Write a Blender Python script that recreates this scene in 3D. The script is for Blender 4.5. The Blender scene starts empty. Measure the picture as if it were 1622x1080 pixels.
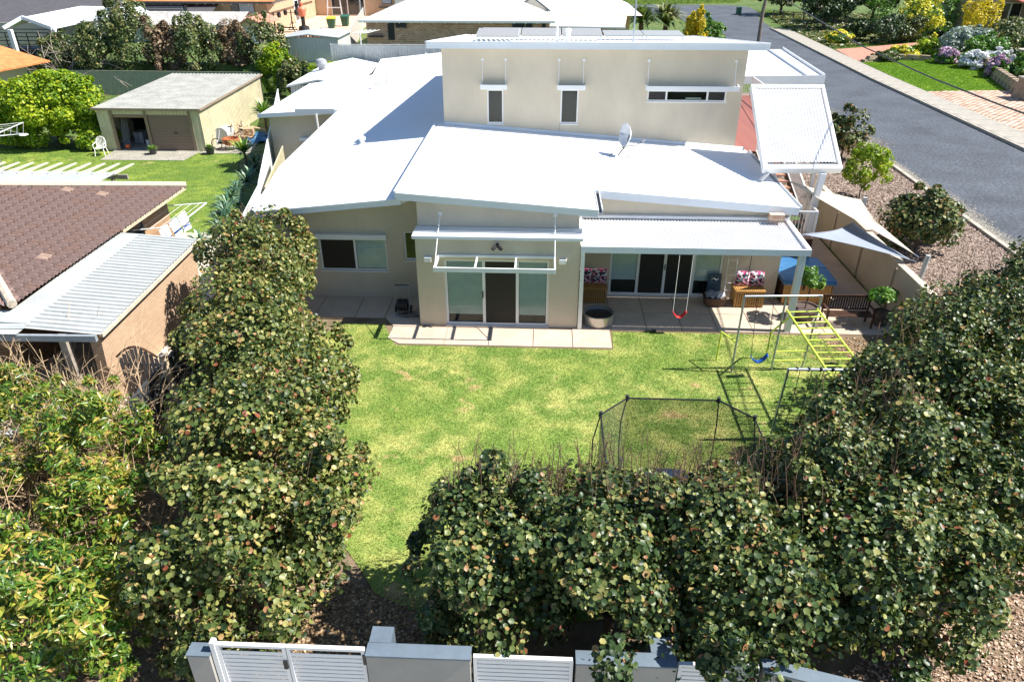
import bpy, math, random
import numpy as np
from mathutils import Vector, Matrix

R = math.radians
S = bpy.context.scene
# ------------------------------------------------------------------ camera, sky, sun, exposure
cam = bpy.data.cameras.new("camera")
camo = bpy.data.objects.new("camera", cam)
S.collection.objects.link(camo)
camo.location = (0, 0, 10.8)
camo.rotation_euler = (R(90 - 29.2), 0, R(2.5))
cam.sensor_width = 36.0
cam.lens = 36.0 * 1150 / 1622
cam.clip_start = 0.1
cam.clip_end = 2000
S.camera = camo
W = bpy.data.worlds.new("World")
S.world = W
W.use_nodes = True
nt = W.node_tree
bg = nt.nodes["Background"]
sky = nt.nodes.new("ShaderNodeTexSky")
sky.sky_type = 'NISHITA'
sky.sun_disc = False
SUN_EL, SUN_AZ = 50.5, 91.5          # azimuth measured clockwise from +Y
sky.sun_elevation = R(SUN_EL)
sky.sun_rotation = R(SUN_AZ)
sky.air_density = 1.0
sky.dust_density = 0.1
sky.ozone_density = 3.5
nt.links.new(sky.outputs[0], bg.inputs[0])
bg.inputs[1].default_value = 0.084
sl = bpy.data.lights.new("sun", 'SUN')
sl.energy = 5.0
sl.angle = R(0.53)
sl.color = (1.0, 0.955, 0.88)
so = bpy.data.objects.new("sun", sl)
S.collection.objects.link(so)
_d = Vector((-math.sin(R(SUN_AZ)) * math.cos(R(SUN_EL)), -math.cos(R(SUN_AZ)) * math.cos(R(SUN_EL)), -math.sin(R(SUN_EL))))
so.rotation_euler = _d.to_track_quat('-Z', 'Y').to_euler()
so.location = (30, 0, 40)
S.view_settings.view_transform = 'Standard'
S.view_settings.look = 'None'
S.view_settings.exposure = 0.95
S.view_settings.gamma = 1.0
S.view_settings.use_curve_mapping = False

rnd = random.Random(7)
rng = np.random.default_rng(11)
WL = {}                               # world location of every object that has children

# ------------------------------------------------------------------ materials
def newmat(name):
    m = bpy.data.materials.new(name)
    m.use_nodes = True
    return m, m.node_tree, m.node_tree.nodes["Principled BSDF"]

def M(name, c, rough=0.6, var=0.12, scale=4.0, bump=0.0, bscale=60.0, metal=0.0, c2=None, spec=0.5, fine=0.0, fscale=80.0, stretch=None, alpha=1.0):
    """plain procedural surface: base colour broken up by two noises, optional bump"""
    m, t, b = newmat(name)
    N, L = t.nodes, t.links
    tc = N.new("ShaderNodeTexCoord")
    src = tc.outputs["Object"]
    if stretch:
        mp = N.new("ShaderNodeMapping"); mp.inputs["Scale"].default_value = stretch
        L.new(src, mp.inputs[0]); src = mp.outputs[0]
    n = N.new("ShaderNodeTexNoise"); n.inputs["Scale"].default_value = scale; n.inputs["Detail"].default_value = 6
    n.inputs["Roughness"].default_value = 0.65
    L.new(src, n.inputs["Vector"])
    r = N.new("ShaderNodeValToRGB")
    lo = c2 if c2 else tuple(max(0, x * (1 - var * 1.6)) for x in c)
    hi = c if c2 else tuple(min(1, x * (1 + var)) for x in c)
    r.color_ramp.elements[0].position = 0.32; r.color_ramp.elements[0].color = (*lo, 1)
    r.color_ramp.elements[1].position = 0.68; r.color_ramp.elements[1].color = (*hi, 1)
    L.new(n.outputs[0], r.inputs[0])
    out = r.outputs[0]
    if fine:
        n2 = N.new("ShaderNodeTexNoise"); n2.inputs["Scale"].default_value = fscale; n2.inputs["Detail"].default_value = 3
        L.new(src, n2.inputs["Vector"])
        mr = N.new("ShaderNodeMapRange"); mr.inputs[1].default_value = 0.3; mr.inputs[2].default_value = 0.7
        mr.inputs[3].default_value = 1 - fine; mr.inputs[4].default_value = 1 + fine
        L.new(n2.outputs[0], mr.inputs[0])
        mx = N.new("ShaderNodeVectorMath"); mx.operation = 'SCALE'
        L.new(out, mx.inputs[0]); L.new(mr.outputs[0], mx.inputs["Scale"])
        out = mx.outputs[0]
    L.new(out, b.inputs["Base Color"])
    b.inputs["Roughness"].default_value = rough
    b.inputs["Metallic"].default_value = metal
    b.inputs["Specular IOR Level"].default_value = spec
    b.inputs["Alpha"].default_value = alpha
    if bump:
        n3 = N.new("ShaderNodeTexNoise"); n3.inputs["Scale"].default_value = bscale; n3.inputs["Detail"].default_value = 4
        L.new(src, n3.inputs["Vector"])
        bp = N.new("ShaderNodeBump"); bp.inputs["Strength"].default_value = bump; bp.inputs["Distance"].default_value = 0.01
        L.new(n3.outputs[0], bp.inputs["Height"]); L.new(bp.outputs[0], b.inputs["Normal"])
    return m

def glass(name, c=(0.02, 0.025, 0.03), a=0.45):
    """window pane: tinted see-through with a clear reflection"""
    m, t, b = newmat(name)
    N, L = t.nodes, t.links
    N.remove(b)
    o = N["Material Output"]
    tr = N.new("ShaderNodeBsdfTransparent"); tr.inputs[0].default_value = (a, a * 1.06, a * 1.02, 1)
    gl = N.new("ShaderNodeBsdfGlossy"); gl.inputs["Roughness"].default_value = 0.02
    fr = N.new("ShaderNodeFresnel"); fr.inputs[0].default_value = 1.38
    mx = N.new("ShaderNodeMixShader")
    L.new(fr.outputs[0], mx.inputs[0]); L.new(tr.outputs[0], mx.inputs[1]); L.new(gl.outputs[0], mx.inputs[2])
    L.new(mx.outputs[0], o.inputs[0])
    return m

def net(name, c, cover):
    m, t, b = newmat(name)
    N, L = t.nodes, t.links
    tc = N.new("ShaderNodeTexCoord")
    ck = N.new("ShaderNodeTexNoise"); ck.inputs["Scale"].default_value = 140
    L.new(tc.outputs["Object"], ck.inputs[0])
    th = N.new("ShaderNodeMath"); th.operation = 'LESS_THAN'; th.inputs[1].default_value = 0.5 + (cover - 0.5) * 0.35
    L.new(ck.outputs[0], th.inputs[0]); L.new(th.outputs[0], b.inputs["Alpha"])
    b.inputs["Base Color"].default_value = (*c, 1); b.inputs["Roughness"].default_value = 0.8
    return m

def leafmat(name, stops, rough=0.38, trans=0.22, spec=0.5):
    m, t, b = newmat(name)
    N, L = t.nodes, t.links
    at = N.new("ShaderNodeAttribute"); at.attribute_name = "tone"
    r = N.new("ShaderNodeValToRGB")
    el = r.color_ramp.elements
    while len(el) < len(stops): el.new(0.5)
    for e, (p, c) in zip(el, stops):
        e.position = p; e.color = (*c, 1)
    L.new(at.outputs["Fac"], r.inputs[0])
    L.new(r.outputs[0], b.inputs["Base Color"])
    b.inputs["Roughness"].default_value = rough
    b.inputs["Specular IOR Level"].default_value = spec
    tl = N.new("ShaderNodeBsdfTranslucent")
    sc = N.new("ShaderNodeVectorMath"); sc.operation = 'MULTIPLY'; sc.inputs[1].default_value = (1.5, 1.6, 0.5)
    L.new(r.outputs[0], sc.inputs[0]); L.new(sc.outputs[0], tl.inputs[0])
    mx = N.new("ShaderNodeMixShader"); mx.inputs[0].default_value = trans
    L.new(b.outputs[0], mx.inputs[1]); L.new(tl.outputs[0], mx.inputs[2])
    L.new(mx.outputs[0], N["Material Output"].inputs[0])
    return m

def grassmat(name, bright=1.0, dry=0.5, blade=False, green=(0.225, 0.325, 0.055), yellow=(0.68, 0.60, 0.24)):
    """lawn colour from world position: greener and drier drifts, bare scuffed spots"""
    m, t, b = newmat(name)
    N, L = t.nodes, t.links
    g = N.new("ShaderNodeNewGeometry")
    def noise(s, d=5, off=0):
        mp = N.new("ShaderNodeMapping"); mp.inputs["Location"].default_value = (off, off * .7, 0); mp.inputs["Scale"].default_value = (1, 1, 0.02)
        L.new(g.outputs["Position"], mp.inputs[0])
        n = N.new("ShaderNodeTexNoise"); n.inputs["Scale"].default_value = s; n.inputs["Detail"].default_value = d
        n.inputs["Roughness"].default_value = 0.6
        L.new(mp.outputs[0], n.inputs["Vector"]); return n.outputs[0]
    def rmp(v, a, b_, c0, c1):
        r = N.new("ShaderNodeValToRGB"); e = r.color_ramp.elements
        e[0].position = a; e[0].color = (*c0, 1); e[1].position = b_; e[1].color = (*c1, 1)
        L.new(v, r.inputs[0]); return r.outputs[0]
    def mix(f, a, b_):
        x = N.new("ShaderNodeMix"); x.data_type = 'RGBA'
        L.new(f, x.inputs[0])
        for i, v in ((6, a), (7, b_)):
            if isinstance(v, tuple): x.inputs[i].default_value = (*v, 1)
            else: L.new(v, x.inputs[i])
        return x.outputs[2]
    gr = tuple(x * bright for x in green); ye = tuple(x * bright for x in yellow)
    base = rmp(noise(0.24, 6, 3.1), 0.5 - 0.20 * dry, 0.72, gr, ye)
    dk = rmp(noise(1.3, 6, 9.0), 0.42, 0.62, (0, 0, 0), (1, 1, 1))
    base = mix(dk, tuple(x * bright for x in (green[0] * .8, green[1] * .85, green[2])), base)
    fineN = noise(26, 3, 1.0)
    base = mix(rmp(fineN, 0.35, 0.68, (0, 0, 0), (1, 1, 1)), mix(rmp(noise(9, 2), .3, .7, (.2, .2, .2), (.6, .6, .6)), base, tuple(x * 0.45 for x in gr)), base)
    soil = rmp(noise(0.8, 4, 21.0), 0.635, 0.70, (0, 0, 0), (0.75, 0.75, 0.75))
    base = mix(soil, base, (0.60, 0.42, 0.22))
    L.new(base, b.inputs["Base Color"])
    b.inputs["Roughness"].default_value = 0.75
    b.inputs["Specular IOR Level"].default_value = 0.25
    if blade:
        tl = N.new("ShaderNodeBsdfTranslucent"); L.new(base, tl.inputs[0])
        mx = N.new("ShaderNodeMixShader"); mx.inputs[0].default_value = 0.3
        L.new(b.outputs[0], mx.inputs[1]); L.new(tl.outputs[0], mx.inputs[2])
        L.new(mx.outputs[0], N["Material Output"].inputs[0])
    return m

def brickmat(name, c1, c2, mortar, bw=0.24, bh=0.086, ms=0.012, soften=0.3):
    m, t, b = newmat(name)
    N, L = t.nodes, t.links
    tc = N.new("ShaderNodeTexCoord")
    sx = N.new("ShaderNodeSeparateXYZ"); L.new(tc.outputs["Object"], sx.inputs[0])
    ad = N.new("ShaderNodeMath"); L.new(sx.outputs[0], ad.inputs[0]); L.new(sx.outputs[1], ad.inputs[1])
    cb = N.new("ShaderNodeCombineXYZ"); L.new(ad.outputs[0], cb.inputs[0]); L.new(sx.outputs[2], cb.inputs[1])
    br = N.new("ShaderNodeTexBrick")
    br.inputs["Color1"].default_value = (*c1, 1); br.inputs["Color2"].default_value = (*c2, 1); br.inputs["Mortar"].default_value = (*mortar, 1)
    br.inputs["Scale"].default_value = 1; br.inputs["Mortar Size"].default_value = ms
    br.inputs["Brick Width"].default_value = bw; br.inputs["Row Height"].default_value = bh
    L.new(cb.outputs[0], br.inputs["Vector"])
    n = N.new("ShaderNodeTexNoise"); n.inputs["Scale"].default_value = 1.2; n.inputs["Detail"].default_value = 5
    L.new(tc.outputs["Object"], n.inputs[0])
    mr = N.new("ShaderNodeMapRange"); mr.inputs[3].default_value = 1 - soften; mr.inputs[4].default_value = 1 + soften
    L.new(n.outputs[0], mr.inputs[0])
    sc = N.new("ShaderNodeVectorMath"); sc.operation = 'SCALE'
    L.new(br.outputs[0], sc.inputs[0]); L.new(mr.outputs[0], sc.inputs["Scale"])
    L.new(sc.outputs[0], b.inputs["Base Color"]); b.inputs["Roughness"].default_value = 0.85
    bp = N.new("ShaderNodeBump"); bp.inputs["Distance"].default_value = 0.01; bp.invert = True
    L.new(br.outputs["Fac"], bp.inputs["Height"]); L.new(bp.outputs[0], b.inputs["Normal"])
    return m

def pattern(name, cols, scale):
    """printed fabric: voronoi blobs of several colours"""
    m, t, b = newmat(name)
    N, L = t.nodes, t.links
    tc = N.new("ShaderNodeTexCoord")
    v = N.new("ShaderNodeTexVoronoi"); v.inputs["Scale"].default_value = scale
    L.new(tc.outputs["Object"], v.inputs["Vector"])
    sx = N.new("ShaderNodeSeparateColor"); L.new(v.outputs["Color"], sx.inputs[0])
    r = N.new("ShaderNodeValToRGB"); r.color_ramp.interpolation = 'CONSTANT'
    e = r.color_ramp.elements
    while len(e) < len(cols): e.new(0.5)
    for i, (x, c) in enumerate(zip(e, cols)):
        x.position = i / len(cols); x.color = (*c, 1)
    L.new(sx.outputs[0], r.inputs[0]); L.new(r.outputs[0], b.inputs["Base Color"])
    b.inputs["Roughness"].default_value = 0.9
    return m

render_wall = M("cream_render", (0.61, 0.54, 0.425), 0.9, 0.05, 0.7, 0.25, 240, fine=0.035, fscale=30, stretch=(1.6, 1.6, 0.8))
garden_wall_m = M("taupe_render", (0.42, 0.36, 0.28), 0.9, 0.08, 0.8, 0.3, 200, fine=0.05, fscale=40)
white_metal = M("white_roofing", (0.80, 0.81, 0.82), 0.45, 0.03, 0.4, spec=0.4)
fascia_m = M("white_fascia_paint", (0.72, 0.76, 0.80), 0.4, 0.03, 1.0)
frame_m = M("white_window_frame", (0.82, 0.82, 0.82), 0.4, 0.02)
rib_white = M("white_corrugated_sheet", (0.74, 0.74, 0.74), 0.5, 0.05, 1.2)
cream_metal = M("cream_steel_sheet", (0.56, 0.51, 0.34), 0.55, 0.10, 1.3, fine=0.05, fscale=12)
grey_metal = M("galvanised_sheet", (0.33, 0.33, 0.30), 0.6, 0.16, 1.2, fine=0.06, fscale=25)
white_sheet = M("pale_steel_sheet", (0.42, 0.44, 0.43), 0.55, 0.08, 0.8, fine=0.05, fscale=10)
fence_grey = M("grey_fence_steel", (0.62, 0.62, 0.60), 0.5, 0.06, 1.5)
olive_fence = M("olive_fence_steel", (0.34, 0.36, 0.27), 0.6, 0.1)
dark_metal = M("dark_steel", (0.03, 0.032, 0.035), 0.45, 0.1)
galv = M("galvanised_tube", (0.40, 0.45, 0.52), 0.35, 0.12, 8, metal=0.6)
lime = M("lime_green_paint", (0.62, 0.74, 0.09), 0.4, 0.1, 12)
black_m = M("black_plastic", (0.015, 0.015, 0.017), 0.5, 0.1)
glass_m = glass("window_glass", a=0.95)
dark_glass = M("dark_glass", (0.016, 0.02, 0.024), 0.06, 0.1, spec=0.8)
room_m = M("dim_interior", (0.035, 0.03, 0.025), 0.9)  # near-black, stands in for the darkness of unlit interiors
screen_m = M("flyscreen_mesh", (0.012, 0.012, 0.012), 0.6, 0.1, fine=0.2, fscale=200)
blind_m = M("pale_blind_slats", (0.85, 0.82, 0.84), 0.6, 0.04)
paving_m = M("sandstone_paving", (0.54, 0.44, 0.345), 0.75, 0.10, 1.1, 0.1, 90, fine=0.07, fscale=18)
concrete_m = M("pale_concrete", (0.36, 0.33, 0.28), 0.85, 0.12, 1.5, 0.2, 80, fine=0.08, fscale=30)
kerb_m = M("kerb_concrete", (0.42, 0.38, 0.31), 0.85, 0.12, 2, fine=0.06)
cap_m = M("blue_grey_shade", (0.13, 0.17, 0.21), 0.6, 0.12, 3, 0.1)  # bluish hedge shade is put into the wall capping and pier colour
frontwall_m = M("grey_front_render", (0.36, 0.345, 0.315), 0.85, 0.08, 1.5, 0.2, 150)
asphalt = M("asphalt", (0.072, 0.082, 0.100), 0.85, 0.2, 0.35, 0.5, 120, fine=0.5, fscale=7)
soil = M("sandy_soil", (0.26, 0.19, 0.12), 0.95, 0.25, 1.5, 0.5, 30, c2=(0.13, 0.09, 0.055), fine=0.15)
mulch_m = M("bark_mulch_bed", (0.34, 0.26, 0.21), 0.95, 0.3, 5, 0.8, 30, c2=(0.14, 0.10, 0.085), fine=0.25, fscale=18)
timber = M("golden_timber", (0.46, 0.25, 0.075), 0.6, 0.2, 3, stretch=(1, 1, 12), fine=0.1)
dark_timber = M("dark_timber", (0.075, 0.035, 0.02), 0.5, 0.3, 6)
grey_timber = M("weathered_timber", (0.36, 0.31, 0.26), 0.8, 0.2, 5, fine=0.1)
deck_m = M("red_brown_deck", (0.30, 0.11, 0.085), 0.6, 0.15, 4)
orange_brick = brickmat("orange_brick", (0.56, 0.31, 0.13), (0.66, 0.42, 0.20), (0.55, 0.42, 0.28))
salmon_brick = brickmat("salmon_wall_brick", (0.52, 0.34, 0.21), (0.58, 0.40, 0.26), (0.52, 0.38, 0.26), soften=0.15)
red_brick = brickmat("red_brown_brick", (0.36, 0.17, 0.105), (0.56, 0.34, 0.22), (0.58, 0.46, 0.36), 0.34, 0.15, 0.02)
brown_brick = brickmat("brown_brick", (0.34, 0.18, 0.09), (0.44, 0.26, 0.13), (0.4, 0.3, 0.2))
tile_brown = M("brown_roof_tile", (0.175, 0.115, 0.10), 0.8, 0.3, 2.2, fine=0.15, fscale=9)
tile_pale = M("lichened_roof_tile", (0.33, 0.23, 0.175), 0.85, 0.2, 3, fine=0.15, fscale=9)
tile_cap = M("ridge_cap_mortar", (0.50, 0.42, 0.33), 0.85, 0.2, 5, fine=0.1)
tile_dark = M("charcoal_roof_tile", (0.085, 0.082, 0.088), 0.8, 0.12, 2, fine=0.1)
tile_orange = M("orange_clay_tile", (0.60, 0.22, 0.07), 0.8, 0.2, 2, fine=0.12)
tile_red = M("red_steel_roof", (0.58, 0.16, 0.13), 0.5, 0.1)
cream_roof = M("cream_steel_roof", (0.62, 0.58, 0.52), 0.5, 0.03)
blue_vinyl = M("blue_vinyl", (0.05, 0.17, 0.36), 0.4, 0.1)
navy_panel = M("blue_skylight", (0.015, 0.05, 0.13), 0.15, 0.1)
sail_m = M("cream_shade_cloth", (0.58, 0.51, 0.40), 0.85, 0.03, 2)
sail2_m = M("grey_blue_shade_cloth", (0.25, 0.28, 0.34), 0.85, 0.04, 2)
brown_door = M("brown_roller_steel", (0.23, 0.165, 0.11), 0.5, 0.06, 0.6)
terracotta = M("terracotta_path", (0.52, 0.22, 0.15), 0.85, 0.15, 3, fine=0.1)
paver_m = M("pink_clay_paver", (0.60, 0.40, 0.30), 0.85, 0.2, 0.7, c2=(0.46, 0.30, 0.22), fine=0.1)
rock_m = M("limestone_block", (0.34, 0.26, 0.18), 0.9, 0.25, 2, 0.8, 8, fine=0.15)
red_rubber = M("red_rubber", (0.55, 0.02, 0.025), 0.5, 0.1)
blue_rubber = M("blue_rubber", (0.01, 0.10, 0.42), 0.5, 0.1)
cushion_m = pattern("floral_cushion", [(.05, .02, .04), (.7, .08, .25), (.75, .7, .72), (.1, .25, .3), (.85, .4, .5), (.04, .04, .05)], 16)
wicker = M("brown_wicker", (0.10, 0.055, 0.03), 0.8, 0.3, 40)
cloth_w = M("white_cloth", (0.75, 0.76, 0.80), 0.9, 0.05)
cloth_g = M("grey_cloth", (0.33, 0.36, 0.42), 0.9, 0.15, 5)
steel_tub = M("brushed_steel", (0.55, 0.53, 0.50), 0.3, 0.06, metal=0.7)
white_plastic = M("white_plastic", (0.80, 0.78, 0.72), 0.4, 0.03)
grey_plastic = M("grey_plastic", (0.35, 0.36, 0.38), 0.5)
orange_m = M("orange_plastic", (0.8, 0.16, 0.04), 0.5)
yellow_m = M("yellow_plastic", (0.8, 0.65, 0.03), 0.5)
green_m = M("dark_green_plastic", (0.03, 0.12, 0.07), 0.5)
rust_m = M("rusty_steel", (0.42, 0.14, 0.05), 0.7, 0.4, 5)
skin_prop = M("orange_vinyl", (0.75, 0.22, 0.12), 0.5)
solar_m = M("sky_glare_module_face", (0.36, 0.33, 0.29), 0.2, 0.03, spec=0.6)  # pale beige carries the sky glare on the modules
blue_tarp = M("blue_tarp", (0.03, 0.13, 0.26), 0.5, 0.2, 6)
pole_m = M("weathered_pole", (0.20, 0.16, 0.13), 0.9, 0.2, 3, stretch=(6, 6, 0.5))
trunk_m = M("bark", (0.13, 0.09, 0.06), 0.95, 0.3, 8, 0.5, 30)
twig_m = M("pale_dry_twig", (0.50, 0.36, 0.22), 0.9, 0.2, 6)
twig_d = M("brown_twig", (0.17, 0.105, 0.065), 0.9, 0.25, 6)
chip_m = leafmat("bark_chips_colour", [(0, (.10, .065, .05)), (.5, (.34, .24, .18)), (1, (.62, .50, .42))], 0.9, 0.0)
bark_m = leafmat("fresh_bark_colour", [(0, (.20, .12, .08)), (.5, (.46, .31, .21)), (1, (.72, .56, .44))], 0.9, 0.0)
litter_m = leafmat("leaf_litter_colour", [(0, (.10, .06, .03)), (.5, (.36, .22, .10)), (1, (.62, .45, .28))], 0.9, 0.05)
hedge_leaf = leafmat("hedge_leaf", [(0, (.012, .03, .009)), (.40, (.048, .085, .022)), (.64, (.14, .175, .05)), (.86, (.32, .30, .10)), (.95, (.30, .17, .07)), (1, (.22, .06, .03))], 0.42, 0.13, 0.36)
hedge_leaf_l = leafmat("yellowish_hedge_leaf", [(0, (.014, .032, .009)), (.35, (.062, .098, .022)), (.60, (.18, .205, .055)), (.82, (.38, .34, .11)), (.94, (.34, .20, .08)), (1, (.22, .05, .03))], 0.42, 0.16, 0.36)  # left hedge: yellower, more olive leaf tones
mango_leaf = leafmat("glossy_lance_leaf", [(0, (.02, .06, .008)), (.38, (.085, .18, .02)), (.60, (.22, .28, .035)), (.80, (.46, .38, .07)), (1, (.44, .23, .10))], 0.35, 0.22, 0.5)
lime_leaf = leafmat("bright_green_leaf", [(0, (.06, .14, .01)), (.4, (.19, .31, .015)), (.8, (.42, .48, .02)), (1, (.56, .56, .05))], 0.5, 0.3, 0.4)
olive_leaf = leafmat("olive_green_leaf", [(0, (.035, .065, .02)), (.5, (.10, .14, .04)), (.85, (.24, .25, .09)), (1, (.40, .28, .12))], 0.45, 0.15)
dry_leaf = leafmat("dry_bronze_leaf", [(0, (.08, .05, .03)), (.6, (.22, .14, .08)), (1, (.42, .33, .2))], 0.6, 0.1)
dark_leaf = leafmat("dark_green_leaf", [(0, (.012, .035, .012)), (.5, (.035, .075, .022)), (1, (.12, .17, .05))], 0.45, 0.12)
gold_leaf = leafmat("golden_conifer_leaf", [(0, (.26, .24, .02)), (.5, (.55, .44, .02)), (1, (.8, .62, .05))], 0.55, 0.3)
fresh_leaf = leafmat("fresh_green_leaf", [(0, (.03, .10, .015)), (.5, (.09, .22, .03)), (1, (.25, .36, .06))], 0.4, 0.25)
grey_leaf = leafmat("silver_leaf", [(0, (.18, .24, .20)), (1, (.45, .52, .50))], 0.6, 0.1)
white_flower = leafmat("white_petal", [(0, (.55, .55, .68)), (1, (.9, .9, .95))], 0.6, 0.1)
purple_flower = leafmat("mauve_petal", [(0, (.35, .2, .4)), (1, (.7, .5, .65))], 0.6, 0.1)
yellow_flower = leafmat("yellow_petal", [(0, (.5, .5, .02)), (1, (.85, .7, .05))], 0.6, 0.1)
strap_leaf = leafmat("strap_leaf", [(0, (.04, .12, .02)), (.6, (.14, .28, .04)), (1, (.40, .46, .12))], 0.35, 0.15)
blue_strap = leafmat("blue_green_strap_leaf", [(0, (.03, .08, .05)), (.6, (.08, .18, .10)), (1, (.25, .35, .22))], 0.4, 0.1)
frond_m = leafmat("palm_frond_leaf", [(0, (.07, .10, .03)), (.6, (.20, .23, .09)), (1, (.45, .42, .24))], 0.4, 0.15)
LG = grassmat("lawn_ground", 1.05, 0.75)
LB = grassmat("lawn_blades", 1.25, 0.75, True)
NG = grassmat("neighbour_lawn_ground", 1.2, 0.5, green=(0.14, 0.21, 0.03), yellow=(0.33, 0.38, 0.07))
NB = grassmat("neighbour_lawn_blades", 1.5, 0.5, True, green=(0.14, 0.21, 0.03), yellow=(0.33, 0.38, 0.07))
VG = grassmat("verge_lawn_ground", 1.0, 0.3, green=(0.16, 0.30, 0.012), yellow=(0.32, 0.42, 0.03))
WG = grassmat("rough_ground_grass", 0.9, 0.6, green=(0.10, 0.17, 0.03), yellow=(0.34, 0.33, 0.12))

# ------------------------------------------------------------------ object helpers
def link(o):
    S.collection.objects.link(o); return o

def thing(name, label, cat, loc=(0, 0, 0), rz=0.0, group=None):
    o = bpy.data.objects.new(name, None)
    o.empty_display_size = 0.3
    o.location = loc; o.rotation_euler = (0, 0, rz)
    o["label"] = label; o["category"] = cat
    if group: o["group"] = group
    link(o)
    WL[o.name] = Vector(loc)
    return o

def tag(o, label=None, cat=None, group=None, kind=None):
    if label: o["label"] = label
    if cat: o["category"] = cat
    if group: o["group"] = group
    if kind: o["kind"] = kind
    return o

class MB:
    """collects simple shapes, then links them as one mesh"""
    def __init__(s): s.v = []; s.f = []
    def add(s, vs, fs):
        n = len(s.v); s.v += [tuple(v) for v in vs]; s.f += [tuple(i + n for i in f) for f in fs]; return s
    def box(s, x0, x1, y0, y1, z0, z1):
        return s.add([(x0, y0, z0), (x1, y0, z0), (x1, y1, z0), (x0, y1, z0), (x0, y0, z1), (x1, y0, z1), (x1, y1, z1), (x0, y1, z1)],
                     [(3, 2, 1, 0), (4, 5, 6, 7), (0, 1, 5, 4), (1, 2, 6, 5), (2, 3, 7, 6), (3, 0, 4, 7)])
    def hexa(s, b, t):
        """four bottom points (counter-clockwise from above) and four top points"""
        return s.add(list(b) + list(t), [(3, 2, 1, 0), (4, 5, 6, 7), (0, 1, 5, 4), (1, 2, 6, 5), (2, 3, 7, 6), (3, 0, 4, 7)])
    def bar(s, a, b, w, h=None, up=(0, 0, 1)):
        a = Vector(a); b = Vector(b); d = (b - a).normalized(); h = h or w
        u = Vector(up)
        if abs(d.dot(u)) > 0.98: u = Vector((0, 1, 0))
        x = d.cross(u).normalized(); y = x.cross(d).normalized()
        q = [(-1, -1), (1, -1), (1, 1), (-1, 1)]
        vs = [p + x * (i * w / 2) + y * (j * h / 2) for p in (a, b) for i, j in q]
        return s.add(vs, [(0, 1, 2, 3), (7, 6, 5, 4), (0, 4, 5, 1), (1, 5, 6, 2), (2, 6, 7, 3), (3, 7, 4, 0)])
    def tube(s, pts, r, n=8, cap=True, r2=None):
        pts = [Vector(p) for p in pts]; m = len(pts); rings = []
        px = None
        for i, p in enumerate(pts):
            d = (pts[min(i + 1, m - 1)] - pts[max(i - 1, 0)]).normalized()
            if px is None:
                u = Vector((0, 0, 1)) if abs(d.z) < 0.95 else Vector((1, 0, 0))
                px = d.cross(u).normalized()
            px = (px - d * px.dot(d)).normalized(); py = d.cross(px)
            rr = r if r2 is None else r + (r2 - r) * i / max(1, m - 1)
            rings.append([p + px * math.cos(2 * math.pi * k / n) * rr + py * math.sin(2 * math.pi * k / n) * rr for k in range(n)])
        vs = [v for rg in rings for v in rg]; fs = []
        for i in range(m - 1):
            for k in range(n):
                k2 = (k + 1) % n
                fs.append((i * n + k, i * n + k2, (i + 1) * n + k2, (i + 1) * n + k))
        if cap: fs.append(tuple(range(n))[::-1]); fs.append(tuple((m - 1) * n + k for k in range(n)))
        return s.add(vs, fs)
    def lathe(s, c, prof, n=20):
        """profile of (radius, height) turned about a vertical axis at c"""
        c = Vector(c); vs = []; fs = []
        for r, z in prof:
            for k in range(n):
                a = 2 * math.pi * k / n; vs.append((c.x + r * math.cos(a), c.y + r * math.sin(a), c.z + z))
        for i in range(len(prof) - 1):
            for k in range(n):
                k2 = (k + 1) % n
                fs.append((i * n + k, i * n + k2, (i + 1) * n + k2, (i + 1) * n + k))
        fs.append(tuple(range(n))[::-1]); fs.append(tuple((len(prof) - 1) * n + k for k in range(n)))
        return s.add(vs, fs)
    def prism(s, pts, z0, z1):
        """flat polygon (counter-clockwise) raised from z0 to z1; z may be functions of x, y"""
        f0 = z0 if callable(z0) else (lambda x, y: z0); f1 = z1 if callable(z1) else (lambda x, y: z1)
        n = len(pts)
        vs = [(x, y, f0(x, y)) for x, y in pts] + [(x, y, f1(x, y)) for x, y in pts]
        fs = [tuple(range(n))[::-1], tuple(range(n, 2 * n))] + [(i, (i + 1) % n, n + (i + 1) % n, n + i) for i in range(n)]
        return s.add(vs, fs)
    def quad(s, a, b, c, d): return s.add([a, b, c, d], [(0, 1, 2, 3)])
    def sheet(s, a, b, c, d, th=0.03):
        """thin slab on four points, thickness downwards"""
        P = [Vector(p) for p in (a, b, c, d)]
        return s.hexa([p - Vector((0, 0, th)) for p in P], P)
    def ribs(s, a, b, c, d, pitch=0.2, amp=0.02, square=False):
        """corrugated sheet: a->b runs across the ribs, a->d along them"""
        a, b, c, d = (Vector(p) for p in (a, b, c, d))
        nrm = (b - a).cross(d - a).normalized()
        L = (b - a).length; n = max(2, int(L / pitch)); st = 4
        vs = []; fs = []
        prof = [0, 1, 0, -1] if not square else [1, 1, -1, -1]
        offs = [0, .25, .5, .75] if not square else [0, .42, .5, .92]
        cols = [((i + offs[k]) / n, prof[k]) for i in range(n) for k in range(st)] + [(1.0, prof[0])]
        for t, h in cols:
            vs.append(a.lerp(b, t) + nrm * amp * h); vs.append(d.lerp(c, t) + nrm * amp * h)
        for i in range(len(cols) - 1): fs.append((2 * i, 2 * i + 2, 2 * i + 3, 2 * i + 1))
        return s.add(vs, fs)
    def grid(s, fn, nu, nv):
        vs = [fn(i / nu, j / nv) for j in range(nv + 1) for i in range(nu + 1)]
        fs = [(j * (nu + 1) + i, j * (nu + 1) + i + 1, (j + 1) * (nu + 1) + i + 1, (j + 1) * (nu + 1) + i) for j in range(nv) for i in range(nu)]
        return s.add(vs, fs)
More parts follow.
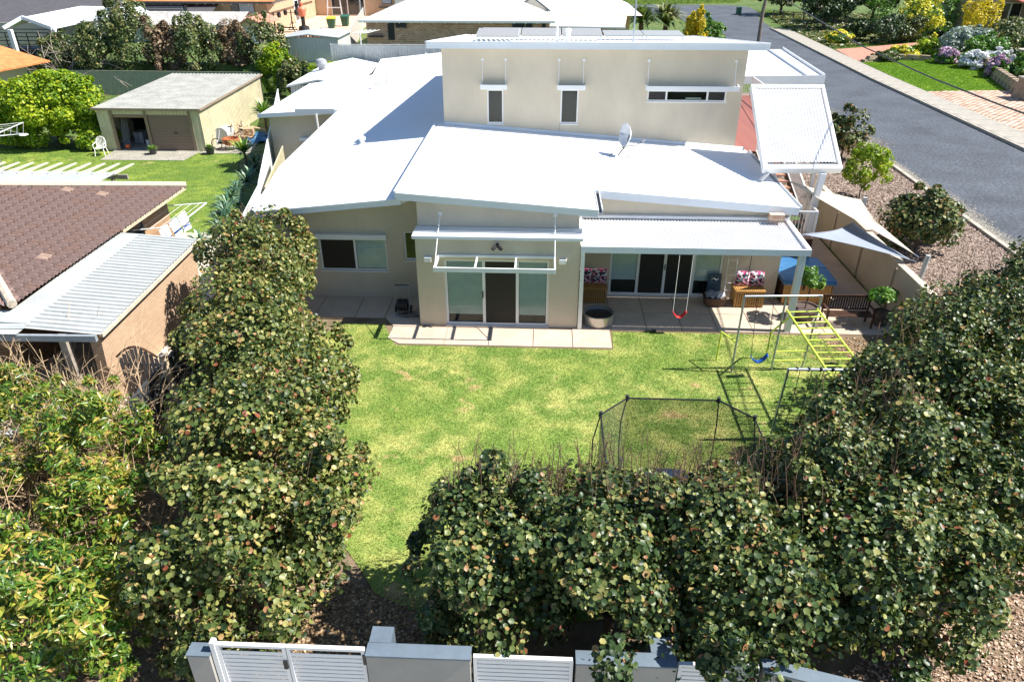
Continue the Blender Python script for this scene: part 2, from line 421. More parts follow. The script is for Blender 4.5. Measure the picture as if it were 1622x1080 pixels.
    def mesh(s, name, mat, off=Vector((0, 0, 0)), smooth=False):
        me = bpy.data.meshes.new(name)
        me.from_pydata([(v[0] - off.x, v[1] - off.y, v[2] - off.z) for v in s.v], [], s.f)
        me.materials.append(mat)
        if smooth: me.shade_smooth()
        me.update()
        return me
    def build(s, name, mat, parent=None, smooth=False, bevel=0, solid=0, local=False):
        """coordinates are world ones; the mesh is stored relative to its parent"""
        off = Vector((0, 0, 0)) if (parent is None or local) else WL.get(parent.name, Vector((0, 0, 0)))
        me = s.mesh(name, mat, off, smooth)
        o = link(bpy.data.objects.new(name, me))
        if parent: o.parent = parent
        WL[o.name] = Vector(off)
        if bevel:
            m = o.modifiers.new("bevel", 'BEVEL'); m.width = bevel; m.segments = 2; m.limit_method = 'ANGLE'
        if solid:
            m = o.modifiers.new("thickness", 'SOLIDIFY'); m.thickness = solid; m.offset = -1
        return o

def pieces(name, me, parent, spots, kind=None):
    """one object per piece, all sharing the mesh; spots are (x,y,z[,rz[,scale]]) in world coordinates"""
    off = WL.get(parent.name, Vector((0, 0, 0))) if parent else Vector((0, 0, 0))
    out = []
    for sp in spots:
        o = bpy.data.objects.new(name, me)
        o.location = (sp[0] - off.x, sp[1] - off.y, sp[2] - off.z)
        if len(sp) > 3: o.rotation_euler = sp[3] if isinstance(sp[3], tuple) else (0, 0, sp[3])
        if len(sp) > 4: o.scale = sp[4] if isinstance(sp[4], tuple) else (sp[4],) * 3
        if parent: o.parent = parent
        link(o); out.append(o)
    return out

def copy_thing(src, loc, rz=0.0, scale=1.0, label=None):
    r = src.copy(); link(r); r.location = loc; r.rotation_euler = (0, 0, rz)
    r.scale = scale if isinstance(scale, tuple) else (scale,) * 3
    if label: r["label"] = label
    WL[r.name] = Vector(loc)
    for ch in list(src.children):
        c = ch.copy(); link(c); c.parent = r
        for g in list(ch.children):
            d = g.copy(); link(d); d.parent = c
    return r

def structure(name, mb, mat, smooth=False, **k):
    o = mb.build(name, mat, None, smooth, **k); o["kind"] = "structure"; return o

# ------------------------------------------------------------------ foliage
def mesh_np(name, V, F, mat, tone=None, smooth=False):
    me = bpy.data.meshes.new(name)
    n, m, k = len(V), len(F), F.shape[1]
    me.vertices.add(n); me.vertices.foreach_set("co", V.astype(np.float32).ravel())
    me.loops.add(m * k); me.loops.foreach_set("vertex_index", F.astype(np.int32).ravel())
    me.polygons.add(m); me.polygons.foreach_set("loop_start", np.arange(0, m * k, k, dtype=np.int32))
    if smooth: me.polygons.foreach_set("use_smooth", np.ones(m, dtype=bool))
    if tone is not None:
        a = me.attributes.new("tone", 'FLOAT', 'POINT'); a.data.foreach_set("value", tone.astype(np.float32))
    me.materials.append(mat)
    me.update(calc_edges=True)
    return me

def shape_round():
    a = np.linspace(0, 2 * np.pi, 7)[:-1]
    rim = np.stack([np.cos(a) * (1 + 0.12 * np.cos(a)), np.sin(a) * 0.95, 0.16 * np.abs(np.sin(a)) + 0.03], 1)
    V = np.vstack([[[0, 0, -0.10]], rim]); F = np.array([[0, i + 1, (i + 1) % 6 + 1] for i in range(6)])
    return V, F
def shape_lance(w=0.30):
    V = np.array([[-1, 0, 0], [-0.2, w, .10], [-0.2, -w, .10], [1, 0, -.22], [-0.1, 0, 0]], float)
    return V, np.array([[0, 4, 1], [0, 2, 4], [4, 3, 1], [4, 2, 3]])
def shape_diamond():
    V = np.array([[-1, 0, 0], [0, .75, .2], [1, 0, -.1], [0, -.75, .2]], float)
    return V, np.array([[0, 2, 1], [0, 3, 2]])
SH = {"round": shape_round(), "lance": shape_lance(), "thin": shape_lance(0.13), "diamond": shape_diamond()}

def scatter(P, Nn, size, shape, rg, tilt=0.5, tone=None, spread=0.3, along=None):
    """leaf shapes set at points P with rough normals Nn"""
    V0, F0 = SH[shape]
    n = len(P)
    nn = Nn + rg.normal(0, tilt, (n, 3)); nn /= np.linalg.norm(nn, axis=1)[:, None] + 1e-9
    t = (rg.normal(0, 1, (n, 3)) if along is None else along + rg.normal(0, .35, (n, 3)))
    t -= nn * (t * nn).sum(1)[:, None]; t /= np.linalg.norm(t, axis=1)[:, None] + 1e-9
    b = np.cross(nn, t)
    sz = size * (1 + rg.uniform(-spread, spread, n) * 1.6)
    V = P[:, None, :] + sz[:, None, None] * (V0[None, :, 0:1] * t[:, None, :] + V0[None, :, 1:2] * b[:, None, :] + V0[None, :, 2:3] * nn[:, None, :])
    k = len(V0)
    F = (F0[None] + (np.arange(n) * k)[:, None, None]).reshape(-1, 3)
    tn = rg.uniform(0, 1, n) if tone is None else tone
    return V.reshape(-1, 3), F, np.repeat(tn, k)

def crown_points(c, r, n, rg, clumps=26, csize=0.42, inner=0.15, bottom=-0.75):
    """points and normals on overlapping leaf clumps that together make one crown; also a tone that varies clump by clump"""
    c = np.array(c); r = np.array(r)
    d = rg.normal(0, 1, (clumps, 3)); d /= np.linalg.norm(d, axis=1)[:, None]
    d[:, 2] = np.where(d[:, 2] < bottom, -d[:, 2], d[:, 2])
    cc = c + d * r * rg.uniform(0.45, 0.82, (clumps, 1))
    cr = csize * rg.uniform(0.55, 1.3, clumps)
    sp = rg.uniform(0, 1, clumps) < .2; cc[sp] = c + d[sp] * r * rg.uniform(.88, 1.08, (sp.sum(), 1)); cr[sp] *= .5
    ct = rg.uniform(-0.22, 0.22, clumps)
    i = rg.integers(0, clumps, n)
    e = rg.normal(0, 1, (n, 3)); e /= np.linalg.norm(e, axis=1)[:, None]
    out = (cc[i] - c) / r; e = e + out * 0.7; e /= np.linalg.norm(e, axis=1)[:, None]
    rad = cr[i] * rg.uniform(0.55, 1.12, n) ** 0.6
    P = cc[i] + e * r * rad[:, None]
    Nn = e * 0.8 + np.array([0, 0, 0.55])
    tone = np.clip(rg.beta(2.0, 2.4, n) + ct[i] * 0.7, 0, 0.93)
    odd = rg.uniform(0, 1, n) < 0.035
    tone[odd] = rg.uniform(0.93, 1.0, odd.sum())
    return P, Nn, tone

def limbs(base, top, spread, n, r0, rg, seg=4):
    """trunk and limbs as one mesh builder"""
    mb = MB(); base = Vector(base); top = Vector(top)
    mid = base.lerp(top, 0.4)
    mb.tube([base, base.lerp(mid, .5) + Vector((rg.uniform(-.05, .05), rg.uniform(-.05, .05), 0)), mid], r0, 7, r2=r0 * 0.75)
    for k in range(n):
        a = 2 * math.pi * k / n + rg.uniform(-.4, .4); e = top + Vector((math.cos(a) * spread[0], math.sin(a) * spread[1], rg.uniform(-.4, .2) * spread[2]))
        m1 = mid.lerp(e, 0.5) + Vector((rg.uniform(-.1, .1), rg.uniform(-.1, .1), rg.uniform(0, .2)))
        mb.tube([mid - Vector((0, 0, .05)), m1, e], r0 * 0.55, 5, r2=r0 * 0.12)
    return mb

def bush(name, label, cat, x, y, z0, zc, r, n, size, shape, mat, seed, group=None, clumps=26, csize=0.42, tilt=0.5, leafparts=0, trunk=0.07, twigs=0, twmat=None, bottom=-0.75, twlen=0.6, twr=0.008):
    rg = np.random.default_rng(seed)
    t = thing(name, label, cat, (x, y, z0), 0, group)
    limbs((x, y, z0 - 0.05), (x, y, zc), (r[0] * .7, r[1] * .7, r[2]), 7, trunk, rg).build("trunk", trunk_m, t)
    P, Nn, tone = crown_points((0, 0, zc - z0), r, n, rg, clumps, csize, bottom=bottom)
    P[:, 2] = np.maximum(P[:, 2], 0.05)
    if leafparts:
        # the leaves nearest the street corner the view comes from: singled out as parts
        camv = np.array([0 - x, 0 - y, 10.8 - z0]); camv /= np.linalg.norm(camv)
        sc = P @ camv; idx = np.argsort(-sc)[:leafparts * 6]; idx = rg.permutation(idx)[:leafparts]
        V0, F0 = SH[shape]
        vari = []
        for q in range(6):
            tq = [0.12, 0.32, 0.45, 0.58, 0.74, 0.86][q]
            vari.append(mesh_np("leaf", V0 * size, F0, mat, np.full(len(V0), tq)))
        for i in idx:
            q = int(min(5, tone[i] * 6)); o = bpy.data.objects.new("leaf", vari[q])
            nv = Vector(Nn[i] + rg.normal(0, tilt, 3)); o.location = P[i]
            o.rotation_mode = 'QUATERNION'; o.rotation_quaternion = nv.to_track_quat('Z', 'X') @ Matrix.Rotation(rg.uniform(0, 6.28), 3, 'Z').to_quaternion()
            o.scale = (rg.uniform(.75, 1.25),) * 3; o.parent = t; link(o)
        keep = np.ones(len(P), bool); keep[idx] = False; P, Nn, tone = P[keep], Nn[keep], tone[keep]
    V, F, tn = scatter(P, Nn, size, shape, rg, tilt, tone)
    o = link(bpy.data.objects.new("crown", mesh_np("crown", V, F, mat, tn))); o.parent = t; o["kind"] = "stuff"
    if twigs:
        mb = MB()
        for k in range(twigs):
            a = rg.uniform(0.1, 3.04); q = rg.uniform(0, 1) ** .5 * .9; bx = math.cos(a) * q * r[0]; by = math.sin(a) * q * r[1]
            bz = zc - z0 + r[2] * math.sqrt(max(0.05, 1 - q * q)) * .75
            h = rg.uniform(.4, 1) * twlen; dx, dy = rg.normal(0, .16, 2)
            p = [(bx, by, bz), (bx + dx * .5, by + dy * .5, bz + h * .55), (bx + dx, by + dy, bz + h)]
            mb.tube(p, twr, 4, False, twr * .4)
            for _ in range(3):
                f = rg.uniform(.35, .9); q0 = Vector(p[0]).lerp(Vector(p[2]), f); d = Vector((rg.normal(0, .1), rg.normal(0, .1), rg.uniform(.05, .2))) * twlen
                mb.tube([q0, q0 + d], twr * .6, 3, False, twr * .3)
        mb.build("twigs", twmat or twig_d, t, local=True)["kind"] = "stuff"
    return t

def rosette(name, label, cat, x, y, z0, n, length, width, mat, seed, group=None, up=0.7, trunk=0.0, droop=0.25, tr=0.05):
    """plant of long strap leaves or fronds from one centre"""
    rg = np.random.default_rng(seed)
    t = thing(name, label, cat, (x, y, z0), 0, group)
    V = []; F = []; T = []
    zt = trunk
    for k in range(n):
        a = rg.uniform(0, 6.28); el = rg.uniform(up * .2, up * 1.6); L = length * rg.uniform(.7, 1.1)
        d = np.array([math.cos(a) * math.cos(el), math.sin(a) * math.cos(el), math.sin(el)]); sd = np.array([-math.sin(a), math.cos(a), 0]) * width
        m = d * L * .55; e = d * L + np.array([0, 0, -droop * L]); b0 = np.array([0, 0, zt])
        i = len(V); V += [b0 - sd * .4, b0 + sd * .4, b0 + m + sd, b0 + m - sd, b0 + e]
        F += [(i, i + 1, i + 2), (i, i + 2, i + 3), (i + 3, i + 2, i + 4)]; T += [rg.uniform(0, 1)] * 5
    if trunk: MB().tube([(x, y, z0), (x + .03, y, z0 + trunk * .5), (x, y, z0 + trunk)], tr, 8, r2=tr * .8).build("trunk", trunk_m, t)
    o = link(bpy.data.objects.new("leaves", mesh_np("leaves", np.array(V), np.array(F), mat, np.array(T)))); o.parent = t; o["kind"] = "stuff"
    return t

def inside(px, py, poly):
    c = np.zeros(len(px), bool); j = len(poly) - 1
    for i in range(len(poly)):
        xi, yi = poly[i]; xj, yj = poly[j]
        with np.errstate(divide='ignore', invalid='ignore'):
            c ^= ((yi > py) != (yj > py)) & (px < (xj - xi) * (py - yi) / (yj - yi + 1e-12) + xi)
        j = i
    return c

def grass(name, poly, n, h, w, mat, z=0.0, seed=1, label=None):
    rg = np.random.default_rng(seed)
    P = np.array(poly); lo, hi = P.min(0), P.max(0)
    X = rg.uniform(lo, hi, (n * 2, 2)); X = X[inside(X[:, 0], X[:, 1], poly)][:n]; n = len(X)
    a = rg.uniform(0, 6.28, n); hh = h * rg.uniform(.5, 1.2, n)
    b = np.stack([X[:, 0], X[:, 1], np.full(n, z)], 1); s = np.stack([np.cos(a) * w, np.sin(a) * w, np.zeros(n)], 1)
    ln = rg.normal(0, .45, (n, 2)) * h
    tp = b + np.stack([ln[:, 0], ln[:, 1], hh], 1)
    V = np.stack([b - s, b + s, tp], 1).reshape(-1, 3)
    me = mesh_np(name, V, np.arange(3 * n).reshape(-1, 3), mat)
    o = link(bpy.data.objects.new(name, me)); o["kind"] = "stuff"
    return o

def chips(name, poly, n, size, mat, z=0.01, seed=5, shape="diamond", avoid=None):
    rg = np.random.default_rng(seed)
    P = np.array(poly); lo, hi = P.min(0), P.max(0)
    X = rg.uniform(lo, hi, (n * 2, 2)); X = X[inside(X[:, 0], X[:, 1], poly)][:n]
    Q = np.stack([X[:, 0], X[:, 1], z + rg.uniform(0, size * .6, len(X))], 1)
    V, F, T = scatter(Q, np.tile([0, 0, 1.0], (len(X), 1)), size, shape, rg, 0.35)
    o = link(bpy.data.objects.new(name, mesh_np(name, V, F, mat, T))); o["kind"] = "stuff"; return o

# ------------------------------------------------------------------ setting: ground, road, lawns, paving
def sstep(t): t = max(0, min(1, t)); return t * t * (3 - 2 * t)
def ground_h(x, y):
    h = 2.0 * sstep((y - 57.6) / 1.2) * (1 - sstep((x - 7) / 6))
    return h
def axis_vals(lo, hi, fine, step, big):
    v = set(np.arange(fine[0], fine[1] + .01, step).round(2).tolist()) | set(np.arange(lo, hi + .01, big).round(2).tolist())
    return sorted(v)
gx = axis_vals(-400, 400, (-80, 60), 2.0, 40); gy = axis_vals(-60, 700, (54, 64), 0.6, 19)
mb = MB(); vs = [(x, y, ground_h(x, y) - 0.03) for y in gy for x in gx]; nx = len(gx)
mb.add(vs, [(j * nx + i, j * nx + i + 1, (j + 1) * nx + i + 1, (j + 1) * nx + i) for j in range(len(gy) - 1) for i in range(nx - 1)])
structure("ground", mb, WG)

lawn_poly = [(-6.2, 20.2), (-4.95, 20.2), (-4.35, 18.9), (2.2, 18.9), (2.25, 20.05), (8.5, 20.05), (9.2, 18.4), (8.9, 15.5), (7.5, 12.6), (5, 9.9), (-0.6, 8.7), (-1.6, 9.1), (-2.3, 9.15), (-3.0, 9.5), (-3.5, 10.2), (-5.0, 12), (-7.8, 18)]
structure("yard_soil", MB().prism([(-10.3, 6.7), (12, 6.7), (11.5, 20), (8.6, 20.9), (-8.7, 22.2), (-10.3, 22)], -0.1, -0.012), soil)
structure("lawn", MB().prism(lawn_poly, -0.08, 0.0), LG)
tag(grass("grass", lawn_poly, 230000, 0.045, 0.007, LB, 0.0, 3))
chips("leaf_litter", [(-5.5, 7), (-1.2, 7), (-1.2, 9.3), (-3.2, 9.6), (-5.4, 11)], 9000, 0.028, litter_m, -0.008, 8)
chips("leaf_litter", [(7.6, 18.8), (9, 20), (11.3, 20), (11.3, 16), (9.4, 14.2), (8.6, 15.0), (8.9, 18.0)], 5000, 0.03, litter_m, -0.008, 9)

# street bed in front and mulch bed by the road
structure("mulch_bed", MB().prism([(4.5, -6), (18.05, -6), (18.1, 20), (19.2, 60), (10.5, 60), (11.55, 30), (11.5, 6.8)], -0.1, -0.005), mulch_m)
chips("bark_chips", [(11.65, 18.5), (17.95, 18.5), (18.8, 49), (11.7, 49)], 62000, 0.034, chip_m, 0.0, 21)
chips("bark_chips", [(4.4, 5.0), (14, 5.0), (16, 16), (11.6, 18), (11.2, 14), (6.5, 9.6), (5.2, 8)], 52000, 0.026, bark_m, 0.002, 22)

road_pts = [(18.2, 27.2, -6), (18.2, 27.2, 20), (18.6, 27.4, 36), (19.1, 27.6, 50), (19.6, 27.9, 66), (20.0, 28.8, 90), (20.6, 29.8, 104), (19.5, 31.2, 118), (14, 34, 128), (8, 34.5, 138), (2, 32, 142)]
mb = MB()
vs = []
for a, b, y in road_pts: vs += [(a, y, 0.004), (b, y + (0 if y < 100 else 0), 0.004)]
mb.add(vs, [(2 * i, 2 * i + 1, 2 * i + 3, 2 * i + 2) for i in range(len(road_pts) - 1)])
structure("road", mb, asphalt)
# sand and fine gravel gathered on the asphalt along the near kerb
rg_ = np.random.default_rng(77); n_ = 26000
ys_ = rg_.uniform(12, 62, n_); w_ = (.25 + .55 * np.clip(np.sin(ys_ * .45) * np.sin(ys_ * .17 + 1) + .35, 0, 1)); xs_ = 18.24 + np.maximum(0, ys_ - 20) * .028 + np.abs(rg_.normal(0, 1, n_)) * w_ * .8
keep_ = xs_ < 24; xs_, ys_ = xs_[keep_], ys_[keep_]
sv = leafmat("road_grit_colour", [(0, (.16, .15, .13)), (.5, (.33, .30, .25)), (1, (.46, .42, .35))], .95, 0)
V, F, T = scatter(np.stack([xs_, ys_, np.full(len(xs_), .008)], 1), np.tile([0, 0, 1.0], (len(xs_), 1)), .035, "diamond", rg_, .05)
V[:, 2] = np.clip(V[:, 2], .006, .016)
o = link(bpy.data.objects.new("road_grit", mesh_np("road_grit", V, F, sv, T))); o["kind"] = "stuff"
def kerb_run(xf, w, y0, y1, step, zt=0.10, name="kerb"):
    root = structure(name, MB().box(xf(y0) - .02, xf(y0) + w + .02, y0 - .3, y0, -.05, zt), kerb_m)
    me = MB().box(0, w, 0, step - 0.03, -0.05, zt).mesh("kerb_stone", kerb_m)
    sp = []; y = y0
    while y < y1:
        dx = xf(y + step) - xf(y); sp.append((xf(y), y, 0, -math.atan2(dx, step))); y += step
    pieces("kerb_stone", me, root, sp)
lx = lambda y: (18.02 if y < 20 else 18.02 + (y - 20) * 0.028)
rx = lambda y: (27.15 if y < 20 else 27.15 + (y - 20) * 0.0125 if y < 66 else 27.72 + (y - 66) * 0.043)
kerb_run(lx, 0.2, 8, 60, 1.2)
kerb_run(rx, 0.16, 18, 104, 1.5, 0.17)
# concrete footpath on the far side, its slabs
fp = structure("footpath", MB().prism([(27.35, 20), (29.2, 20), (29.5, 50), (29.9, 66), (30.6, 104), (29.7, 104), (28.0, 66)], -0.06, 0.13), concrete_m)
mb_spots = []; y = 44
sl_me = MB().box(0.06, 1.9, 0.02, 1.58, 0.12, 0.145).mesh("slab", concrete_m)
while y < 102: mb_spots.append((rx(y) + .2, y, 0, -0.03)); y += 1.6
pieces("slab", sl_me, fp, mb_spots)
# brick driveway opposite
dw = [(29.0, 30), (29.3, 60.2), (36.8, 61.5), (44, 60), (44, 30)]
structure("driveway", MB().prism(dw, -0.06, 0.11), paver_m)
mb = MB(); tones = []
y = 34
V = []; F = []; T = []
k = 0
yy = 33.0
while yy < 60.6:
    xx = 29.1 + (0.25 if k % 2 else 0)
    while xx < 42:
        if inside(np.array([xx]), np.array([yy]), dw)[0]:
            w, d, h = 0.47, 0.23, 0.128 + rnd.uniform(-.004, .004); i = len(V)
            V += [(xx, yy, .0), (xx + w, yy, .0), (xx + w, yy + d, 0), (xx, yy + d, 0), (xx + .01, yy + .01, h), (xx + w - .01, yy + .01, h), (xx + w - .01, yy + d - .01, h), (xx + .01, yy + d - .01, h)]
            F += [(i + 4, i + 5, i + 6, i + 7), (i, i + 1, i + 5, i + 4), (i + 1, i + 2, i + 6, i + 5), (i + 2, i + 3, i + 7, i + 6), (i + 3, i, i + 4, i + 7)]
            T += [rnd.random()] * 8
        xx += 0.5
    yy += 0.25; k += 1
o = link(bpy.data.objects.new("driveway_pavers", mesh_np("driveway_pavers", np.array(V), np.array(F), leafmat("paver_clay", [(0, (.38, .24, .17)), (.5, (.56, .37, .27)), (1, (.72, .52, .40))], .85, 0), np.array(T)))); o["kind"] = "stuff"
vl = [(29.85, 60.6), (36.6, 61.3), (38.4, 66), (40.5, 74), (37.6, 77.0), (34.8, 77.6), (30.4, 75.5)]
structure("verge_lawn", MB().prism(vl, -0.06, 0.11), VG)
tag(grass("verge_grass", vl, 40000, 0.06, 0.02, grassmat("verge_blades", 1.15, .3, True, green=(0.16, 0.30, 0.012), yellow=(0.32, 0.42, 0.03)), 0.11, 15))
structure("brick_path", MB().prism([(30.3, 76.6), (31.0, 84.6), (34, 86), (44.5, 92), (44.8, 88.2), (37, 83), (33, 78.4)], -0.05, 0.10), terracotta)
g2 = [(30.9, 85), (44, 92.6), (52, 100), (50, 128), (34, 132), (31.4, 104)]
tag(grass("rough_grass", g2, 30000, 0.16, 0.03, NB, 0.0, 16))
tag(grass("rough_grass", [(6, 140), (34, 146), (40, 160), (10, 160)], 9000, 0.3, 0.06, NB, 0.0, 17))

structure('unseen_street_paving', MB().prism([(-40, -8), (4.4, -8), (4.4, 6.6), (-40, 6.6)], -.08, -.004), concrete_m)  # out of view; pale ground added to keep green bounce off the wall
# back paving of the house, laid in slabs
patio = structure("patio", MB().prism([(-8.7, 20.62), (-5.0, 20.62), (-4.62, 20.0), (-4.66, 18.98), (-4.2, 18.95), (2.18, 18.95), (2.2, 20.12), (11.3, 20.12), (11.3, 29.5), (7.9, 29.5), (7.9, 22.7), (-8.7, 22.2)], -0.10, -0.002), M("slab_joint", (0.26, 0.19, 0.13), 0.9))
def slab_poly(pts): MBs = MB().prism(pts, -0.03, 0.022 + rnd.uniform(0, .003)); return MBs.build("slab", paving_m, patio)
g = .012
rows = [(-8.6, -7.3), (-7.3, -6.0), (-6.0, -5.02)]
for a, b in rows: slab_poly([(a + g, 20.64), (b - g, 20.64), (b - g, 22.14), (a + g, 22.14)])
slab_poly([(-5.0, 20.66), (-4.62, 20.08), (-3.82, 20.08), (-3.82, 22.14), (-5.0, 22.14)])
slab_poly([(-4.62, 20.05), (-4.66, 19.3), (-4.25, 18.97), (-2.9, 18.97), (-2.9, 20.05)])
for a, b in ((-2.9, -1.55), (-1.55, -0.2), (-0.2, 1.0), (1.0, 2.18)): slab_poly([(a + g, 18.97), (b - g, 18.97), (b - g, 20.05 if a < .9 else 20.1), (a + g, 20.05 if a < .9 else 20.1)])
xs = [1.17, 2.25, 3.35, 4.45, 5.55, 6.65, 7.75, 8.85, 9.95, 11.28]
for a, b in zip(xs, xs[1:]):
    for c, d in ((20.14, 21.35), (21.35, 22.58)): slab_poly([(a + g, c + g), (b - g, c + g), (b - g, d - g), (a + g, d - g)])
for a, b in zip(xs[6:], xs[7:]):
    for k in range(5):
        c = 22.6 + k * 1.35; slab_poly([(max(a, 7.95) + g, c + g), (b - g, c + g), (b - g, c + 1.35 - g), (max(a, 7.95) + g, c + 1.35 - g)])

# ------------------------------------------------------------------ main house
house = thing("house", "large cream rendered two-level house with white skillion roofs and a glazed back patio", "house", (0, 24, 0))
def wall_y(mb, x0, x1, y, th, z0, top, openings=()):
    """wall facing the garden, top = function of x, with rectangular openings (x0,x1,z0,z1)"""
    cuts = sorted({x0, x1} | {v for o in openings for v in o[:2]})
    for a, b in zip(cuts, cuts[1:]):
        ops = sorted([(o[2], o[3]) for o in openings if o[0] <= a + 1e-6 and o[1] >= b - 1e-6])
        z = z0
        for lo, hi in ops:
            if lo > z + .001: mb.box(a, b, y, y + th, z, lo)
            z = hi
        mb.hexa([(a, y, z), (b, y, z), (b, y + th, z), (a, y + th, z)], [(a, y, top(a)), (b, y, top(b)), (b, y + th, top(b)), (a, y + th, top(a))])
ltop = lambda x: 3.33 + 0.105 * (x + 8.92)
mtop = lambda x: 4.22 - 0.0745 * (x + 4.28)
# left wing wall with its two windows
LW = (-7.35, -5.1, 0.98, 2.12); LW2 = (-4.52, -4.0, 1.38, 2.38)
mb = MB(); wall_y(mb, -8.7, -3.8, 22.15, .22, 0, lambda x: ltop(x) - .16, [LW, LW2])
mb.box(-8.7, -8.48, 22.37, 37.0, 0, 3.1)
mb.build("wall", render_wall, house)
# projecting living room: front wall, side walls, ledge, upper wall
DO = (-2.95, 0.25, 0.04, 2.27)
mb = MB(); wall_y(mb, -3.78, 1.15, 20.2, .22, 0, lambda x: 2.93, [DO])
mb.box(-3.78, -3.56, 20.42, 22.15, 0, 2.93); mb.box(0.93, 1.15, 20.42, 22.6, 0, 2.93)
mb.build("wall", render_wall, house)
mb = MB(); wall_y(mb, -3.8, 1.12, 20.95, .2, 3.045, lambda x: mtop(x) - .17)
mb.box(0.92, 1.12, 21.15, 22.6, 3.045, 3.55); mb.hexa([(-3.8, 21.15, 3.045), (-3.6, 21.15, 3.045), (-3.6, 29.5, 3.045), (-3.8, 29.5, 3.045)], [(-3.8, 21.15, 4.0), (-3.6, 21.15, 4.0), (-3.6, 29.5, 4.0), (-3.8, 29.5, 4.0)])
mb.build("wall", render_wall, house)
MB().box(-3.86, 1.22, 20.1, 20.95, 2.935, 3.04).build("ledge", fascia_m, house, bevel=.01)
# patio back wall
PD = (2.3, 6.05, 0.04, 2.22)
mb = MB(); wall_y(mb, 1.15, 7.9, 22.6, .22, 0, lambda x: mtop(x) - .17, [PD])
mb.box(7.68, 7.9, 22.82, 29.5, 0, 3.1)
mb.build("wall", render_wall, house)
# upper storey
UW = [(-2.27, -1.63, 4.22, 5.53), (0.62, 1.32, 4.24, 5.55), (3.98, 7.02, 5.13, 5.55)]
mb = MB(); wall_y(mb, -4.0, 7.62, 29.5, .22, 3.2, lambda x: 7.04, UW)
mb.box(-4.0, -3.78, 29.72, 44, 3.2, 5.9); mb.box(7.4, 7.62, 29.72, 44, 0, 5.9); mb.box(-4.0, 7.62, 44, 44.2, 3.2, 5.7)
mb.build("wall", render_wall, house)
mb = MB(); mb.box(-4.02, -3.77, 29.72, 36, 5.9, 6.5); mb.build("wall", render_wall, house)

def strip(mb, p, q, h, th=0.05, drop=0.0):
    """fascia board along p->q, top on the line, height h"""
    p = Vector(p); q = Vector(q); d = (q - p); n = Vector((d.y, -d.x, 0)).normalized() * th
    dz = Vector((0, 0, h))
    mb.hexa([p - dz, p + n - dz, q + n - dz, q - dz][::-1], [p, p + n, q + n, q][::-1])
# --- roofs
def roof_part(name, pts, zf, ribdir='y', pitch=0.25, th=0.12, mat=white_metal):
    mb = MB(); mb.prism(pts, lambda x, y: zf(x, y) - th, lambda x, y: zf(x, y) - 0.012)
    r = mb.build(name, mat, house)
    return r
lz = lambda x, y: ltop(x)
left_roof = roof_part("roof", [(-8.9, 21.22), (-4.1, 21.22), (-4.1, 55), (-11.85, 55), (-10.4, 44), (-10.15, 36.6), (-9.75, 26.5)], lz)
mb = MB()
yy = 21.3
while yy < 54.8:           # standing ribs that run down the slope
    xl = np.interp(yy, [21.2, 26.5, 36.6, 44, 55], [-8.86, -9.7, -10.1, -10.35, -11.8]); mb.add([(xl, yy, ltop(xl) - .014), (xl, yy + .04, ltop(xl) + .008), (xl, yy + .08, ltop(xl) - .014), (-4.12, yy, ltop(-4.12) - .014), (-4.12, yy + .04, ltop(-4.12) + .008), (-4.12, yy + .08, ltop(-4.12) - .014)], [(0, 3, 4, 1), (1, 4, 5, 2)]); yy += 0.2
mb.build("roof_ribs", white_metal, left_roof)["kind"] = "stuff"
mz = lambda x, y: mtop(x)
mid_roof = roof_part("roof", [(-4.26, 20.52), (1.6, 20.52), (1.6, 22.42), (8.05, 22.42), (8.05, 29.48), (-4.26, 29.48)], mz)
mb = MB(); yy = 20.6
while yy < 29.4:
    xr = 1.58 if yy < 22.4 else 8.03
    mb.add([(-4.24, yy, mtop(-4.24) - .014), (-4.24, yy + .04, mtop(-4.24) + .008), (-4.24, yy + .08, mtop(-4.24) - .014), (xr, yy, mtop(xr) - .014), (xr, yy + .04, mtop(xr) + .008), (xr, yy + .08, mtop(xr) - .014)], [(0, 3, 4, 1), (1, 4, 5, 2)]); yy += 0.2
mb.build("roof_ribs", white_metal, mid_roof)["kind"] = "stuff"
uz = lambda x, y: 7.30 - 0.095 * (y - 29.0)
up_roof = roof_part("roof", [(-4.42, 29.0), (8.2, 29.0), (8.1, 44.3), (-4.42, 44.3)], uz)
mb = MB(); mb.ribs((-4.38, 29.06, uz(0, 29.06)), (8.16, 29.06, uz(0, 29.06)), (8.06, 44.2, uz(0, 44.2)), (-4.38, 44.2, uz(0, 44.2)), 0.2, 0.016)
mb.build("roof_sheet", white_metal, up_roof)["kind"] = "stuff"
# fascias and gutters
def fascia(p, q, h, th=.06, mat=fascia_m, name="fascia"):
    mb = MB(); strip(mb, p, q, h, th); 
    p = Vector(p); q = Vector(q); d = (q - p).normalized(); n = Vector((d.y, -d.x, 0)).normalized()
    strip(mb, p + n * th + Vector((0, 0, .0)), q + n * th, h * .28, .025)   # raised upper lip
    return mb.build(name, mat, house)
fascia((-8.92, 21.2, ltop(-8.92) + .02), (-4.3, 21.2, ltop(-4.3) + .02), .20)
fascia((-4.3, 20.5, mtop(-4.3) + .02), (1.62, 20.5, mtop(1.62) + .02), .22)
fascia((1.66, 22.4, mtop(1.66) + .02), (8.09, 22.4, mtop(8.09) + .02), .26)
fascia((-4.3, 29.48, mtop(-4.3) + .02), (-4.3, 20.56, mtop(-4.3) + .02), .22)
fascia((-4.46, 29.0, 7.33), (8.24, 29.0, 7.33), .25)
fascia((-4.46, 44.3, uz(0, 44.3) + .03), (-4.46, 29.06, uz(0, 29.06) + .03), .25)
fascia((8.2, 29.06, uz(0, 29.06) + .03), (8.12, 44.3, uz(0, 44.3) + .03), .25)
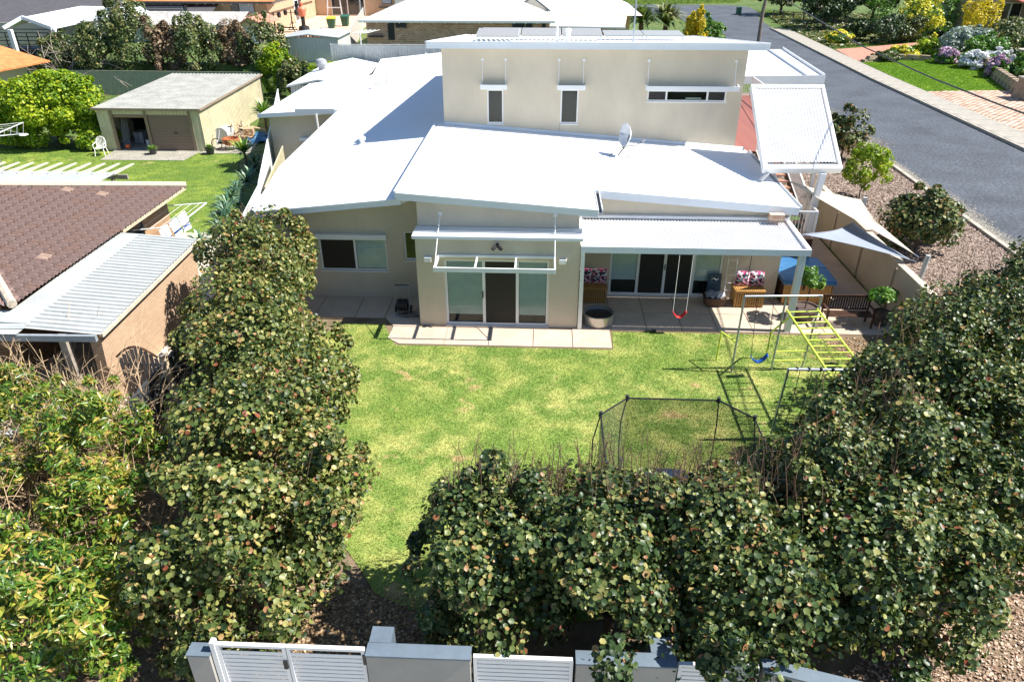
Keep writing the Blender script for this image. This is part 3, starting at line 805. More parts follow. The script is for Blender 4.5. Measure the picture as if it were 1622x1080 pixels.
fascia((-9.77, 26.5, ltop(-9.77) + .02), (-8.92, 21.26, ltop(-8.92) + .02), .18)
fascia((-10.17, 36.6, ltop(-10.17) + .02), (-9.77, 26.5, ltop(-9.77) + .02), .18)
def gutter(x, y0, y1, z):
    mb = MB(); mb.box(x, x + .02, y0, y1, z - .12, z); mb.box(x + .02, x + .12, y0, y1, z - .12, z - .10); mb.box(x + .12, x + .145, y0, y1, z - .12, z + .01)
    g_ = mb.build("gutter", fascia_m, house)
    mb = MB()
    yy = y0 + .15
    mb.box(x + .025, x + .115, y0 + .02, y1 - .02, z - .098, z - .085)
    mb.build("dark_slot_strip", dark_metal, g_)  # dark strip along the gutter floor
gutter(1.63, 20.5, 22.33, mtop(1.62) + .0)
gutter(8.07, 22.5, 29.4, mtop(8.07) + .0)
# soffits
MB().prism([(-8.85, 21.27), (-4.2, 21.27), (-4.2, 22.14), (-8.85, 22.14)], lambda x, y: ltop(x) - .17, lambda x, y: ltop(x) - .135).build("soffit", fascia_m, house)
# apron flashing along upper wall foot
mb = MB(); mb.hexa([(-3.99, 29.38, mtop(-3.99) + .0), (8.0, 29.38, mtop(8.0)), (8.0, 29.49, mtop(8) + .0), (-3.99, 29.49, mtop(-3.99))], [(-3.99, 29.40, mtop(-3.99) + .03), (8.0, 29.40, mtop(8.0) + .03), (8.0, 29.49, mtop(8) + .10), (-3.99, 29.49, mtop(-3.99) + .10)])
mb.build("flashing", fascia_m, house)

# --- windows and doors
def window_y(x0, x1, y, z0, z1, splits, blinds=(), screens=(), name="window", recess=.06, fr=.055, bands=None, parent=house, deep=.35):
    """framed opening facing the garden; splits = inner mullion x positions; blinds/screens = pane indices"""
    mb = MB(); f = fr; yf = y + recess
    mb.box(x0, x1, yf, yf + .07, z0, z0 + f); mb.box(x0, x1, yf, yf + .07, z1 - f, z1)
    mb.box(x0, x0 + f, yf, yf + .07, z0 + f, z1 - f); mb.box(x1 - f, x1, yf, yf + .07, z0 + f, z1 - f)
    for s_ in splits: mb.box(s_ - f * .6, s_ + f * .6, yf - .015, yf + .06, z0 + f, z1 - f)
    w = mb.build(name, frame_m, parent)
    MB().box(x0 - .02, x1 + .02, y - .03, y + recess, z0 - .035, z0 - .002).build("sill", frame_m, w)
    e = [x0 + f] + list(splits) + [x1 - f]
    for i, (a, b) in enumerate(zip(e, e[1:])):
        a2 = a + (f * .6 if i else 0); b2 = b - (f * .6 if i < len(e) - 2 else 0)
        MB().box(a2, b2, yf + .028, yf + .034, z0 + f, z1 - f).build("pane", glass_m, w)
        if i in blinds:
            me = MB().box(0, b2 - a2 - .02, 0, .028, 0, .018).mesh("blind_slat", blind_m)
            n = int((z1 - z0 - 2 * f) / .05)
            lo = bands if bands else 0
            mb = MB()
            for k in range(n):
                z = z0 + f + .02 + k * .05
                if z < z0 + lo: continue
                mb.hexa([(a2 + .01, yf + .050, z), (b2 - .01, yf + .050, z), (b2 - .01, yf + .054, z - .002), (a2 + .01, yf + .054, z - .002)], [(a2 + .01, yf + .075, z + .036), (b2 - .01, yf + .075, z + .036), (b2 - .01, yf + .079, z + .034), (a2 + .01, yf + .079, z + .034)])
            mb.build("blind", blind_m, w)["kind"] = "stuff"
        if i in screens:
            MB().box(a2 + .005, b2 - .005, yf + .005, yf + .010, z0 + f, z1 - f).build("flyscreen", screen_m, w)
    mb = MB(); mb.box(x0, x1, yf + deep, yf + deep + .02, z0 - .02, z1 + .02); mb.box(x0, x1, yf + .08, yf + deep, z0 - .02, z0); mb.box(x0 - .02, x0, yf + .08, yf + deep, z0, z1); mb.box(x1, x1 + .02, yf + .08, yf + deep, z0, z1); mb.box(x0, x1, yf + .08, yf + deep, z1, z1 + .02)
    mb.build("dark_room_backing", room_m, w)  # dark box painted in for the unlit room behind the panes
    return w
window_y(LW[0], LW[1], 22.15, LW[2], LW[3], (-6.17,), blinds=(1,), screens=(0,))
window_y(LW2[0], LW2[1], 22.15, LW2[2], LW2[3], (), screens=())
# roller shutter box over the left window
MB().box(-7.42, -5.05, 21.98, 22.148, 2.13, 2.30).build("shutter_box", frame_m, house, bevel=.02)
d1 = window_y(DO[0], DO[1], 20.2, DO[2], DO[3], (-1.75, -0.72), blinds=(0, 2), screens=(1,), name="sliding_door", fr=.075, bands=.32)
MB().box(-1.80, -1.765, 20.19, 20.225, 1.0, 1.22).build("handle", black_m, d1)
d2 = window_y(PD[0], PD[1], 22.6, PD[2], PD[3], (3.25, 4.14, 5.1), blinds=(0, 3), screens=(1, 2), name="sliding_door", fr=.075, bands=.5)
MB().box(4.12, 4.155, 22.60, 22.63, 1.0, 1.2).build("handle", black_m, d2)
for u, sp, scn in zip(UW, ((), (), (4.72, 6.3)), ((), (), (0, 2))):
    w = window_y(u[0], u[1], 29.5, u[2], u[3], sp, screens=scn, recess=.03)
MB().box(5.5, 6.1, 29.66, 29.70, 5.19, 5.25).build("window_ornament", frame_m, house)
# awnings on rods over the upper windows
def hung_awning(x0, x1, y, z, d, rods, ztop, h=.14, slope=.06):
    mb = MB(); mb.hexa([(x0, y - d, z - h), (x1, y - d, z - h), (x1, y - .005, z - h + slope), (x0, y - .005, z - h + slope)], [(x0, y - d, z - h + .03), (x1, y - d, z - h + .03), (x1, y - .005, z - h + .03 + slope), (x0, y - .005, z - h + .03 + slope)])
    mb.box(x0, x1, y - d - .03, y - d, z - h - .02, z + .02)
    for x in (x0, x1 - .04): mb.box(x, x + .04, y - d, y - .005, z - h + .09, z + .05)
    a = mb.build("awning", frame_m, house, bevel=.006)
    for x in rods:
        mb = MB(); mb.tube([(x, y - d + .05, z), (x, y - .03, ztop)], .013, 6); mb.build("rod", frame_m, a)
        mb = MB(); mb.tube([(x, y - .04, ztop), (x, y, ztop)], .055, 12); mb.build("wall_plate", frame_m, a)
for x0, x1, rods in ((-2.5, -1.47, (-2.42, -1.53)), (0.47, 1.55, (.52, 1.46)), (3.87, 7.4, (3.93, 7.22))):
    hung_awning(x0, x1, 29.5, 5.74, .32, rods, 6.63)
# open frame awning over the living room doors
mb = MB(); y0, y1, z = 19.2, 20.19, 2.36; X0, X1 = -3.12, 0.42
mb.box(X0, X1, y0, y0 + .05, z - .07, z + .07)
mb.box(X0, X1, y1 - .05, y1, z + .0, z + .08)
for x in (X0, X1 - .05): mb.box(x, x + .05, y0 + .05, y1 - .05, z - .05, z + .07)
for x in (-1.95, -0.78): mb.box(x, x + .05, y0 + .05, y1 - .05, z - .04, z + .04)
aw = mb.build("awning", frame_m, house, bevel=.005)
for x in (X0 + .03, X1 - .03):
    MB().tube([(x, y0 + .12, z + .05), (x, 20.17, 3.0), (x, 20.92, 3.45)], .014, 6).build("rod", frame_m, aw)
    MB().tube([(x, 20.90, 3.45), (x, 20.95, 3.45)], .06, 12).build("wall_plate", frame_m, aw)
for x in (-3.42, .64): MB().box(x - .11, x + .11, 20.10, 20.20, 2.20, 2.35).build("wall_light", frame_m, house, bevel=.01)
# twin spotlight under the ledge
mb = MB(); mb.tube([(-1.32, 20.2, 2.78), (-1.32, 20.1, 2.78)], .05, 8); mb.tube([(-1.36, 20.1, 2.76), (-1.45, 19.98, 2.70)], .055, 8); mb.tube([(-1.28, 20.1, 2.76), (-1.19, 19.98, 2.70)], .055, 8)
mb.build("spotlight", black_m, house)
# patio roof: corrugated sheet, frame, gutter, posts, downpipe
zr = lambda y: 2.72 + (y - 20.2) * 0.035
mb = MB(); mb.ribs((1.3, 20.32, zr(20.2) + .02), (7.72, 20.32, zr(20.2) + .02), (7.72, 22.42, zr(22.5) + .02), (1.3, 22.42, zr(22.5) + .02), 0.10, 0.02)
pr = mb.build("patio_roof", rib_white, house, solid=.004)
mb = MB(); mb.box(1.16, 7.86, 20.08, 20.14, 2.60, 2.80); mb.box(1.16, 7.86, 20.14, 20.30, 2.60, 2.63); mb.box(1.16, 7.86, 20.28, 20.31, 2.60, 2.74); mb.build("gutter", fascia_m, house)
mb = MB(); mb.hexa([(7.74, 20.14, 2.62), (7.86, 20.14, 2.62), (7.86, 22.5, 2.70), (7.74, 22.5, 2.70)], [(7.74, 20.14, 2.82), (7.86, 20.14, 2.82), (7.86, 22.5, 2.90), (7.74, 22.5, 2.90)])
mb.hexa([(1.16, 20.14, 2.62), (1.28, 20.14, 2.62), (1.28, 22.5, 2.70), (1.16, 22.5, 2.70)], [(1.16, 20.14, 2.80), (1.28, 20.14, 2.80), (1.28, 22.5, 2.88), (1.16, 22.5, 2.88)])
mb.box(1.16, 7.86, 22.44, 22.595, 2.84, 2.93); mb.build("roof_trim", frame_m, house)
MB().box(1.3, 7.7, 20.5, 22.4, 2.60, 2.62).build("ceiling", M("patio_ceiling_lining", (.55, .52, .46), .8), house)
MB().box(7.6, 7.78, 20.18, 20.36, 0.02, 2.60).build("post", fascia_m, house, bevel=.008)
MB().box(1.17, 1.29, 20.12, 20.19, 0.02, 2.60).build("downpipe", frame_m, house, bevel=.01)
MB().hexa([(7.15, 22.1, 2.95), (7.6, 22.1, 2.95), (7.6, 22.38, 2.95), (7.15, 22.38, 2.95)], [(7.15, 22.1, 3.15), (7.6, 22.1, 3.15), (7.6, 22.38, 3.15), (7.15, 22.38, 3.15)]).build("brick_pier", red_brick, house)
# wall conduit under upper window
MB().box(.60, .62, 29.47, 29.5, 3.95, 4.24).build("wall_joint", grey_plastic, house)
# flues and vents on the left roof
def flue(x, y, r, h, cap=1.6):
    z = ltop(x); mb = MB(); mb.lathe((x, y, z - .05), [(r * 1.9, 0), (r * 1.5, .08), (r, .12), (r, h), (r * cap, h), (r * cap, h + .10), (r * .4, h + .16)], 12); mb.build("flue", grey_plastic if r > .2 else frame_m, house)
flue(-7.25, 28.9, .09, .22); flue(-9.35, 42.2, .08, .6); flue(-9.1, 43.6, .1, .65); flue(-8.1, 52, .06, .3)
# rear wing with its own skillion roof and gable-roofed garage behind
mb = MB(); mb.box(-14.0, -10.25, 37.2, 37.4, 0, 2.9); mb.box(-14.0, -13.8, 37.4, 44, 0, 2.9); mb.build("wall", render_wall, house)
mb = MB(); mb.prism([(-14.25, 36.5), (-10.15, 36.5), (-10.15, 37.5), (-10.6, 47.3), (-14.2, 45.2)], lambda x, y: 2.82 + .06 * (x + 14.2), lambda x, y: 2.98 + .06 * (x + 14.2)); mb.build("roof", white_metal, house)
mb = MB(); strip(mb, (-14.3, 36.5, 3.03), (-10.1, 36.5, 3.28), .2); mb.build("fascia", fascia_m, house)
mb = MB(); strip(mb, (-12.3, 36.3, 3.32), (-10.3, 36.3, 3.36), .22); mb.build("awning_box", fascia_m, house)
MB().tube([(-11.3, 36.4, 3.1), (-11.3, 36.5, 1.6)], .05, 6).build("downpipe", frame_m, house)
MB().box(-12.5, -11.5, 36.9, 37.18, 1.6, 1.75).build("condenser", fascia_m, house)
mb = MB(); mb.ribs((-16.2, 47.6, 0), (-12.8, 47.6, 0), (-12.8, 47.6, 2.45), (-16.2, 47.6, 2.45), .2, .02)
mb.box(-16.2, -16.1, 47.6, 56, 0, 2.4); mb.build("garage_wall", fence_grey, house)
mb = MB(); mb.add([(-16.4, 47.4, 2.45), (-14.3, 47.4, 2.85), (-12.2, 47.4, 2.45), (-16.4, 56.6, 2.45), (-14.3, 56.6, 2.85), (-12.2, 56.6, 2.45)] + [(-16.4, 47.4, 2.35), (-14.3, 47.4, 2.75), (-12.2, 47.4, 2.35), (-16.4, 56.6, 2.35), (-14.3, 56.6, 2.75), (-12.2, 56.6, 2.35)],
    [(0, 1, 4, 3), (1, 2, 5, 4), (6, 7, 1, 0), (7, 8, 2, 1), (9, 6, 0, 3), (2, 8, 11, 5)]); mb.build("garage_roof", white_metal, house)
mb = MB(); mb.ribs((-11.8, 54.9, 2.62), (-4.4, 54.9, 2.62), (-4.4, 56.2, 2.60), (-11.8, 56.2, 2.60), .25, .03); mb.build("garage_roof", white_metal, house)
MB().lathe((-15.5, 52.6, 2.55), [(.22, 0), (.22, .25), (.34, .3), (.40, .5), (.34, .72), (.12, .82)], 14).build("roof_ventilator", grey_plastic, house)
# balcony: deck boards, carport roof, steep stair roof, stairs, railings
dk = MB().box(7.64, 11.2, 29.6, 41.5, 3.10, 3.17).build("balcony_floor", dark_timber, house)
me = MB().box(0, 3.5, 0, .125, 0, .03).mesh("deck_board", deck_m)
pieces("deck_board", me, dk, [(7.66, 29.62 + i * .14, 3.172) for i in range(84)])
mb = MB(); mb.prism([(8.4, 42.2), (15.3, 42.9), (16.1, 54.0), (8.4, 53.0)], 3.80, 3.95); mb.build("carport_roof", white_metal, house)
mb = MB(); strip(mb, (8.3, 42.1, 4.05), (15.45, 42.85, 4.05), .42); strip(mb, (15.4, 42.9, 4.1), (16.2, 54, 4.1), .30); strip(mb, (15.15, 54, 4.08), (14.5, 42.95, 4.08), .12); mb.build("fascia", fascia_m, house)
for x, y in ((15.0, 43.2), (11.8, 43.0), (9.2, 42.9), (15.6, 53)): MB().box(x - .07, x + .07, y - .07, y + .07, 0, 3.7).build("post", frame_m, house)
# stair roof: tilted panel of corrugated sheet in a deep white frame
A = Vector((7.55, 25.0, 3.78)); B = Vector((10.28, 25.12, 3.78)); C = Vector((10.42, 28.84, 5.92)); D = Vector((7.68, 28.72, 5.92))
nn = (B - A).cross(D - A).normalized()
def onp(u, v, h=0): return A.lerp(B, u).lerp(D.lerp(C, u), v) + nn * h
mb = MB(); mb.ribs(onp(.07, .085, -.03), onp(.95, .085, -.03), onp(.95, .95, -.03), onp(.07, .95, -.03), 0.11, 0.02); mb.build("stair_roof", rib_white, house, solid=.004)
mb = MB()
def slab4(u0, u1, v0, v1, h0, h1):
    mb.hexa([onp(u0, v0, h0), onp(u1, v0, h0), onp(u1, v1, h0), onp(u0, v1, h0)], [onp(u0, v0, h1), onp(u1, v0, h1), onp(u1, v1, h1), onp(u0, v1, h1)])
slab4(0, 1, 0, .045, -.22, .03); slab4(0, 1, .955, 1, -.22, .03); slab4(0, .06, .046, .954, -.22, .03); slab4(.955, 1, .046, .954, -.22, .03)
mb.build("stair_roof_frame", frame_m, house, bevel=.03)
MB().hexa([(9.22, 24.95, 0), (9.42, 24.95, 0), (9.42, 25.15, 0), (9.22, 25.15, 0)], [(9.55, 25.05, 3.62), (9.75, 25.05, 3.62), (9.75, 25.25, 3.62), (9.55, 25.25, 3.62)]).build("post", frame_m, house)
MB().bar((7.75, 25.05, 3.62), (7.5, 24.9, 3.42), .12, .06).build("roof_bracket", grey_plastic, house)
mb = MB()
for s_ in (-1, 1): mb.bar((9.0 + s_ * .45, 25.2, 1.62), (9.0 + s_ * .45, 29.6, 3.06), .05, .22)
mb.box(8.52, 9.48, 24.35, 25.3, .03, 1.50)
st = mb.build("stair", dark_timber, house)
red_tread = M("red_timber_tread", (.50, .27, .18), .6, .15)
me = MB().box(-.42, .42, 0, .24, 0, .045).mesh("tread", red_tread)
pieces("tread", me, st, [(9.0, 25.35 + i * .40, 1.72 + i * .131) for i in range(11)])
me = MB().box(0, .94, 0, .13, 0, .035).mesh("landing_board", red_tread)
pieces("landing_board", me, st, [(8.53, 24.36 + i * .135, 1.50) for i in range(7)])
tr_ = MB(); tr_.hexa([onp(.07, .047, -.1), onp(.95, .047, -.1), onp(.95, .075, -.1), onp(.07, .075, -.1)], [onp(.07, .047, -.06), onp(.95, .047, -.06), onp(.95, .075, -.06), onp(.07, .075, -.06)])
tr_.build("dark_slot_strip", cap_m, house)  # dark strip painting the shaded gap below the stair roof sheet
def railing(pts, h=.95, sp=.11, name="railing"):
    rl = MB()
    for p, q in zip(pts, pts[1:]):
        p = Vector(p); q = Vector(q); up = Vector((0, 0, h))
        rl.bar(p + up, q + up, .05, .04); rl.bar(p + Vector((0, 0, .1)), q + Vector((0, 0, .1)), .04, .03)
        rl.bar(p, p + up, .05); rl.bar(q, q + up, .05)
    r = rl.build(name, frame_m, house)
    for p, q in zip(pts, pts[1:]):
        p = Vector(p); q = Vector(q); L = (q - p).length; n = int(L / sp); me = MB().box(-.009, .009, -.009, .009, .1, h).mesh("baluster", frame_m)
        pieces("baluster", me, r, [tuple(p.lerp(q, i / n)) for i in range(1, n)])
railing([(8.54, 25.3, 1.62), (8.54, 29.6, 3.17)]); railing([(9.47, 25.3, 1.62), (9.47, 29.6, 3.17)])
railing([(8.54, 24.36, 1.55), (9.46, 24.36, 1.55)]); railing([(9.46, 24.4, 1.55), (9.46, 25.3, 1.55)])
railing([(11.15, 29.7, 3.2), (11.15, 41.4, 3.2)]); railing([(8.0, 41.4, 3.2), (11.1, 41.4, 3.2)]); railing([(9.5, 29.7, 3.2), (11.1, 29.7, 3.2)])
for x, y in ((11.05, 29.8), (11.05, 35.5), (11.05, 41.3)): MB().box(x - .06, x + .06, y - .06, y + .06, 0, 3.1).build("post", frame_m, house)
# ------------------------------------------------------------------ things in the back yard
t = thing("satellite_dish", "pale oval satellite dish on a bent dark arm standing on the white house roof", "satellite dish", (2.75, 26.9, mtop(2.75)))
def dish_fn(u, v):
    a = u * 2 * math.pi; r = v * .36; p = Vector((0, r * math.cos(a), r * math.sin(a) * 1.15)); p.x = -.22 * (v * v)
    m = Matrix.Rotation(R(8), 3, 'Y') @ Matrix.Rotation(R(0), 3, 'Z'); q = m @ p
    q = Matrix.Rotation(R(26), 3, 'Z') @ q
    return (3.12 + q.x, 26.95 + q.y, mtop(2.9) + .74 + q.z)
mb = MB(); mb.grid(dish_fn, 24, 6); mb.build("reflector", M("dish_grey", (.62, .64, .68), .5), t, smooth=True, solid=.012)
z0 = mtop(2.75)
MB().tube([(2.75, 26.9, z0), (2.78, 26.9, z0 + .05), (3.0, 26.9, z0 + .35), (3.12, 26.95, z0 + .72)], .025, 8).build("mast", dark_metal, t)
MB().tube([(3.0, 26.9, z0 + .34), (3.35, 26.85, z0 + .38), (3.62, 26.8, z0 + .55)], .016, 6).build("arm", dark_metal, t)
MB().tube([(3.56, 26.8, z0 + .52), (3.68, 26.8, z0 + .62)], .045, 8).build("receiver", grey_plastic, t)
mb = MB(); mb.tube([(3.0, 26.9, z0 + .35), (2.45, 27.3, z0 + .03)], .012, 6); mb.tube([(3.0, 26.9, z0 + .35), (2.4, 26.7, z0 + .03)], .012, 6); mb.build("stay", dark_metal, t)

# hose reel
t = thing("hose_reel", "wheeled garden hose reel with a tall grey tube handle on the paving by the corner", "hose reel", (-4.45, 20.95, .025))
mb = MB()
for x in (-4.68, -4.28): mb.tube([(x, 20.7, .04), (x + .03, 20.95, .1), (x, 21.05, .45), (x, 21.15, .92)], .014, 6)
mb.tube([(-4.68, 21.15, .92), (-4.28, 21.15, .92)], .02, 6); mb.tube([(-4.68, 20.7, .04), (-4.28, 20.7, .04)], .014, 6); mb.build("frame", galv, t)
mb = MB(); mb.tube([(-4.66, 21.0, .32), (-4.30, 21.0, .32)], .16, 14)
for k in range(5): mb.tube([(-4.62 + k * .07, 21.0, .32), (-4.58 + k * .07, 21.0, .32)], .19 + .01 * (k % 2), 16)
mb.build("hose_coil", black_m, t)
for x in (-4.72, -4.22): MB().tube([(x - .02, 21.08, .14), (x + .02, 21.08, .14)], .12, 14).build("wheel", black_m, t)
MB().tube([(-4.7, 21.16, .93), (-4.26, 21.16, .93)], .026, 8).build("grip", black_m, t)
pts = [(-4.3 + .35 * math.cos(a * .55) + a * .012, 20.75 + .16 * math.sin(a * .55), .045 + .004 * a) for a in range(22)]
MB().tube(pts, .012, 5).build("hose", dark_metal, t)

def cushion(x, y, z, label, rz=0.0, lean=-.35):
    def fn(u, v):
        a = (u - .5) * 2; b = (v - .5) * 2; e = .22 * (1 - a ** 4) * (1 - b ** 4)
        return (a * .24, b * .24, e * .42)
    m1 = MB(); m1.grid(fn, 10, 10); m1.grid(lambda u, v: (lambda p: (p[0], p[1], -p[2]))(fn(1 - u, v)), 10, 10)
    me = m1.mesh("cushion", cushion_m, smooth=True)
    o = link(bpy.data.objects.new("cushion", me)); o.location = (x, y, z); o.rotation_euler = (R(90) + lean, 0, rz)
    return tag(o, label, "cushion", "floral cushions on the slatted boxes")
def slat_bench(x0, x1, y0, y1, h, label):
    t = thing("storage_bench", label, "storage bench", ((x0 + x1) / 2, y0, .025), 0, "slatted timber storage benches")
    MB().box(x0 + .04, x1 - .04, y0 + .04, y1 - .03, .06, h - .05).build("inner_box", dark_timber, t)
    me = MB().box(0, .05, 0, .022, .05, h - .05).mesh("slat", timber); n = int((x1 - x0) / .072)
    pieces("slat", me, t, [(x0 + .02 + i * .072, y0 + .012, 0) for i in range(n)])
    me = MB().box(0, .022, 0, .05, .05, h - .05).mesh("slat", timber); n = int((y1 - y0) / .072)
    pieces("slat", me, t, [(x, y0 + .02 + i * .072, 0) for i in range(n) for x in (x0 + .012, x1 - .034)])
    me = MB().box(0, .055, 0, y1 - y0 - .02, h - .03, h).mesh("lid_slat", timber); n = int((x1 - x0) / .07)
    pieces("lid_slat", me, t, [(x0 + .01 + i * .07, y0 + .01, 0) for i in range(n)])
    mb = MB(); mb.box(x0, x1, y0 - .012, y0 + .01, h - .06, h + .004); mb.box(x0, x1, y1 - .01, y1 + .012, h - .06, h + .004); mb.box(x0 - .012, x0, y0, y1, h - .06, h + .004); mb.box(x1, x1 + .012, y0, y1, h - .06, h + .004); mb.build("rim", timber, t)
    for x in (x0 + .02, x1 - .06):
        for y in (y0 + .02, y1 - .06): MB().box(x, x + .04, y, y + .04, .026, .06).build("foot", dark_timber, t)
slat_bench(1.32, 2.2, 21.95, 22.5, .60, "slatted timber storage bench standing in shade at the left end of the back patio")
slat_bench(6.38, 7.36, 21.85, 22.5, .62, "slatted timber storage bench half in sun at the right end of the back patio")
cushion(1.46, 22.40, .84, "floral cushion on the left slatted bench, nearest the white downpipe")
cushion(1.96, 22.38, .84, "floral cushion on the left slatted bench, nearest the glass doors")
cushion(6.68, 22.36, .86, "floral cushion on the right slatted bench, nearest the glass doors")
cushion(7.15, 22.36, .86, "floral cushion on the right slatted bench, nearest the blue-covered spa")
t = thing("planter_tub", "round brushed steel tub filled with dark soil at the patio edge", "planter", (1.85, 20.62, .025))
MB().lathe((1.85, 20.62, .025), [(.40, 0), (.47, .03), (.50, .34), (.505, .36), (.47, .37), (.465, .30), (.46, .26), (.02, .26)], 30).build("tub", steel_tub, t)
MB().lathe((1.85, 20.62, .25), [(.455, 0), (.44, .04), (.2, .075), (.02, .08)], 26).build("filling", black_m, t)
t = thing("laundry_basket", "low dark woven basket heaped with grey and white clothes by the patio doors", "basket", (5.8, 22.05, .025))
mb = MB(); b = [(5.42, 21.82), (6.12, 21.82), (6.12, 22.3), (5.42, 22.3)]
mb.hexa([(5.48, 21.86, .03), (6.06, 21.86, .03), (6.06, 22.26, .03), (5.48, 22.26, .03)], [(5.42, 21.82, .32), (6.12, 21.82, .32), (6.12, 22.3, .32), (5.42, 22.3, .32)]); mb.build("basket", wicker, t)
mb = MB()
for (a, c) in (((5.42, 21.82), (6.12, 21.82)), ((6.12, 21.82), (6.12, 22.3)), ((6.12, 22.3), (5.42, 22.3)), ((5.42, 22.3), (5.42, 21.82))): mb.tube([(*a, .325), (*c, .325)], .02, 6)
mb.build("rim", wicker, t)
def heap(name, label, cx, cy, z, rx, ry, h, mat, seed):
    r = random.Random(seed); ph = [r.uniform(0, 6) for _ in range(6)]
    def fn(u, v):
        a = u * 2 * math.pi; k = v
        w = 1 + .18 * math.sin(3 * a + ph[0]) + .1 * math.sin(5 * a + ph[1])
        return (cx + rx * k * w * math.cos(a), cy + ry * k * w * math.sin(a), z + h * (1 - k * k) + .05 * math.sin(7 * a * k + ph[2]) * k + .04 * math.sin(11 * k + ph[3] + a * 3))
    mb = MB(); mb.grid(fn, 28, 9); return mb.build(name, mat, None, smooth=True, solid=.01)
tag(heap("clothes_pile", "", 5.68, 22.08, .33, .24, .2, .14, cloth_g, 3), "grey crumpled clothes lying in the dark woven basket", "clothes")
tag(heap("towel", "", 5.95, 22.04, .34, .15, .16, .16, cloth_w, 4), "white crumpled towel on the right side of the dark woven basket", "towel")
# folded blue board and white drying stand by the door
t = thing("drying_stand", "folded white clothes airer leaning on the wall right of the patio doors", "clothes airer", (6.2, 22.35, .025))
mb = MB()
for x in (6.12, 6.42): mb.tube([(x, 22.2, .03), (x + .04, 22.5, 1.55)], .014, 6)
for k in range(6): mb.tube([(6.125 + k * .006, 22.22 + k * .05, .2 + k * .25), (6.43 + k * .006, 22.22 + k * .05, .2 + k * .25)], .008, 5)
mb.tube([(6.2, 22.3, 1.0), (6.9, 22.45, 1.02)], .012, 5); mb.build("frame", frame_m, t)
t = thing("bodyboard", "dark blue board with a pale squiggle leaning beside the patio doors", "bodyboard", (5.85, 22.45, .025))
MB().hexa([(5.55, 22.35, .05), (6.05, 22.35, .05), (6.05, 22.40, .05), (5.55, 22.40, .05)], [(5.60, 22.52, .92), (6.02, 22.52, .92), (6.02, 22.57, .92), (5.60, 22.57, .92)]).build("board", M("slate_blue_foam", (.035, .07, .11), .5), t, bevel=.02)
MB().tube([(5.7, 22.475, .74), (5.78, 22.495, .8), (5.85, 22.475, .72), (5.93, 22.49, .78)], .014, 5).build("squiggle", frame_m, t)
tag(MB().hexa([(3.25, 20.0, .03), (3.62, 20.0, .03), (3.62, 20.1, .03), (3.25, 20.1, .03)], [(3.27, 20.01, .09), (3.60, 20.01, .09), (3.60, 20.09, .09), (3.27, 20.09, .09)]).build("drain_block", dark_metal, None, bevel=.01), "small dark block lying where the lawn meets the patio", "block")

# hot tub
t = thing("hot_tub", "timber-clad hot tub under a padded blue folding cover at the house corner", "hot tub", (8.9, 23.2, .025))
MB().box(8.02, 9.62, 22.2, 24.1, .03, .74).build("cabinet", dark_timber, t)
me = MB().box(0, .085, 0, .02, .04, .74).mesh("cladding_board", timber)
pieces("cladding_board", me, t, [(8.03 + i * .098, 22.178, 0) for i in range(16)])
me = MB().box(0, .02, 0, .085, .04, .74).mesh("cladding_board", timber)
pieces("cladding_board", me, t, [(9.622, 22.21 + i * .098, 0) for i in range(19)])
for y0_, y1_ in ((22.1, 23.14), (23.16, 24.2)):
    mb = MB(); mb.hexa([(7.96, y0_, .75), (9.70, y0_, .75), (9.70, y1_, .75), (7.96, y1_, .75)], [(7.96, y0_, .90 if y0_ < 23 else .95), (9.70, y0_, .90 if y0_ < 23 else .95), (9.70, y1_, .95 if y0_ < 23 else .90), (7.96, y1_, .95 if y0_ < 23 else .90)])
    mb.build("cover", blue_vinyl, t, bevel=.035)
MB().box(8.6, 8.66, 22.07, 22.098, .6, .9).build("strap", black_m, t)

# potted tree, pot plant and slatted bench
def potted(x, y, z, label, pr_, ph, cz, cr, n, size, mat, seed, stem, name="potted_tree", cat="potted tree"):
    rg = np.random.default_rng(seed); t = thing(name, label, cat, (x, y, z))
    MB().lathe((x, y, z), [(pr_ * .7, 0), (pr_, ph * .9), (pr_ * 1.08, ph * .92), (pr_ * 1.08, ph), (pr_ * .94, ph), (pr_ * .92, ph - .05), (.02, ph - .05)], 20).build("pot", M("glazed_pot", (.12, .09, .08), .4), t)
    if stem: MB().tube([(x, y, z + ph - .08), (x + .02, y, z + ph + .3), (x, y, cz)], .022, 6).build("stem", trunk_m, t)
    P, Nn, tone = crown_points((0, 0, cz - z), cr, n, rg, 14, .45); V, F, T = scatter(P, Nn, size, "diamond", rg, .5, tone)
    o = link(bpy.data.objects.new("crown", mesh_np("crown", V, F, mat, T))); o.parent = t; o["kind"] = "stuff"
potted(8.45, 21.15, .025, "standard tree with a bright round crown in a wide dark pot by the patio post", .42, .42, 1.52, (.45, .45, .38), 1500, .045, fresh_leaf, 5, True)
potted(10.75, 20.85, .025, "leafy green plant in a dark pot by the right end of the slatted bench", .26, .45, .98, (.48, .45, .22), 900, .055, fresh_leaf, 6, True, "pot_plant", "pot plant")
t = thing("garden_bench", "dark slatted timber garden bench with its back to the rear yard", "bench", (9.6, 20.8, .025))
BX0, BX1 = 8.92, 10.38
me = MB().box(-.02, .02, 0, .02, 0, .40).mesh("back_slat", dark_timber)
pieces("back_slat", me, t, [(BX0 + .10 + i * .078, 21.02, .48) for i in range(17)])
me = MB().box(0, BX1 - BX0, 0, .07, 0, .022).mesh("seat_slat", dark_timber)
pieces("seat_slat", me, t, [(BX0, 20.52 + i * .09, .42) for i in range(5)])
mb = MB(); mb.box(BX0, BX1, 21.01, 21.05, .88, .95); mb.box(BX0, BX1, 21.01, 21.05, .45, .49); mb.build("back_rail", dark_timber, t)
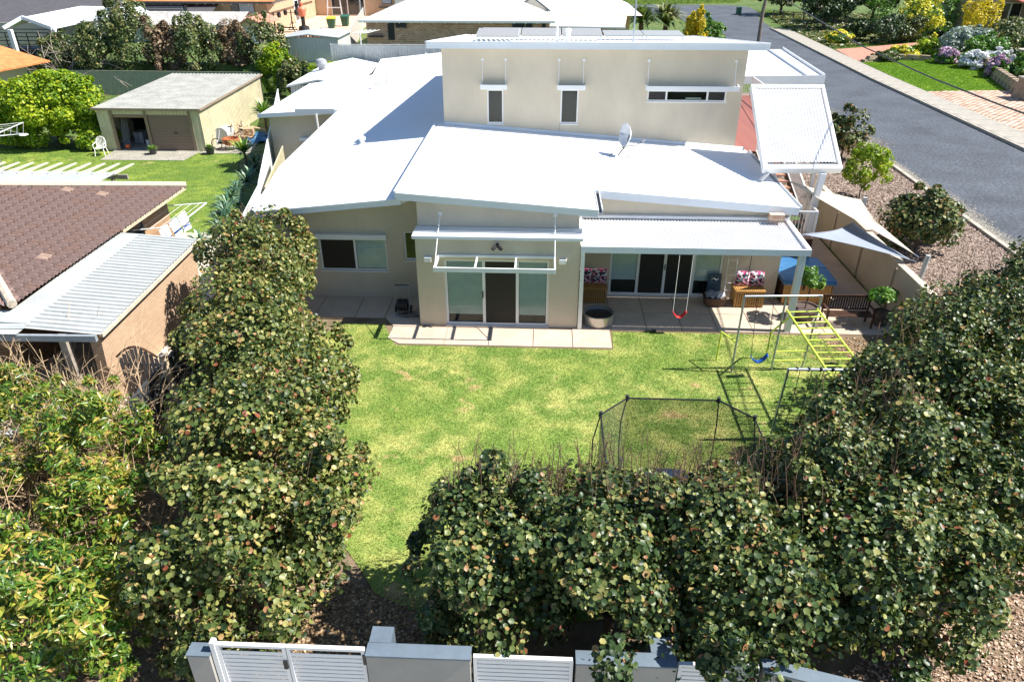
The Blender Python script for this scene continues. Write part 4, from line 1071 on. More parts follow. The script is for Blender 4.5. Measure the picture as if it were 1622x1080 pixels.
for x in (BX0, BX1 - .05):
    for y, h in ((20.52, .62), (21.0, .94)): MB().box(x, x + .05, y, y + .05, .026, h).build("leg", dark_timber, t)
    MB().box(x - .01, x + .06, 20.50, 21.0, .62, .65).build("armrest", dark_timber, t)

# play frame: swing bar, green ladder of monkey bars, scramble net
t = thing("swing_set", "galvanised tube swing frame with lime green monkey bars and a climbing net", "swing set", (6.5, 17.9, 0))
mb = MB(); mb.tube([(5.46, 17.80, 2.36), (7.57, 18.0, 2.33)], .03, 10); mb.build("top_bar", galv, t)
for a, b_ in (((5.43, 17.76, 0), (5.46, 17.80, 2.36)), ((6.59, 17.92, 0), (6.60, 17.91, 2.34)), ((7.47, 18.02, 0), (7.57, 18.0, 2.33))): MB().tube([a, b_], .028, 10).build("leg", galv, t)
L0 = Vector((6.66, 17.85, 1.95)); L1 = Vector((6.68, 14.40, 1.98)); R0 = Vector((7.50, 17.95, 1.95)); R1 = Vector((7.56, 14.42, 1.98))
MB().tube([L0, L1], .03, 8).build("ladder_rail", lime, t); MB().tube([R0, R1], .03, 8).build("ladder_rail", lime, t)
for i in range(11):
    f = (i + .4) / 11; MB().tube([L0.lerp(L1, f), R0.lerp(R1, f)], .019, 8).build("rung", lime, t)
MB().tube([(6.60, 17.92, .62), (7.49, 18.0, .62)], .02, 8).build("low_bar", lime, t); MB().tube([(6.59, 17.92, .32), (7.48, 18.0, .32)], .02, 8).build("low_bar", lime, t)
MB().tube([(6.65, 17.5, 1.94), (6.62, 18.55, .9), (6.60, 18.6, 0)], .026, 8).build("brace", lime, t)
MB().tube([(5.44, 17.78, .95), (5.15, 18.35, .98), (5.14, 18.4, 0)], .026, 8).build("brace", lime, t)
NZ = 2.1
MB().tube([(5.72, 14.5, NZ), (8.0, 14.55, NZ)], .034, 10).build("top_bar", galv, t)
for a, b_ in (((5.72, 14.5, NZ), (5.72, 14.72, 0)), ((7.3, 14.55, NZ), (7.3, 14.8, 0)), ((8.0, 14.55, NZ), (8.0, 14.75, 0))): MB().tube([a, b_], .028, 10).build("leg", galv, t)
mb = MB()
for i in range(1, 6):
    x = 5.72 + i * .27; mb.tube([(x, 14.5, NZ), (x + .02 * math.sin(i), 14.60, 1.0), (x - .02, 14.7, .15)], .009, 5)
for j in range(7):
    z = .2 + j * .28; mb.tube([(5.72, 14.7 - z * .1, z), (6.5, 14.69 - z * .1, z - .05), (7.3, 14.78 - z * .1, z)], .009, 5)
mb.build("climbing_net", black_m, t)
mb = MB()
for i in range(8): mb.tube([(5.9 + i * .27, 14.52, NZ - .04), (5.93 + i * .27, 14.52, NZ + .04)], .042, 8)
mb.build("rope_lashing", black_m, t)
def swing(name, label, p, q, ztop, zs, mat, ytop=None, rope=galv, dy=0):
    t = thing(name, label, "swing", ((p[0] + q[0]) / 2, p[1], zs), 0)
    yt = p[1] if ytop is None else ytop
    for s_ in (p, q): MB().tube([(s_[0], yt + (s_[1] - p[1]), ztop), (s_[0], s_[1], zs + .18)], .008, 5).build("chain", rope, t)
    def fn(u, v):
        x = p[0] + (q[0] - p[0]) * u; y = p[1] + (q[1] - p[1]) * u + (v - .5) * .16
        return (x, y, zs + .20 * (2 * u - 1) ** 2)
    mb = MB(); mb.grid(fn, 14, 2); mb.build("seat", mat, t, smooth=True, solid=.02)
    return t
swing("swing", "red sling swing seat on white ropes hanging from the patio roof", (4.05, 20.0), (4.45, 20.02), 2.6, .58, red_rubber, rope=frame_m)
swing("swing", "blue sling swing seat on dark ropes hanging from the galvanised swing frame", (5.82, 17.5), (6.30, 17.62), 2.34, .50, blue_rubber, ytop=17.86, rope=dark_metal)
# rope hanging under the patio roof by the right bench
tag(MB().tube([(6.75, 22.0, 2.6), (6.74, 21.98, 1.3), (6.72, 21.95, 1.02)], .012, 5).build("hanging_rope", dark_metal), "dark rope with a hook hanging under the patio roof above the right bench", "rope")

# trampoline with tall safety net
TC = Vector((2.85, 11.55, 0)); TR = 1.72
t = thing("trampoline", "trampoline with a dark see-through safety net on curved poles at the lawn's near edge", "trampoline", (TC.x, TC.y, 0))
ang = [R(30 + 60 * k) for k in range(6)]
ang = [R(a) for a in (28, 57, 123, 152, 208, 270, 332)]
ring = [TC + Vector((math.cos(a) * TR * 1.03, math.sin(a) * TR, 0)) for a in ang]
MB().lathe((TC.x, TC.y - .1, .42), [(TR * .72, 0), (TR * .72, .012), (.01, .012)], 32).build("mat", black_m, t)
mb = MB(); mb.lathe((TC.x, TC.y - .1, .4), [(TR * .72, 0), (TR * .82, 0), (TR * .82, .05), (TR * .72, .05)], 32); mb.build("pad", M("navy_pad", (.02, .04, .08), .6), t)
for i, p in enumerate(ring):
    out = (p - TC).normalized()
    MB().tube([p + out * .03 + Vector((0, 0, .0)), p + out * .12 + Vector((0, 0, .7)), p + out * .14 + Vector((0, 0, 1.5)), p + Vector((0, 0, 2.2))], .015, 8).build("pole", dark_metal, t)
    MB().tube([p + Vector((0, 0, 2.15)), p + Vector((0, 0, 2.27))], .04, 8).build("pole_cap", dark_metal, t)
mb = MB()
for i in range(len(ring)): mb.tube([ring[i] + Vector((0, 0, 2.2)), ring[(i + 1) % len(ring)] + Vector((0, 0, 2.2))], .018, 6)
mb.build("top_rope", black_m, t)
netm = net("safety_net_mesh", (.03, .03, .035), .50)
mb = MB()
for i in range(len(ring)):
    p, q = ring[i], ring[(i + 1) % len(ring)]; mb.quad(p + Vector((0, 0, .3)), q + Vector((0, 0, .3)), q + Vector((0, 0, 2.19)), p + Vector((0, 0, 2.19)))
mb.build("net", netm, t)
for p in ring[::2]:
    MB().tube([p * 1.0 + Vector((0, 0, .6)), p + Vector((0, 0, .02))], .03, 8).build("leg", galv, t)

# shade sails and their posts
def sail(name, label, P, sag, mat, group):
    """triangle with hollow edges"""
    a, b, c = (Vector(p) for p in P); g_ = (a + b + c) / 3; n = 14
    mb = MB(); vs = []; idx = {}
    for i in range(n + 1):
        for j in range(n + 1 - i):
            u, v = i / n, j / n; w = 1 - u - v; p = a * w + b * u + c * v
            ed = 27 * u * v * w; e = max(w * u * 4 * sag[0], u * v * 4 * sag[1], v * w * 4 * sag[2]) * (1 - ed)
            p = p.lerp(g_, max(0, min(1, e * (1 - 3 * min(u, v, w))))); p.z -= ed * .06
            idx[i, j] = len(vs); vs.append(p)
    fs = []
    for i in range(n):
        for j in range(n - i):
            fs.append((idx[i, j], idx[i + 1, j], idx[i, j + 1]))
            if i + j < n - 1: fs.append((idx[i + 1, j], idx[i + 1, j + 1], idx[i, j + 1]))
    t = thing(name, label, "shade sail", tuple(g_), 0, group)
    mb.add(vs, fs); mb.build("cloth", mat, t, smooth=True, solid=.006)
    mb = MB()
    for p in (a, b, c):
        d = (p - g_).normalized(); mb.tube([p - d * .02, p + d * .16], .014, 6)
    mb.build("fitting", galv, t)
sail("shade_sail", "cream triangular shade sail stretched from the stair to the tall post", [(8.75, 26.0, 3.1), (11.52, 26.0, 2.42), (11.75, 21.8, 2.02)], (.10, .30, .03), sail_m, "shade sails over the side paving")
sail("shade_sail", "grey-blue triangular shade sail tucked under the cream one, reaching the patio roof", [(8.1, 21.9, 2.62), (11.7, 21.85, 1.82), (10.9, 24.8, 2.0)], (.16, .1, .25), sail2_m, "shade sails over the side paving")
tag(MB().tube([(11.88, 21.62, -.1), (12.1, 21.68, 2.05)], .075, 12).build("sail_post", white_sheet), "thick white steel post leaning outward at the corner of the shade sails", "post", "posts holding the shade sails")
tag(MB().box(11.62, 11.76, 26.0, 26.14, 0, 2.5).build("sail_post", white_sheet, bevel=.01), "square pale post rising behind the boundary wall beside the cream sail", "post", "posts holding the shade sails")

# boundary wall with piers, stepped capping
t = thing("garden_wall", "taupe rendered boundary wall with recessed panel joints along the side paving", "wall", (11.4, 24, 0))
ys = [30.2, 27.3, 24.6, 21.95, 19.25, 16.5, 13.7]; hs = [1.78, 1.74, 1.68, 1.62, 1.50, 1.45]
for i, (a, b_) in enumerate(zip(ys, ys[1:])):
    h = hs[i]; MB().box(11.36, 11.52, b_ + .09, a - .09, 0, h).build("panel", garden_wall_m, t)
    MB().box(11.33, 11.55, b_ + .02, a - .02, h, h + .05).build("capping", M("cream_capping", (.55, .48, .38), .85) if i == 0 else bpy.data.materials["cream_capping"], t)
for a in ys: MB().box(11.39, 11.54, a - .088, a + .088, 0, 1.45).build("joint_pier", M("pier_shadowline", (.30, .25, .19), .9) if a == ys[0] else bpy.data.materials["pier_shadowline"], t)

# front wall with louvre gates
def louvre(parent, x0, x1, y, z0, z1, fr=.05):
    mb = MB(); mb.box(x0, x1, y - .03, y + .03, z1 - fr, z1); mb.box(x0, x1, y - .03, y + .03, z0, z0 + fr); mb.box(x0, x0 + fr, y - .03, y + .03, z0 + fr, z1 - fr); mb.box(x1 - fr, x1, y - .03, y + .03, z0 + fr, z1 - fr)
    f = mb.build("frame", frame_m, parent)
    me = MB().hexa([(x0 + fr, y - .012, 0), (x1 - fr, y - .012, 0), (x1 - fr, y - .006, 0), (x0 + fr, y - .006, 0)], [(x0 + fr, y - .008, .068), (x1 - fr, y - .008, .068), (x1 - fr, y - .002, .068), (x0 + fr, y - .002, .068)])
    off = WL[parent.name]; m_ = me.mesh("slat", frame_m, off); n = int((z1 - z0 - 2 * fr) / .088)
    for k in range(n):
        o = link(bpy.data.objects.new("slat", m_)); o.location = (0, 0, z0 + fr + .004 + k * .088); o.parent = parent
gy_ = 6.9
t = thing("gate", "white horizontal slat gate leaf at far left of the front wall, standing nearest the hedge", "gate", (-4.1, gy_, 0), 0, "white slat panels of the front wall"); louvre(t, -4.62, -3.60, gy_, .12, 1.80)
MB().box(-3.66, -3.60, gy_ - .06, gy_ - .032, 1.35, 1.52).build("latch", black_m, t)
t = thing("gate", "white horizontal slat gate leaf hinged beside the tall grey pier", "gate", (-3.0, gy_, 0), 0, "white slat panels of the front wall"); louvre(t, -3.585, -2.44, gy_, .12, 1.80)
MB().box(-2.47, -2.43, gy_ - .05, gy_ - .032, 1.5, 1.7).build("hinge", dark_metal, t)
t = thing("slat_panel", "white horizontal slat infill panel between the two grey wall sections", "fence panel", (-.1, gy_, 0), 0, "white slat panels of the front wall"); louvre(t, -.86, .58, gy_, .12, 1.74)
t = thing("slat_panel", "white horizontal slat infill panel under the overhanging hedge at right", "fence panel", (2.7, gy_, 0), 0, "white slat panels of the front wall"); louvre(t, 2.08, 3.22, gy_, .12, 1.74)
def wall_seg(x0, x1, pier, label, h=1.76, y1s=gy_):
    t = thing("front_wall", label, "wall", ((x0 + x1) / 2, gy_, 0), 0, "grey rendered sections of the front wall")
    MB().hexa([(x0, gy_ - .1, 0), (x1, y1s - .1, 0), (x1, y1s + .1, 0), (x0, gy_ + .1, 0)], [(x0, gy_ - .1, h), (x1, y1s - .1, h), (x1, y1s + .1, h), (x0, gy_ + .1, h)]).build("wall", frontwall_m, t)
    MB().hexa([(x0 - .01, gy_ - .115, h), (x1 + .01, y1s - .115, h), (x1 + .01, y1s + .115, h), (x0 - .01, gy_ + .115, h)], [(x0 - .01, gy_ - .115, h + .03), (x1 + .01, y1s - .115, h + .03), (x1 + .01, y1s + .115, h + .03), (x0 - .01, gy_ + .115, h + .03)]).build("capping", cap_m, t)
    if pier is not None:
        MB().box(pier, pier + .32, gy_ + .12, gy_ + .40, 0, h + .03).build("pier", cap_m, t)
    return t
wall_seg(-2.40, -.90, -2.40, "grey front wall section with a square pier beside the slat gate")
wall_seg(.62, 2.04, 1.70, "grey front wall section half hidden by the hedge, between two slat panels")
wall_seg(3.26, 4.6, None, "grey front wall section running off to the right below the hedge", y1s=6.55)
t = wall_seg(-5.05, -4.72, None, "grey low wall end left of the slat gate under the hedge", 1.62, 6.9)
MB().box(-4.70, -4.63, gy_ - .05, gy_ + .05, 0, 1.85).build("gate_post", frame_m, t)

# roof things
t0 = thing("solar_panel", "flat solar panel in the near row on the upper roof, leftmost", "solar panel", (-1.7, 31.0, uz(0, 31)), 0, "solar panels on the upper roof")
def solar(t, w=1.0, l=1.65):
    m1 = MB().box(-w / 2, w / 2, 0, l, .16, .2).build("frame", white_sheet, t, local=True)
    m2 = MB().box(-w / 2 + .02, w / 2 - .02, .02, l - .02, .201, .204).build("module", solar_m, t, local=True)
    MB().box(-w / 2 + .05, -w / 2 + .08, .06, .09, -.0, .16).build("leg", galv, t, local=True); MB().box(w / 2 - .08, w / 2 - .05, .06, .09, -.0, .16).build("leg", galv, t, local=True)
solar(t0, 1.65, 1.65); t0.location = (-1.9, 30.2, uz(0, 30.2)); t0.rotation_euler = (R(4), 0, 0)
labs = ["second row, leftmost", "second row, middle, behind the flue pipes", "second row, third from left", "far right pair, left one", "far right pair, right one by the mast"]
for (x, y, a_), lb in zip(((-1.9, 32.4, 4), (-.2, 32.4, 4), (1.5, 32.4, 4), (3.3, 33.2, 1), (5.0, 33.2, 1)), labs):
    copy_thing(t0, (x, y, uz(0, y)), label="pale tilted solar panel on the upper roof, " + lb).rotation_euler = (R(a_), 0, 0)
for x, z_, lab in ((.42, .5, "short white flue pipe on the upper roof between the solar panels, left one"), (.85, .42, "wider white flue pipe on the upper roof beside the thin one, right one")):
    tag(MB().lathe((x, 30.2, uz(0, 30.2) - .05), [(.09 if x > .5 else .05, 0), (.09 if x > .5 else .05, z_), (.12 if x > .5 else .05, z_ + .02), (.12 if x > .5 else .05, z_ + .1), (.02, z_ + .13)], 12).build("flue", frame_m), lab, "flue pipe")
t = thing("antenna_mast", "tall thin grey antenna mast standing on the upper roof", "antenna", (3.35, 30.2, uz(0, 30.2)))
MB().tube([(3.35, 30.2, 7.15), (3.36, 30.2, 10.6)], .03, 8).build("mast", galv, t)
MB().tube([(3.2, 30.2, 10.3), (4.3, 30.3, 10.32)], .014, 5).build("boom", galv, t)
me = MB().box(-.006, .006, -.35, .35, -.006, .006).mesh("element", galv); pieces("element", me, t, [(3.35 + i * .16, 30.25, 10.32) for i in range(6)])
# ------------------------------------------------------------------ left neighbour: tiled house with white lean-to
nh = thing("neighbour_house", "low brick neighbour house with a brown tiled hip roof and white lean-to roof at left", "house", (-17, 21, 0))
EX, EY0, EY1, EZ, SL = -13.6, 16.2, 26.3, 2.5, 0.30
half = (EY1 - EY0) / 2
def tz(x): return EZ + (EX - x) * SL
# main east slope is built tile by tile; underlay sheets carry it
mb = MB(); RX = EX - half; RZ = EZ + half * SL; d_ = .05
mb.add([(EX, EY0, EZ - d_), (EX, EY1, EZ - d_), (RX, EY1 - half, RZ - d_)], [(0, 1, 2)])
mb.add([(RX - 6, EY0 + half, RZ - d_), (RX, EY0 + half, RZ - d_), (EX, EY1, EZ - d_), (RX - 6, EY1, EZ - d_)], [(0, 1, 2, 3)])
mb.add([(RX - 6, EY0 + half, RZ - d_), (RX, EY0 + half, RZ - d_), (EX, EY0, EZ - d_), (RX - 6, EY0, EZ - d_)], [(3, 2, 1, 0)])
nr = mb.build("roof", tile_dark, nh)
def tile_mesh(mat, w=.335, l=.40):
    # interlocking tile: two shallow rolls, thick lower edge; x = down slope, y = along the course
    prof = [(0, .006), (.045, .052), (.095, .052), (.14, .006), (.175, .006), (.22, .052), (.27, .052), (w - .012, .004)]
    vs = [(0, y, z * .8 - .01) for y, z in prof] + [(l, y, z + .018) for y, z in prof] + [(l, y, -.012) for y, z in prof]
    n = len(prof); fs = []
    for i in range(n - 1): fs += [(i, i + n, i + n + 1, i + 1)]
    vs = vs[:2 * n]
    return MB().add(vs, fs).mesh("tile", mat)
tA, tB, tC = tile_mesh(tile_brown), tile_mesh(tile_pale), tile_mesh(M("dark_roof_tile", (.17, .105, .085), .8, .25, 2.5, fine=.15, fscale=9))
th_ = math.atan(SL); cl = .315; cx_ = cl * math.cos(th_)
spots = {0: [], 1: [], 2: []}; rest = []
ncourse = int(half / cx_); cnt = 0; allt = []
for c in range(ncourse):
    xl = EX - c * cx_; inset = (EX - xl) + cl * .55
    y = EY0 + inset
    while y < EY1 - inset - .15:
        allt.append((xl, y, c)); y += .335
allt.sort(key=lambda q: (q[0] + 9) ** 2 * 0 - q[0])
for i, (xl, y, c) in enumerate(allt):
    k = rnd.choices((0, 1, 2), (7, .12, 2.0))[0]
    sp = (xl - cx_, y, tz(xl - cx_) + rnd.uniform(0, .008), (0, th_, rnd.uniform(-.008, .008)))
    (spots[k] if i < 300 else rest).append(sp)
for k, me in ((0, tA), (1, tB), (2, tC)): pieces("tile", me, nr, spots[k])
base = [tuple(v.co) for v in tA.vertices]; fc = [tuple(p.vertices) for p in tA.polygons]
if rest:
    mbt = MB()
    for x, y, z, rt in rest:
        mt = Matrix.Rotation(rt[1], 3, 'Y'); mbt.add([tuple(mt @ Vector(b) + Vector((x, y, z))) for b in base], fc)
    mbt.build("upper_tiles", tile_brown, nr)["kind"] = "stuff"
# front hip face tiles
mbt = MB()
for c in range(9):
    yl = EY0 + c * cx_; x = EX - c * cx_ - .3
    mt = Matrix.Rotation(R(-90), 3, 'Z') @ Matrix.Rotation(th_, 3, 'Y')
    while x > EX - 6: mbt.add([tuple(mt @ Vector(b) + Vector((x, yl + cx_, EZ + (c + 1) * cx_ * SL))) for b in base], fc); x -= .335
mbt.build("front_tiles", tile_brown, nr)["kind"] = "stuff"
capm = MB().tube([(0, 0, 0), (.36, 0, 0)], .12, 8).mesh("ridge_cap", tile_cap)
hl = math.sqrt(2) * half; n = int(math.sqrt(hl ** 2 + (half * SL) ** 2) / .34)
pitch = -math.atan(SL / math.sqrt(2))
pieces("ridge_cap", capm, nr, [(EX + .05 - half * i / n, EY0 - .05 + half * i / n, EZ + half * SL * i / n + .03, (0, pitch, R(135))) for i in range(n)])
pieces("ridge_cap", capm, nr, [(EX + .05 - half * i / n, EY1 + .05 - half * i / n, EZ + half * SL * i / n + .03, (0, pitch, R(225))) for i in range(n)])
mb = MB(); strip(mb, (EX + .04, EY1 + .05, EZ - .01), (EX + .04, 21.7, EZ - .01), .14); mb.build("gutter", M("cream_gutter", (.55, .47, .33), .6), nh)
mb = MB(); mb.box(-21, -14.25, 16.6, 26.0, 0, 2.42); mb.build("wall", brown_brick, nh)
MB().box(-14.245, -14.20, 23.0, 24.0, 1.0, 2.1).build("window", dark_glass, nh)
# lean-to: flashing sheet, corrugated sheet, gutter, brick side wall, posts
mb = MB(); mb.sheet((-13.55, 15.45, 2.40), (-12.72, 15.45, 2.36), (-13.0, 21.65, 2.36), (-13.7, 21.65, 2.40), .03); mb.build("flashing_sheet", white_sheet, nh)
mb = MB(); mb.ribs((-12.74, 15.25, 2.36), (-12.96, 21.6, 2.36), (-11.12, 21.6, 2.22), (-10.82, 15.25, 2.22), .20, .022, True)
mb.ribs((-18, 15.2, 2.28), (-18, 15.55, 2.28), (-12.7, 15.55, 2.36), (-12.7, 15.2, 2.36), .2, .01, True)
mb.sheet((-19, 14.9, 2.26), (-12.74, 14.95, 2.33), (-12.74, 16.2, 2.34), (-19, 16.2, 2.34), .02)
mb.build("lean_to_roof", white_sheet, nh, solid=.004)
mb = MB(); strip(mb, (-10.80, 15.22, 2.24), (-11.08, 21.65, 2.24), .10); mb.build("barge_board", M("cream_barge", (.60, .52, .40), .6), nh)
mb = MB(); strip(mb, (-19, 14.88, 2.30), (-10.85, 15.15, 2.26), .16, .1); mb.build("gutter", M("grey_blue_gutter", (.28, .31, .33), .5), nh)
mb = MB(); mb.hexa([(-11.32, 15.4, 0), (-11.1, 15.4, 0), (-11.4, 21.55, 0), (-11.62, 21.55, 0)], [(-11.25, 15.4, 2.2), (-10.95, 15.4, 2.14), (-11.2, 21.55, 2.14), (-11.5, 21.55, 2.2)]); mb.build("side_wall", salmon_brick, nh)
for x, y in ((-11.8, 15.25), (-13.9, 15.1), (-17, 15.0)): MB().box(x - .09, x + .09, y - .09, y + .09, 0, 2.2).build("post", grey_timber, nh)
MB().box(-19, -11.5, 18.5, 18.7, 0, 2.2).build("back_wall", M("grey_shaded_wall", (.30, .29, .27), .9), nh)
# towels on the airing frame under the eave
t = thing("airing_rack", "white folding clothes rack fixed under the brown tiled eave, reaching over the lawn", "clothes rack", (-13.6, 24.5, 1.9))
mb = MB()
for y in (23.3, 25.9): mb.bar((-14.2, y, 1.85), (-12.9, y + .5, 1.82), .035, .03)
mb.bar((-12.9, 23.8, 1.82), (-12.9, 26.4, 1.82), .035, .03)
for k in range(4): mb.tube([(-14.0 + k * .3, 23.4 + k * .11, 1.84), (-14.0 + k * .3, 26.0 + k * .11, 1.84)], .006, 4)
mb.build("frame", frame_m, t)
for i, (y, h, lab, m_) in enumerate(((23.7, .62, "white towel with a blue stripe, nearest the lean-to roof", cloth_w), (24.45, .55, "pale blue towel hanging in the middle of the rack", M("pale_blue_cloth", (.45, .55, .75), .9)), (25.15, .66, "white patterned towel hanging nearest the lawn corner", cloth_w))):
    tt = thing("towel", lab, "towel", (-13.35, y, 1.8), 0, "towels on the airing rack")
    mb = MB(); mb.grid(lambda u, v, y=y, h=h: (-13.35 + .03 * math.sin(u * 7 + v * 2) + .12 * v, y - .3 + u * .6, 1.82 - v * h), 10, 8); mb.build("cloth", m_, tt, solid=.008)
    mb = MB(); mb.grid(lambda u, v, y=y, h=h: (-13.335 + .03 * math.sin(u * 7 + (.72 + v * .07) * 2) + .12 * (.72 + v * .07), y - .3 + u * .6, 1.82 - (.72 + v * .07) * h), 10, 1); mb.build("stripe", M("blue_stripe", (.08, .15, .5), .9) if i == 0 else bpy.data.materials["blue_stripe"], tt, solid=.004)
# pergola with white sheet
t = thing("pergola", "weathered pergola with pale tapered rafters and a flat white cover at the left", "pergola", (-20, 28.5, 0))
mb = MB(); mb.box(-26, -17.35, 26.9, 28.35, 2.36, 2.39); mb.build("cover", white_sheet, t)
me = MB().hexa([(0, 0, 0), (.09, 0, 0), (.09, 1.7, .09), (0, 1.7, .09)], [(0, 0, .16), (.09, 0, .16), (.09, 1.7, .13), (0, 1.7, .13)]).mesh("rafter", M("pale_timber", (.52, .48, .40), .8, .15))
pieces("rafter", me, t, [(-25.6 + i * .62, 28.0, 2.26, -.12) for i in range(14)])
mb = MB(); mb.box(-26, -17.0, 28.5, 28.58, 2.06, 2.24); mb.box(-26, -17.2, 27.0, 27.08, 2.1, 2.30); mb.build("beam", grey_timber, t)
for x in (-17.7, -22): MB().box(x, x + .1, 28.45, 28.55, 0, 2.1).build("post", grey_timber, t)
# arched timber side gate and paths
t = thing("side_gate", "weathered arched picket gate between the brick wall and the hedge fence", "gate", (-10.2, 15.4, 0))
for i in range(9):
    x = -10.66 + i * .115; h = 1.45 + .28 * math.sin(math.pi * i / 8); MB().box(x, x + .09, 15.4, 15.425, .08, h).build("picket", grey_timber, t)
mb = MB()
for z in (.4, 1.2): mb.box(-10.66, -9.66, 15.428, 15.47, z, z + .08)
mb.build("rail", grey_timber, t)
mb = MB(); mb.tube([(-10.7 + 1.06 * i / 8, 15.41, 1.48 + .30 * math.sin(math.pi * i / 8)) for i in range(9)], .03, 6); mb.build("arch", dark_timber, t)
t = thing("post", "short pale square post beside the arched side gate", "post", (-9.5, 15.45, 0)); MB().box(-9.6, -9.45, 15.38, 15.53, 0, 1.5).build("shaft", M("cream_post", (.6, .48, .34), .8), t); MB().box(-9.62, -9.43, 15.36, 15.55, 1.5, 1.54).build("top", grey_timber, t)
def sheet_fence(name, label, p, q, h, mat, sq=True, post=2.4, z=0.0, cat="fence"):
    p = Vector((*p, z)); q = Vector((*q, z)); L = (q - p).length; t = thing(name, label, cat, tuple(p)); n = max(1, int(L / post)); up = Vector((0, 0, h)); d = (q - p).normalized(); nv = Vector((d.y, -d.x, 0))
    for i in range(n):
        a = p.lerp(q, i / n); b = p.lerp(q, (i + 1) / n)
        mb = MB(); mb.ribs(a + d * .04, b - d * .04, b - d * .04 + up * .97, a + d * .04 + up * .97, .19, .018, sq); mb.build("panel", mat, t, solid=.003)
        mb = MB(); mb.bar(a, a + up, .06, .06); mb.build("post", mat, t)
    mb = MB(); mb.bar(p + up * .985, q + up * .985, .06, .05); mb.build("rail", mat, t)
    return t
sheet_fence("boundary_fence", "dark grey steel fence running behind the left hedge", (-9.5, 13.6), (-9.6, 19.8), 1.35, M("slate_fence_steel", (.05, .055, .06), .6))
sheet_fence("boundary_fence", "long white steel fence running back along the left side of the white roofs", (-10.3, 21.4), (-11.75, 28.9), 1.8, white_metal)
sheet_fence("boundary_fence", "far white steel fence stretch leading back towards the shrubs by the garage", (-11.8, 29.0), (-17.9, 50.0), 1.8, white_metal)
sheet_fence("boundary_fence", "olive steel fence behind the cream shed and the yellow-green bush", (-40, 57.0), (-21.4, 56.6), 1.8, olive_fence)
sheet_fence("boundary_fence", "pale grey steel fence behind the house at the foot of the brick wall", (-16.0, 57.2), (12, 57.6), 3.75, fence_grey)
sheet_fence("courtyard_screen", "cream slatted courtyard screen between the white fence and rear wing", (-11.5, 28.9), (-12.9, 35.5), 1.7, cream_metal, cat="fence")
nlawn = [(-34, 24), (-15.6, 24), (-15.0, 27.6), (-13.1, 27.75), (-14.0, 31), (-17.4, 41), (-19.6, 40.6), (-24.4, 40.4), (-34, 41)]
structure("neighbour_lawn", MB().prism(nlawn, -.08, 0.01), NG)
tag(grass("neighbour_grass", nlawn, 60000, .05, .012, NB, .01, 31))
structure("side_path", MB().prism([(-15.4, 15), (-10.5, 15), (-11.4, 24), (-13.0, 27.9), (-15.0, 27.9)], -.08, .014), M("pale_path", (.62, .54, .44), .85, .15, 2, fine=.1, fscale=14))
structure("shed_slab", MB().prism([(-24.3, 38.6), (-19.7, 38.7), (-19.55, 40.8), (-24.6, 40.8)], -.06, .03), concrete_m)
structure("shed_side_slab", MB().prism([(-19.5, 40.2), (-16.6, 40.3), (-17.4, 44.8), (-19.0, 46)], -.06, .025), concrete_m)
structure("left_yard_soil", MB().prism([(-22, -5), (-10.3, -5), (-10.3, 21), (-15.4, 15.5), (-22, 15)], -.1, -.015), soil)
chips("dry_litter", [(-18, 7), (-8.2, 6.5), (-8.6, 12), (-10.1, 15), (-18, 18)], 22000, .05, litter_m, -.01, 41)
chips("dry_litter", [(-9.7, 6.7), (-4.6, 6.95), (-4.6, 9), (-8, 20), (-9.7, 20)], 9000, .04, litter_m, -.01, 42)

# cream shed with two roller doors, one open
t = thing("shed", "cream corrugated double garage shed with one brown roller door shut and one open", "shed", (-22, 41, 0))
X0, X1, Y0, Y1 = -25.1, -19.25, 40.7, 50.6
mb = MB()
mb.ribs((X0, Y0, 0), (X0 + .75, Y0, 0), (X0 + .75, Y0, 2.3), (X0, Y0, 2.3), .2, .015, True); mb.ribs((X1 - .55, Y0, 0), (X1, Y0, 0), (X1, Y0, 2.3), (X1 - .55, Y0, 2.3), .2, .015, True)
mb.ribs((X0 + .75, Y0, 2.02), (X1 - .55, Y0, 2.02), (X1 - .55, Y0, 2.3), (X0 + .75, Y0, 2.3), .2, .015, True)
mb.ribs((X1, Y0, 0), (X1, Y1, 0), (X1, Y1, 2.5), (X1, Y0, 2.28), .2, .015, True); mb.ribs((X0, Y1, 0), (X0, Y0, 0), (X0, Y0, 2.3), (X0, Y1, 2.5), .2, .015, True); mb.box(X0, X1, Y1 - .03, Y1, 0, 2.5)
mb.build("wall", cream_metal, t)
mb = MB(); mb.ribs((X0 - .15, Y0 - .15, 2.36), (X1 + .12, Y0 - .15, 2.36), (X1 + .12, Y1 + .15, 2.6), (X0 - .15, Y1 + .15, 2.6), .24, .03, True); mb.build("roof", grey_metal, t, solid=.006)
mb = MB(); strip(mb, (X0 - .18, Y0 - .17, 2.40), (X1 + .14, Y0 - .17, 2.40), .12); strip(mb, (X1 + .13, Y0 - .15, 2.38), (X1 + .13, Y1 + .15, 2.62), .10); mb.build("trim", M("brown_trim", (.30, .23, .16), .6), t)
for x in (X0 + .75, X0 + 2.72, X1 - .62): MB().box(x - .05, x + .12, Y0 - .03, Y0 + .05, 0, 2.30).build("door_post", brown_door, t)
mb = MB(); mb.ribs((X0 + 2.86, Y0 + .02, 2.02), (X0 + 2.86, Y0 + .02, .03), (X1 - .64, Y0 + .02, .03), (X1 - .64, Y0 + .02, 2.02), .085, .012); rd = mb.build("roller_door", brown_door, t)
MB().box(-20.9, -20.7, Y0 - .03, Y0, 1.0, 1.04).build("handle", dark_metal, rd)
MB().box(X0 + .85, X0 + 2.68, Y0 + .02, Y0 + .32, 1.84, 2.02).build("open_roller_door", brown_door, t, bevel=.05)
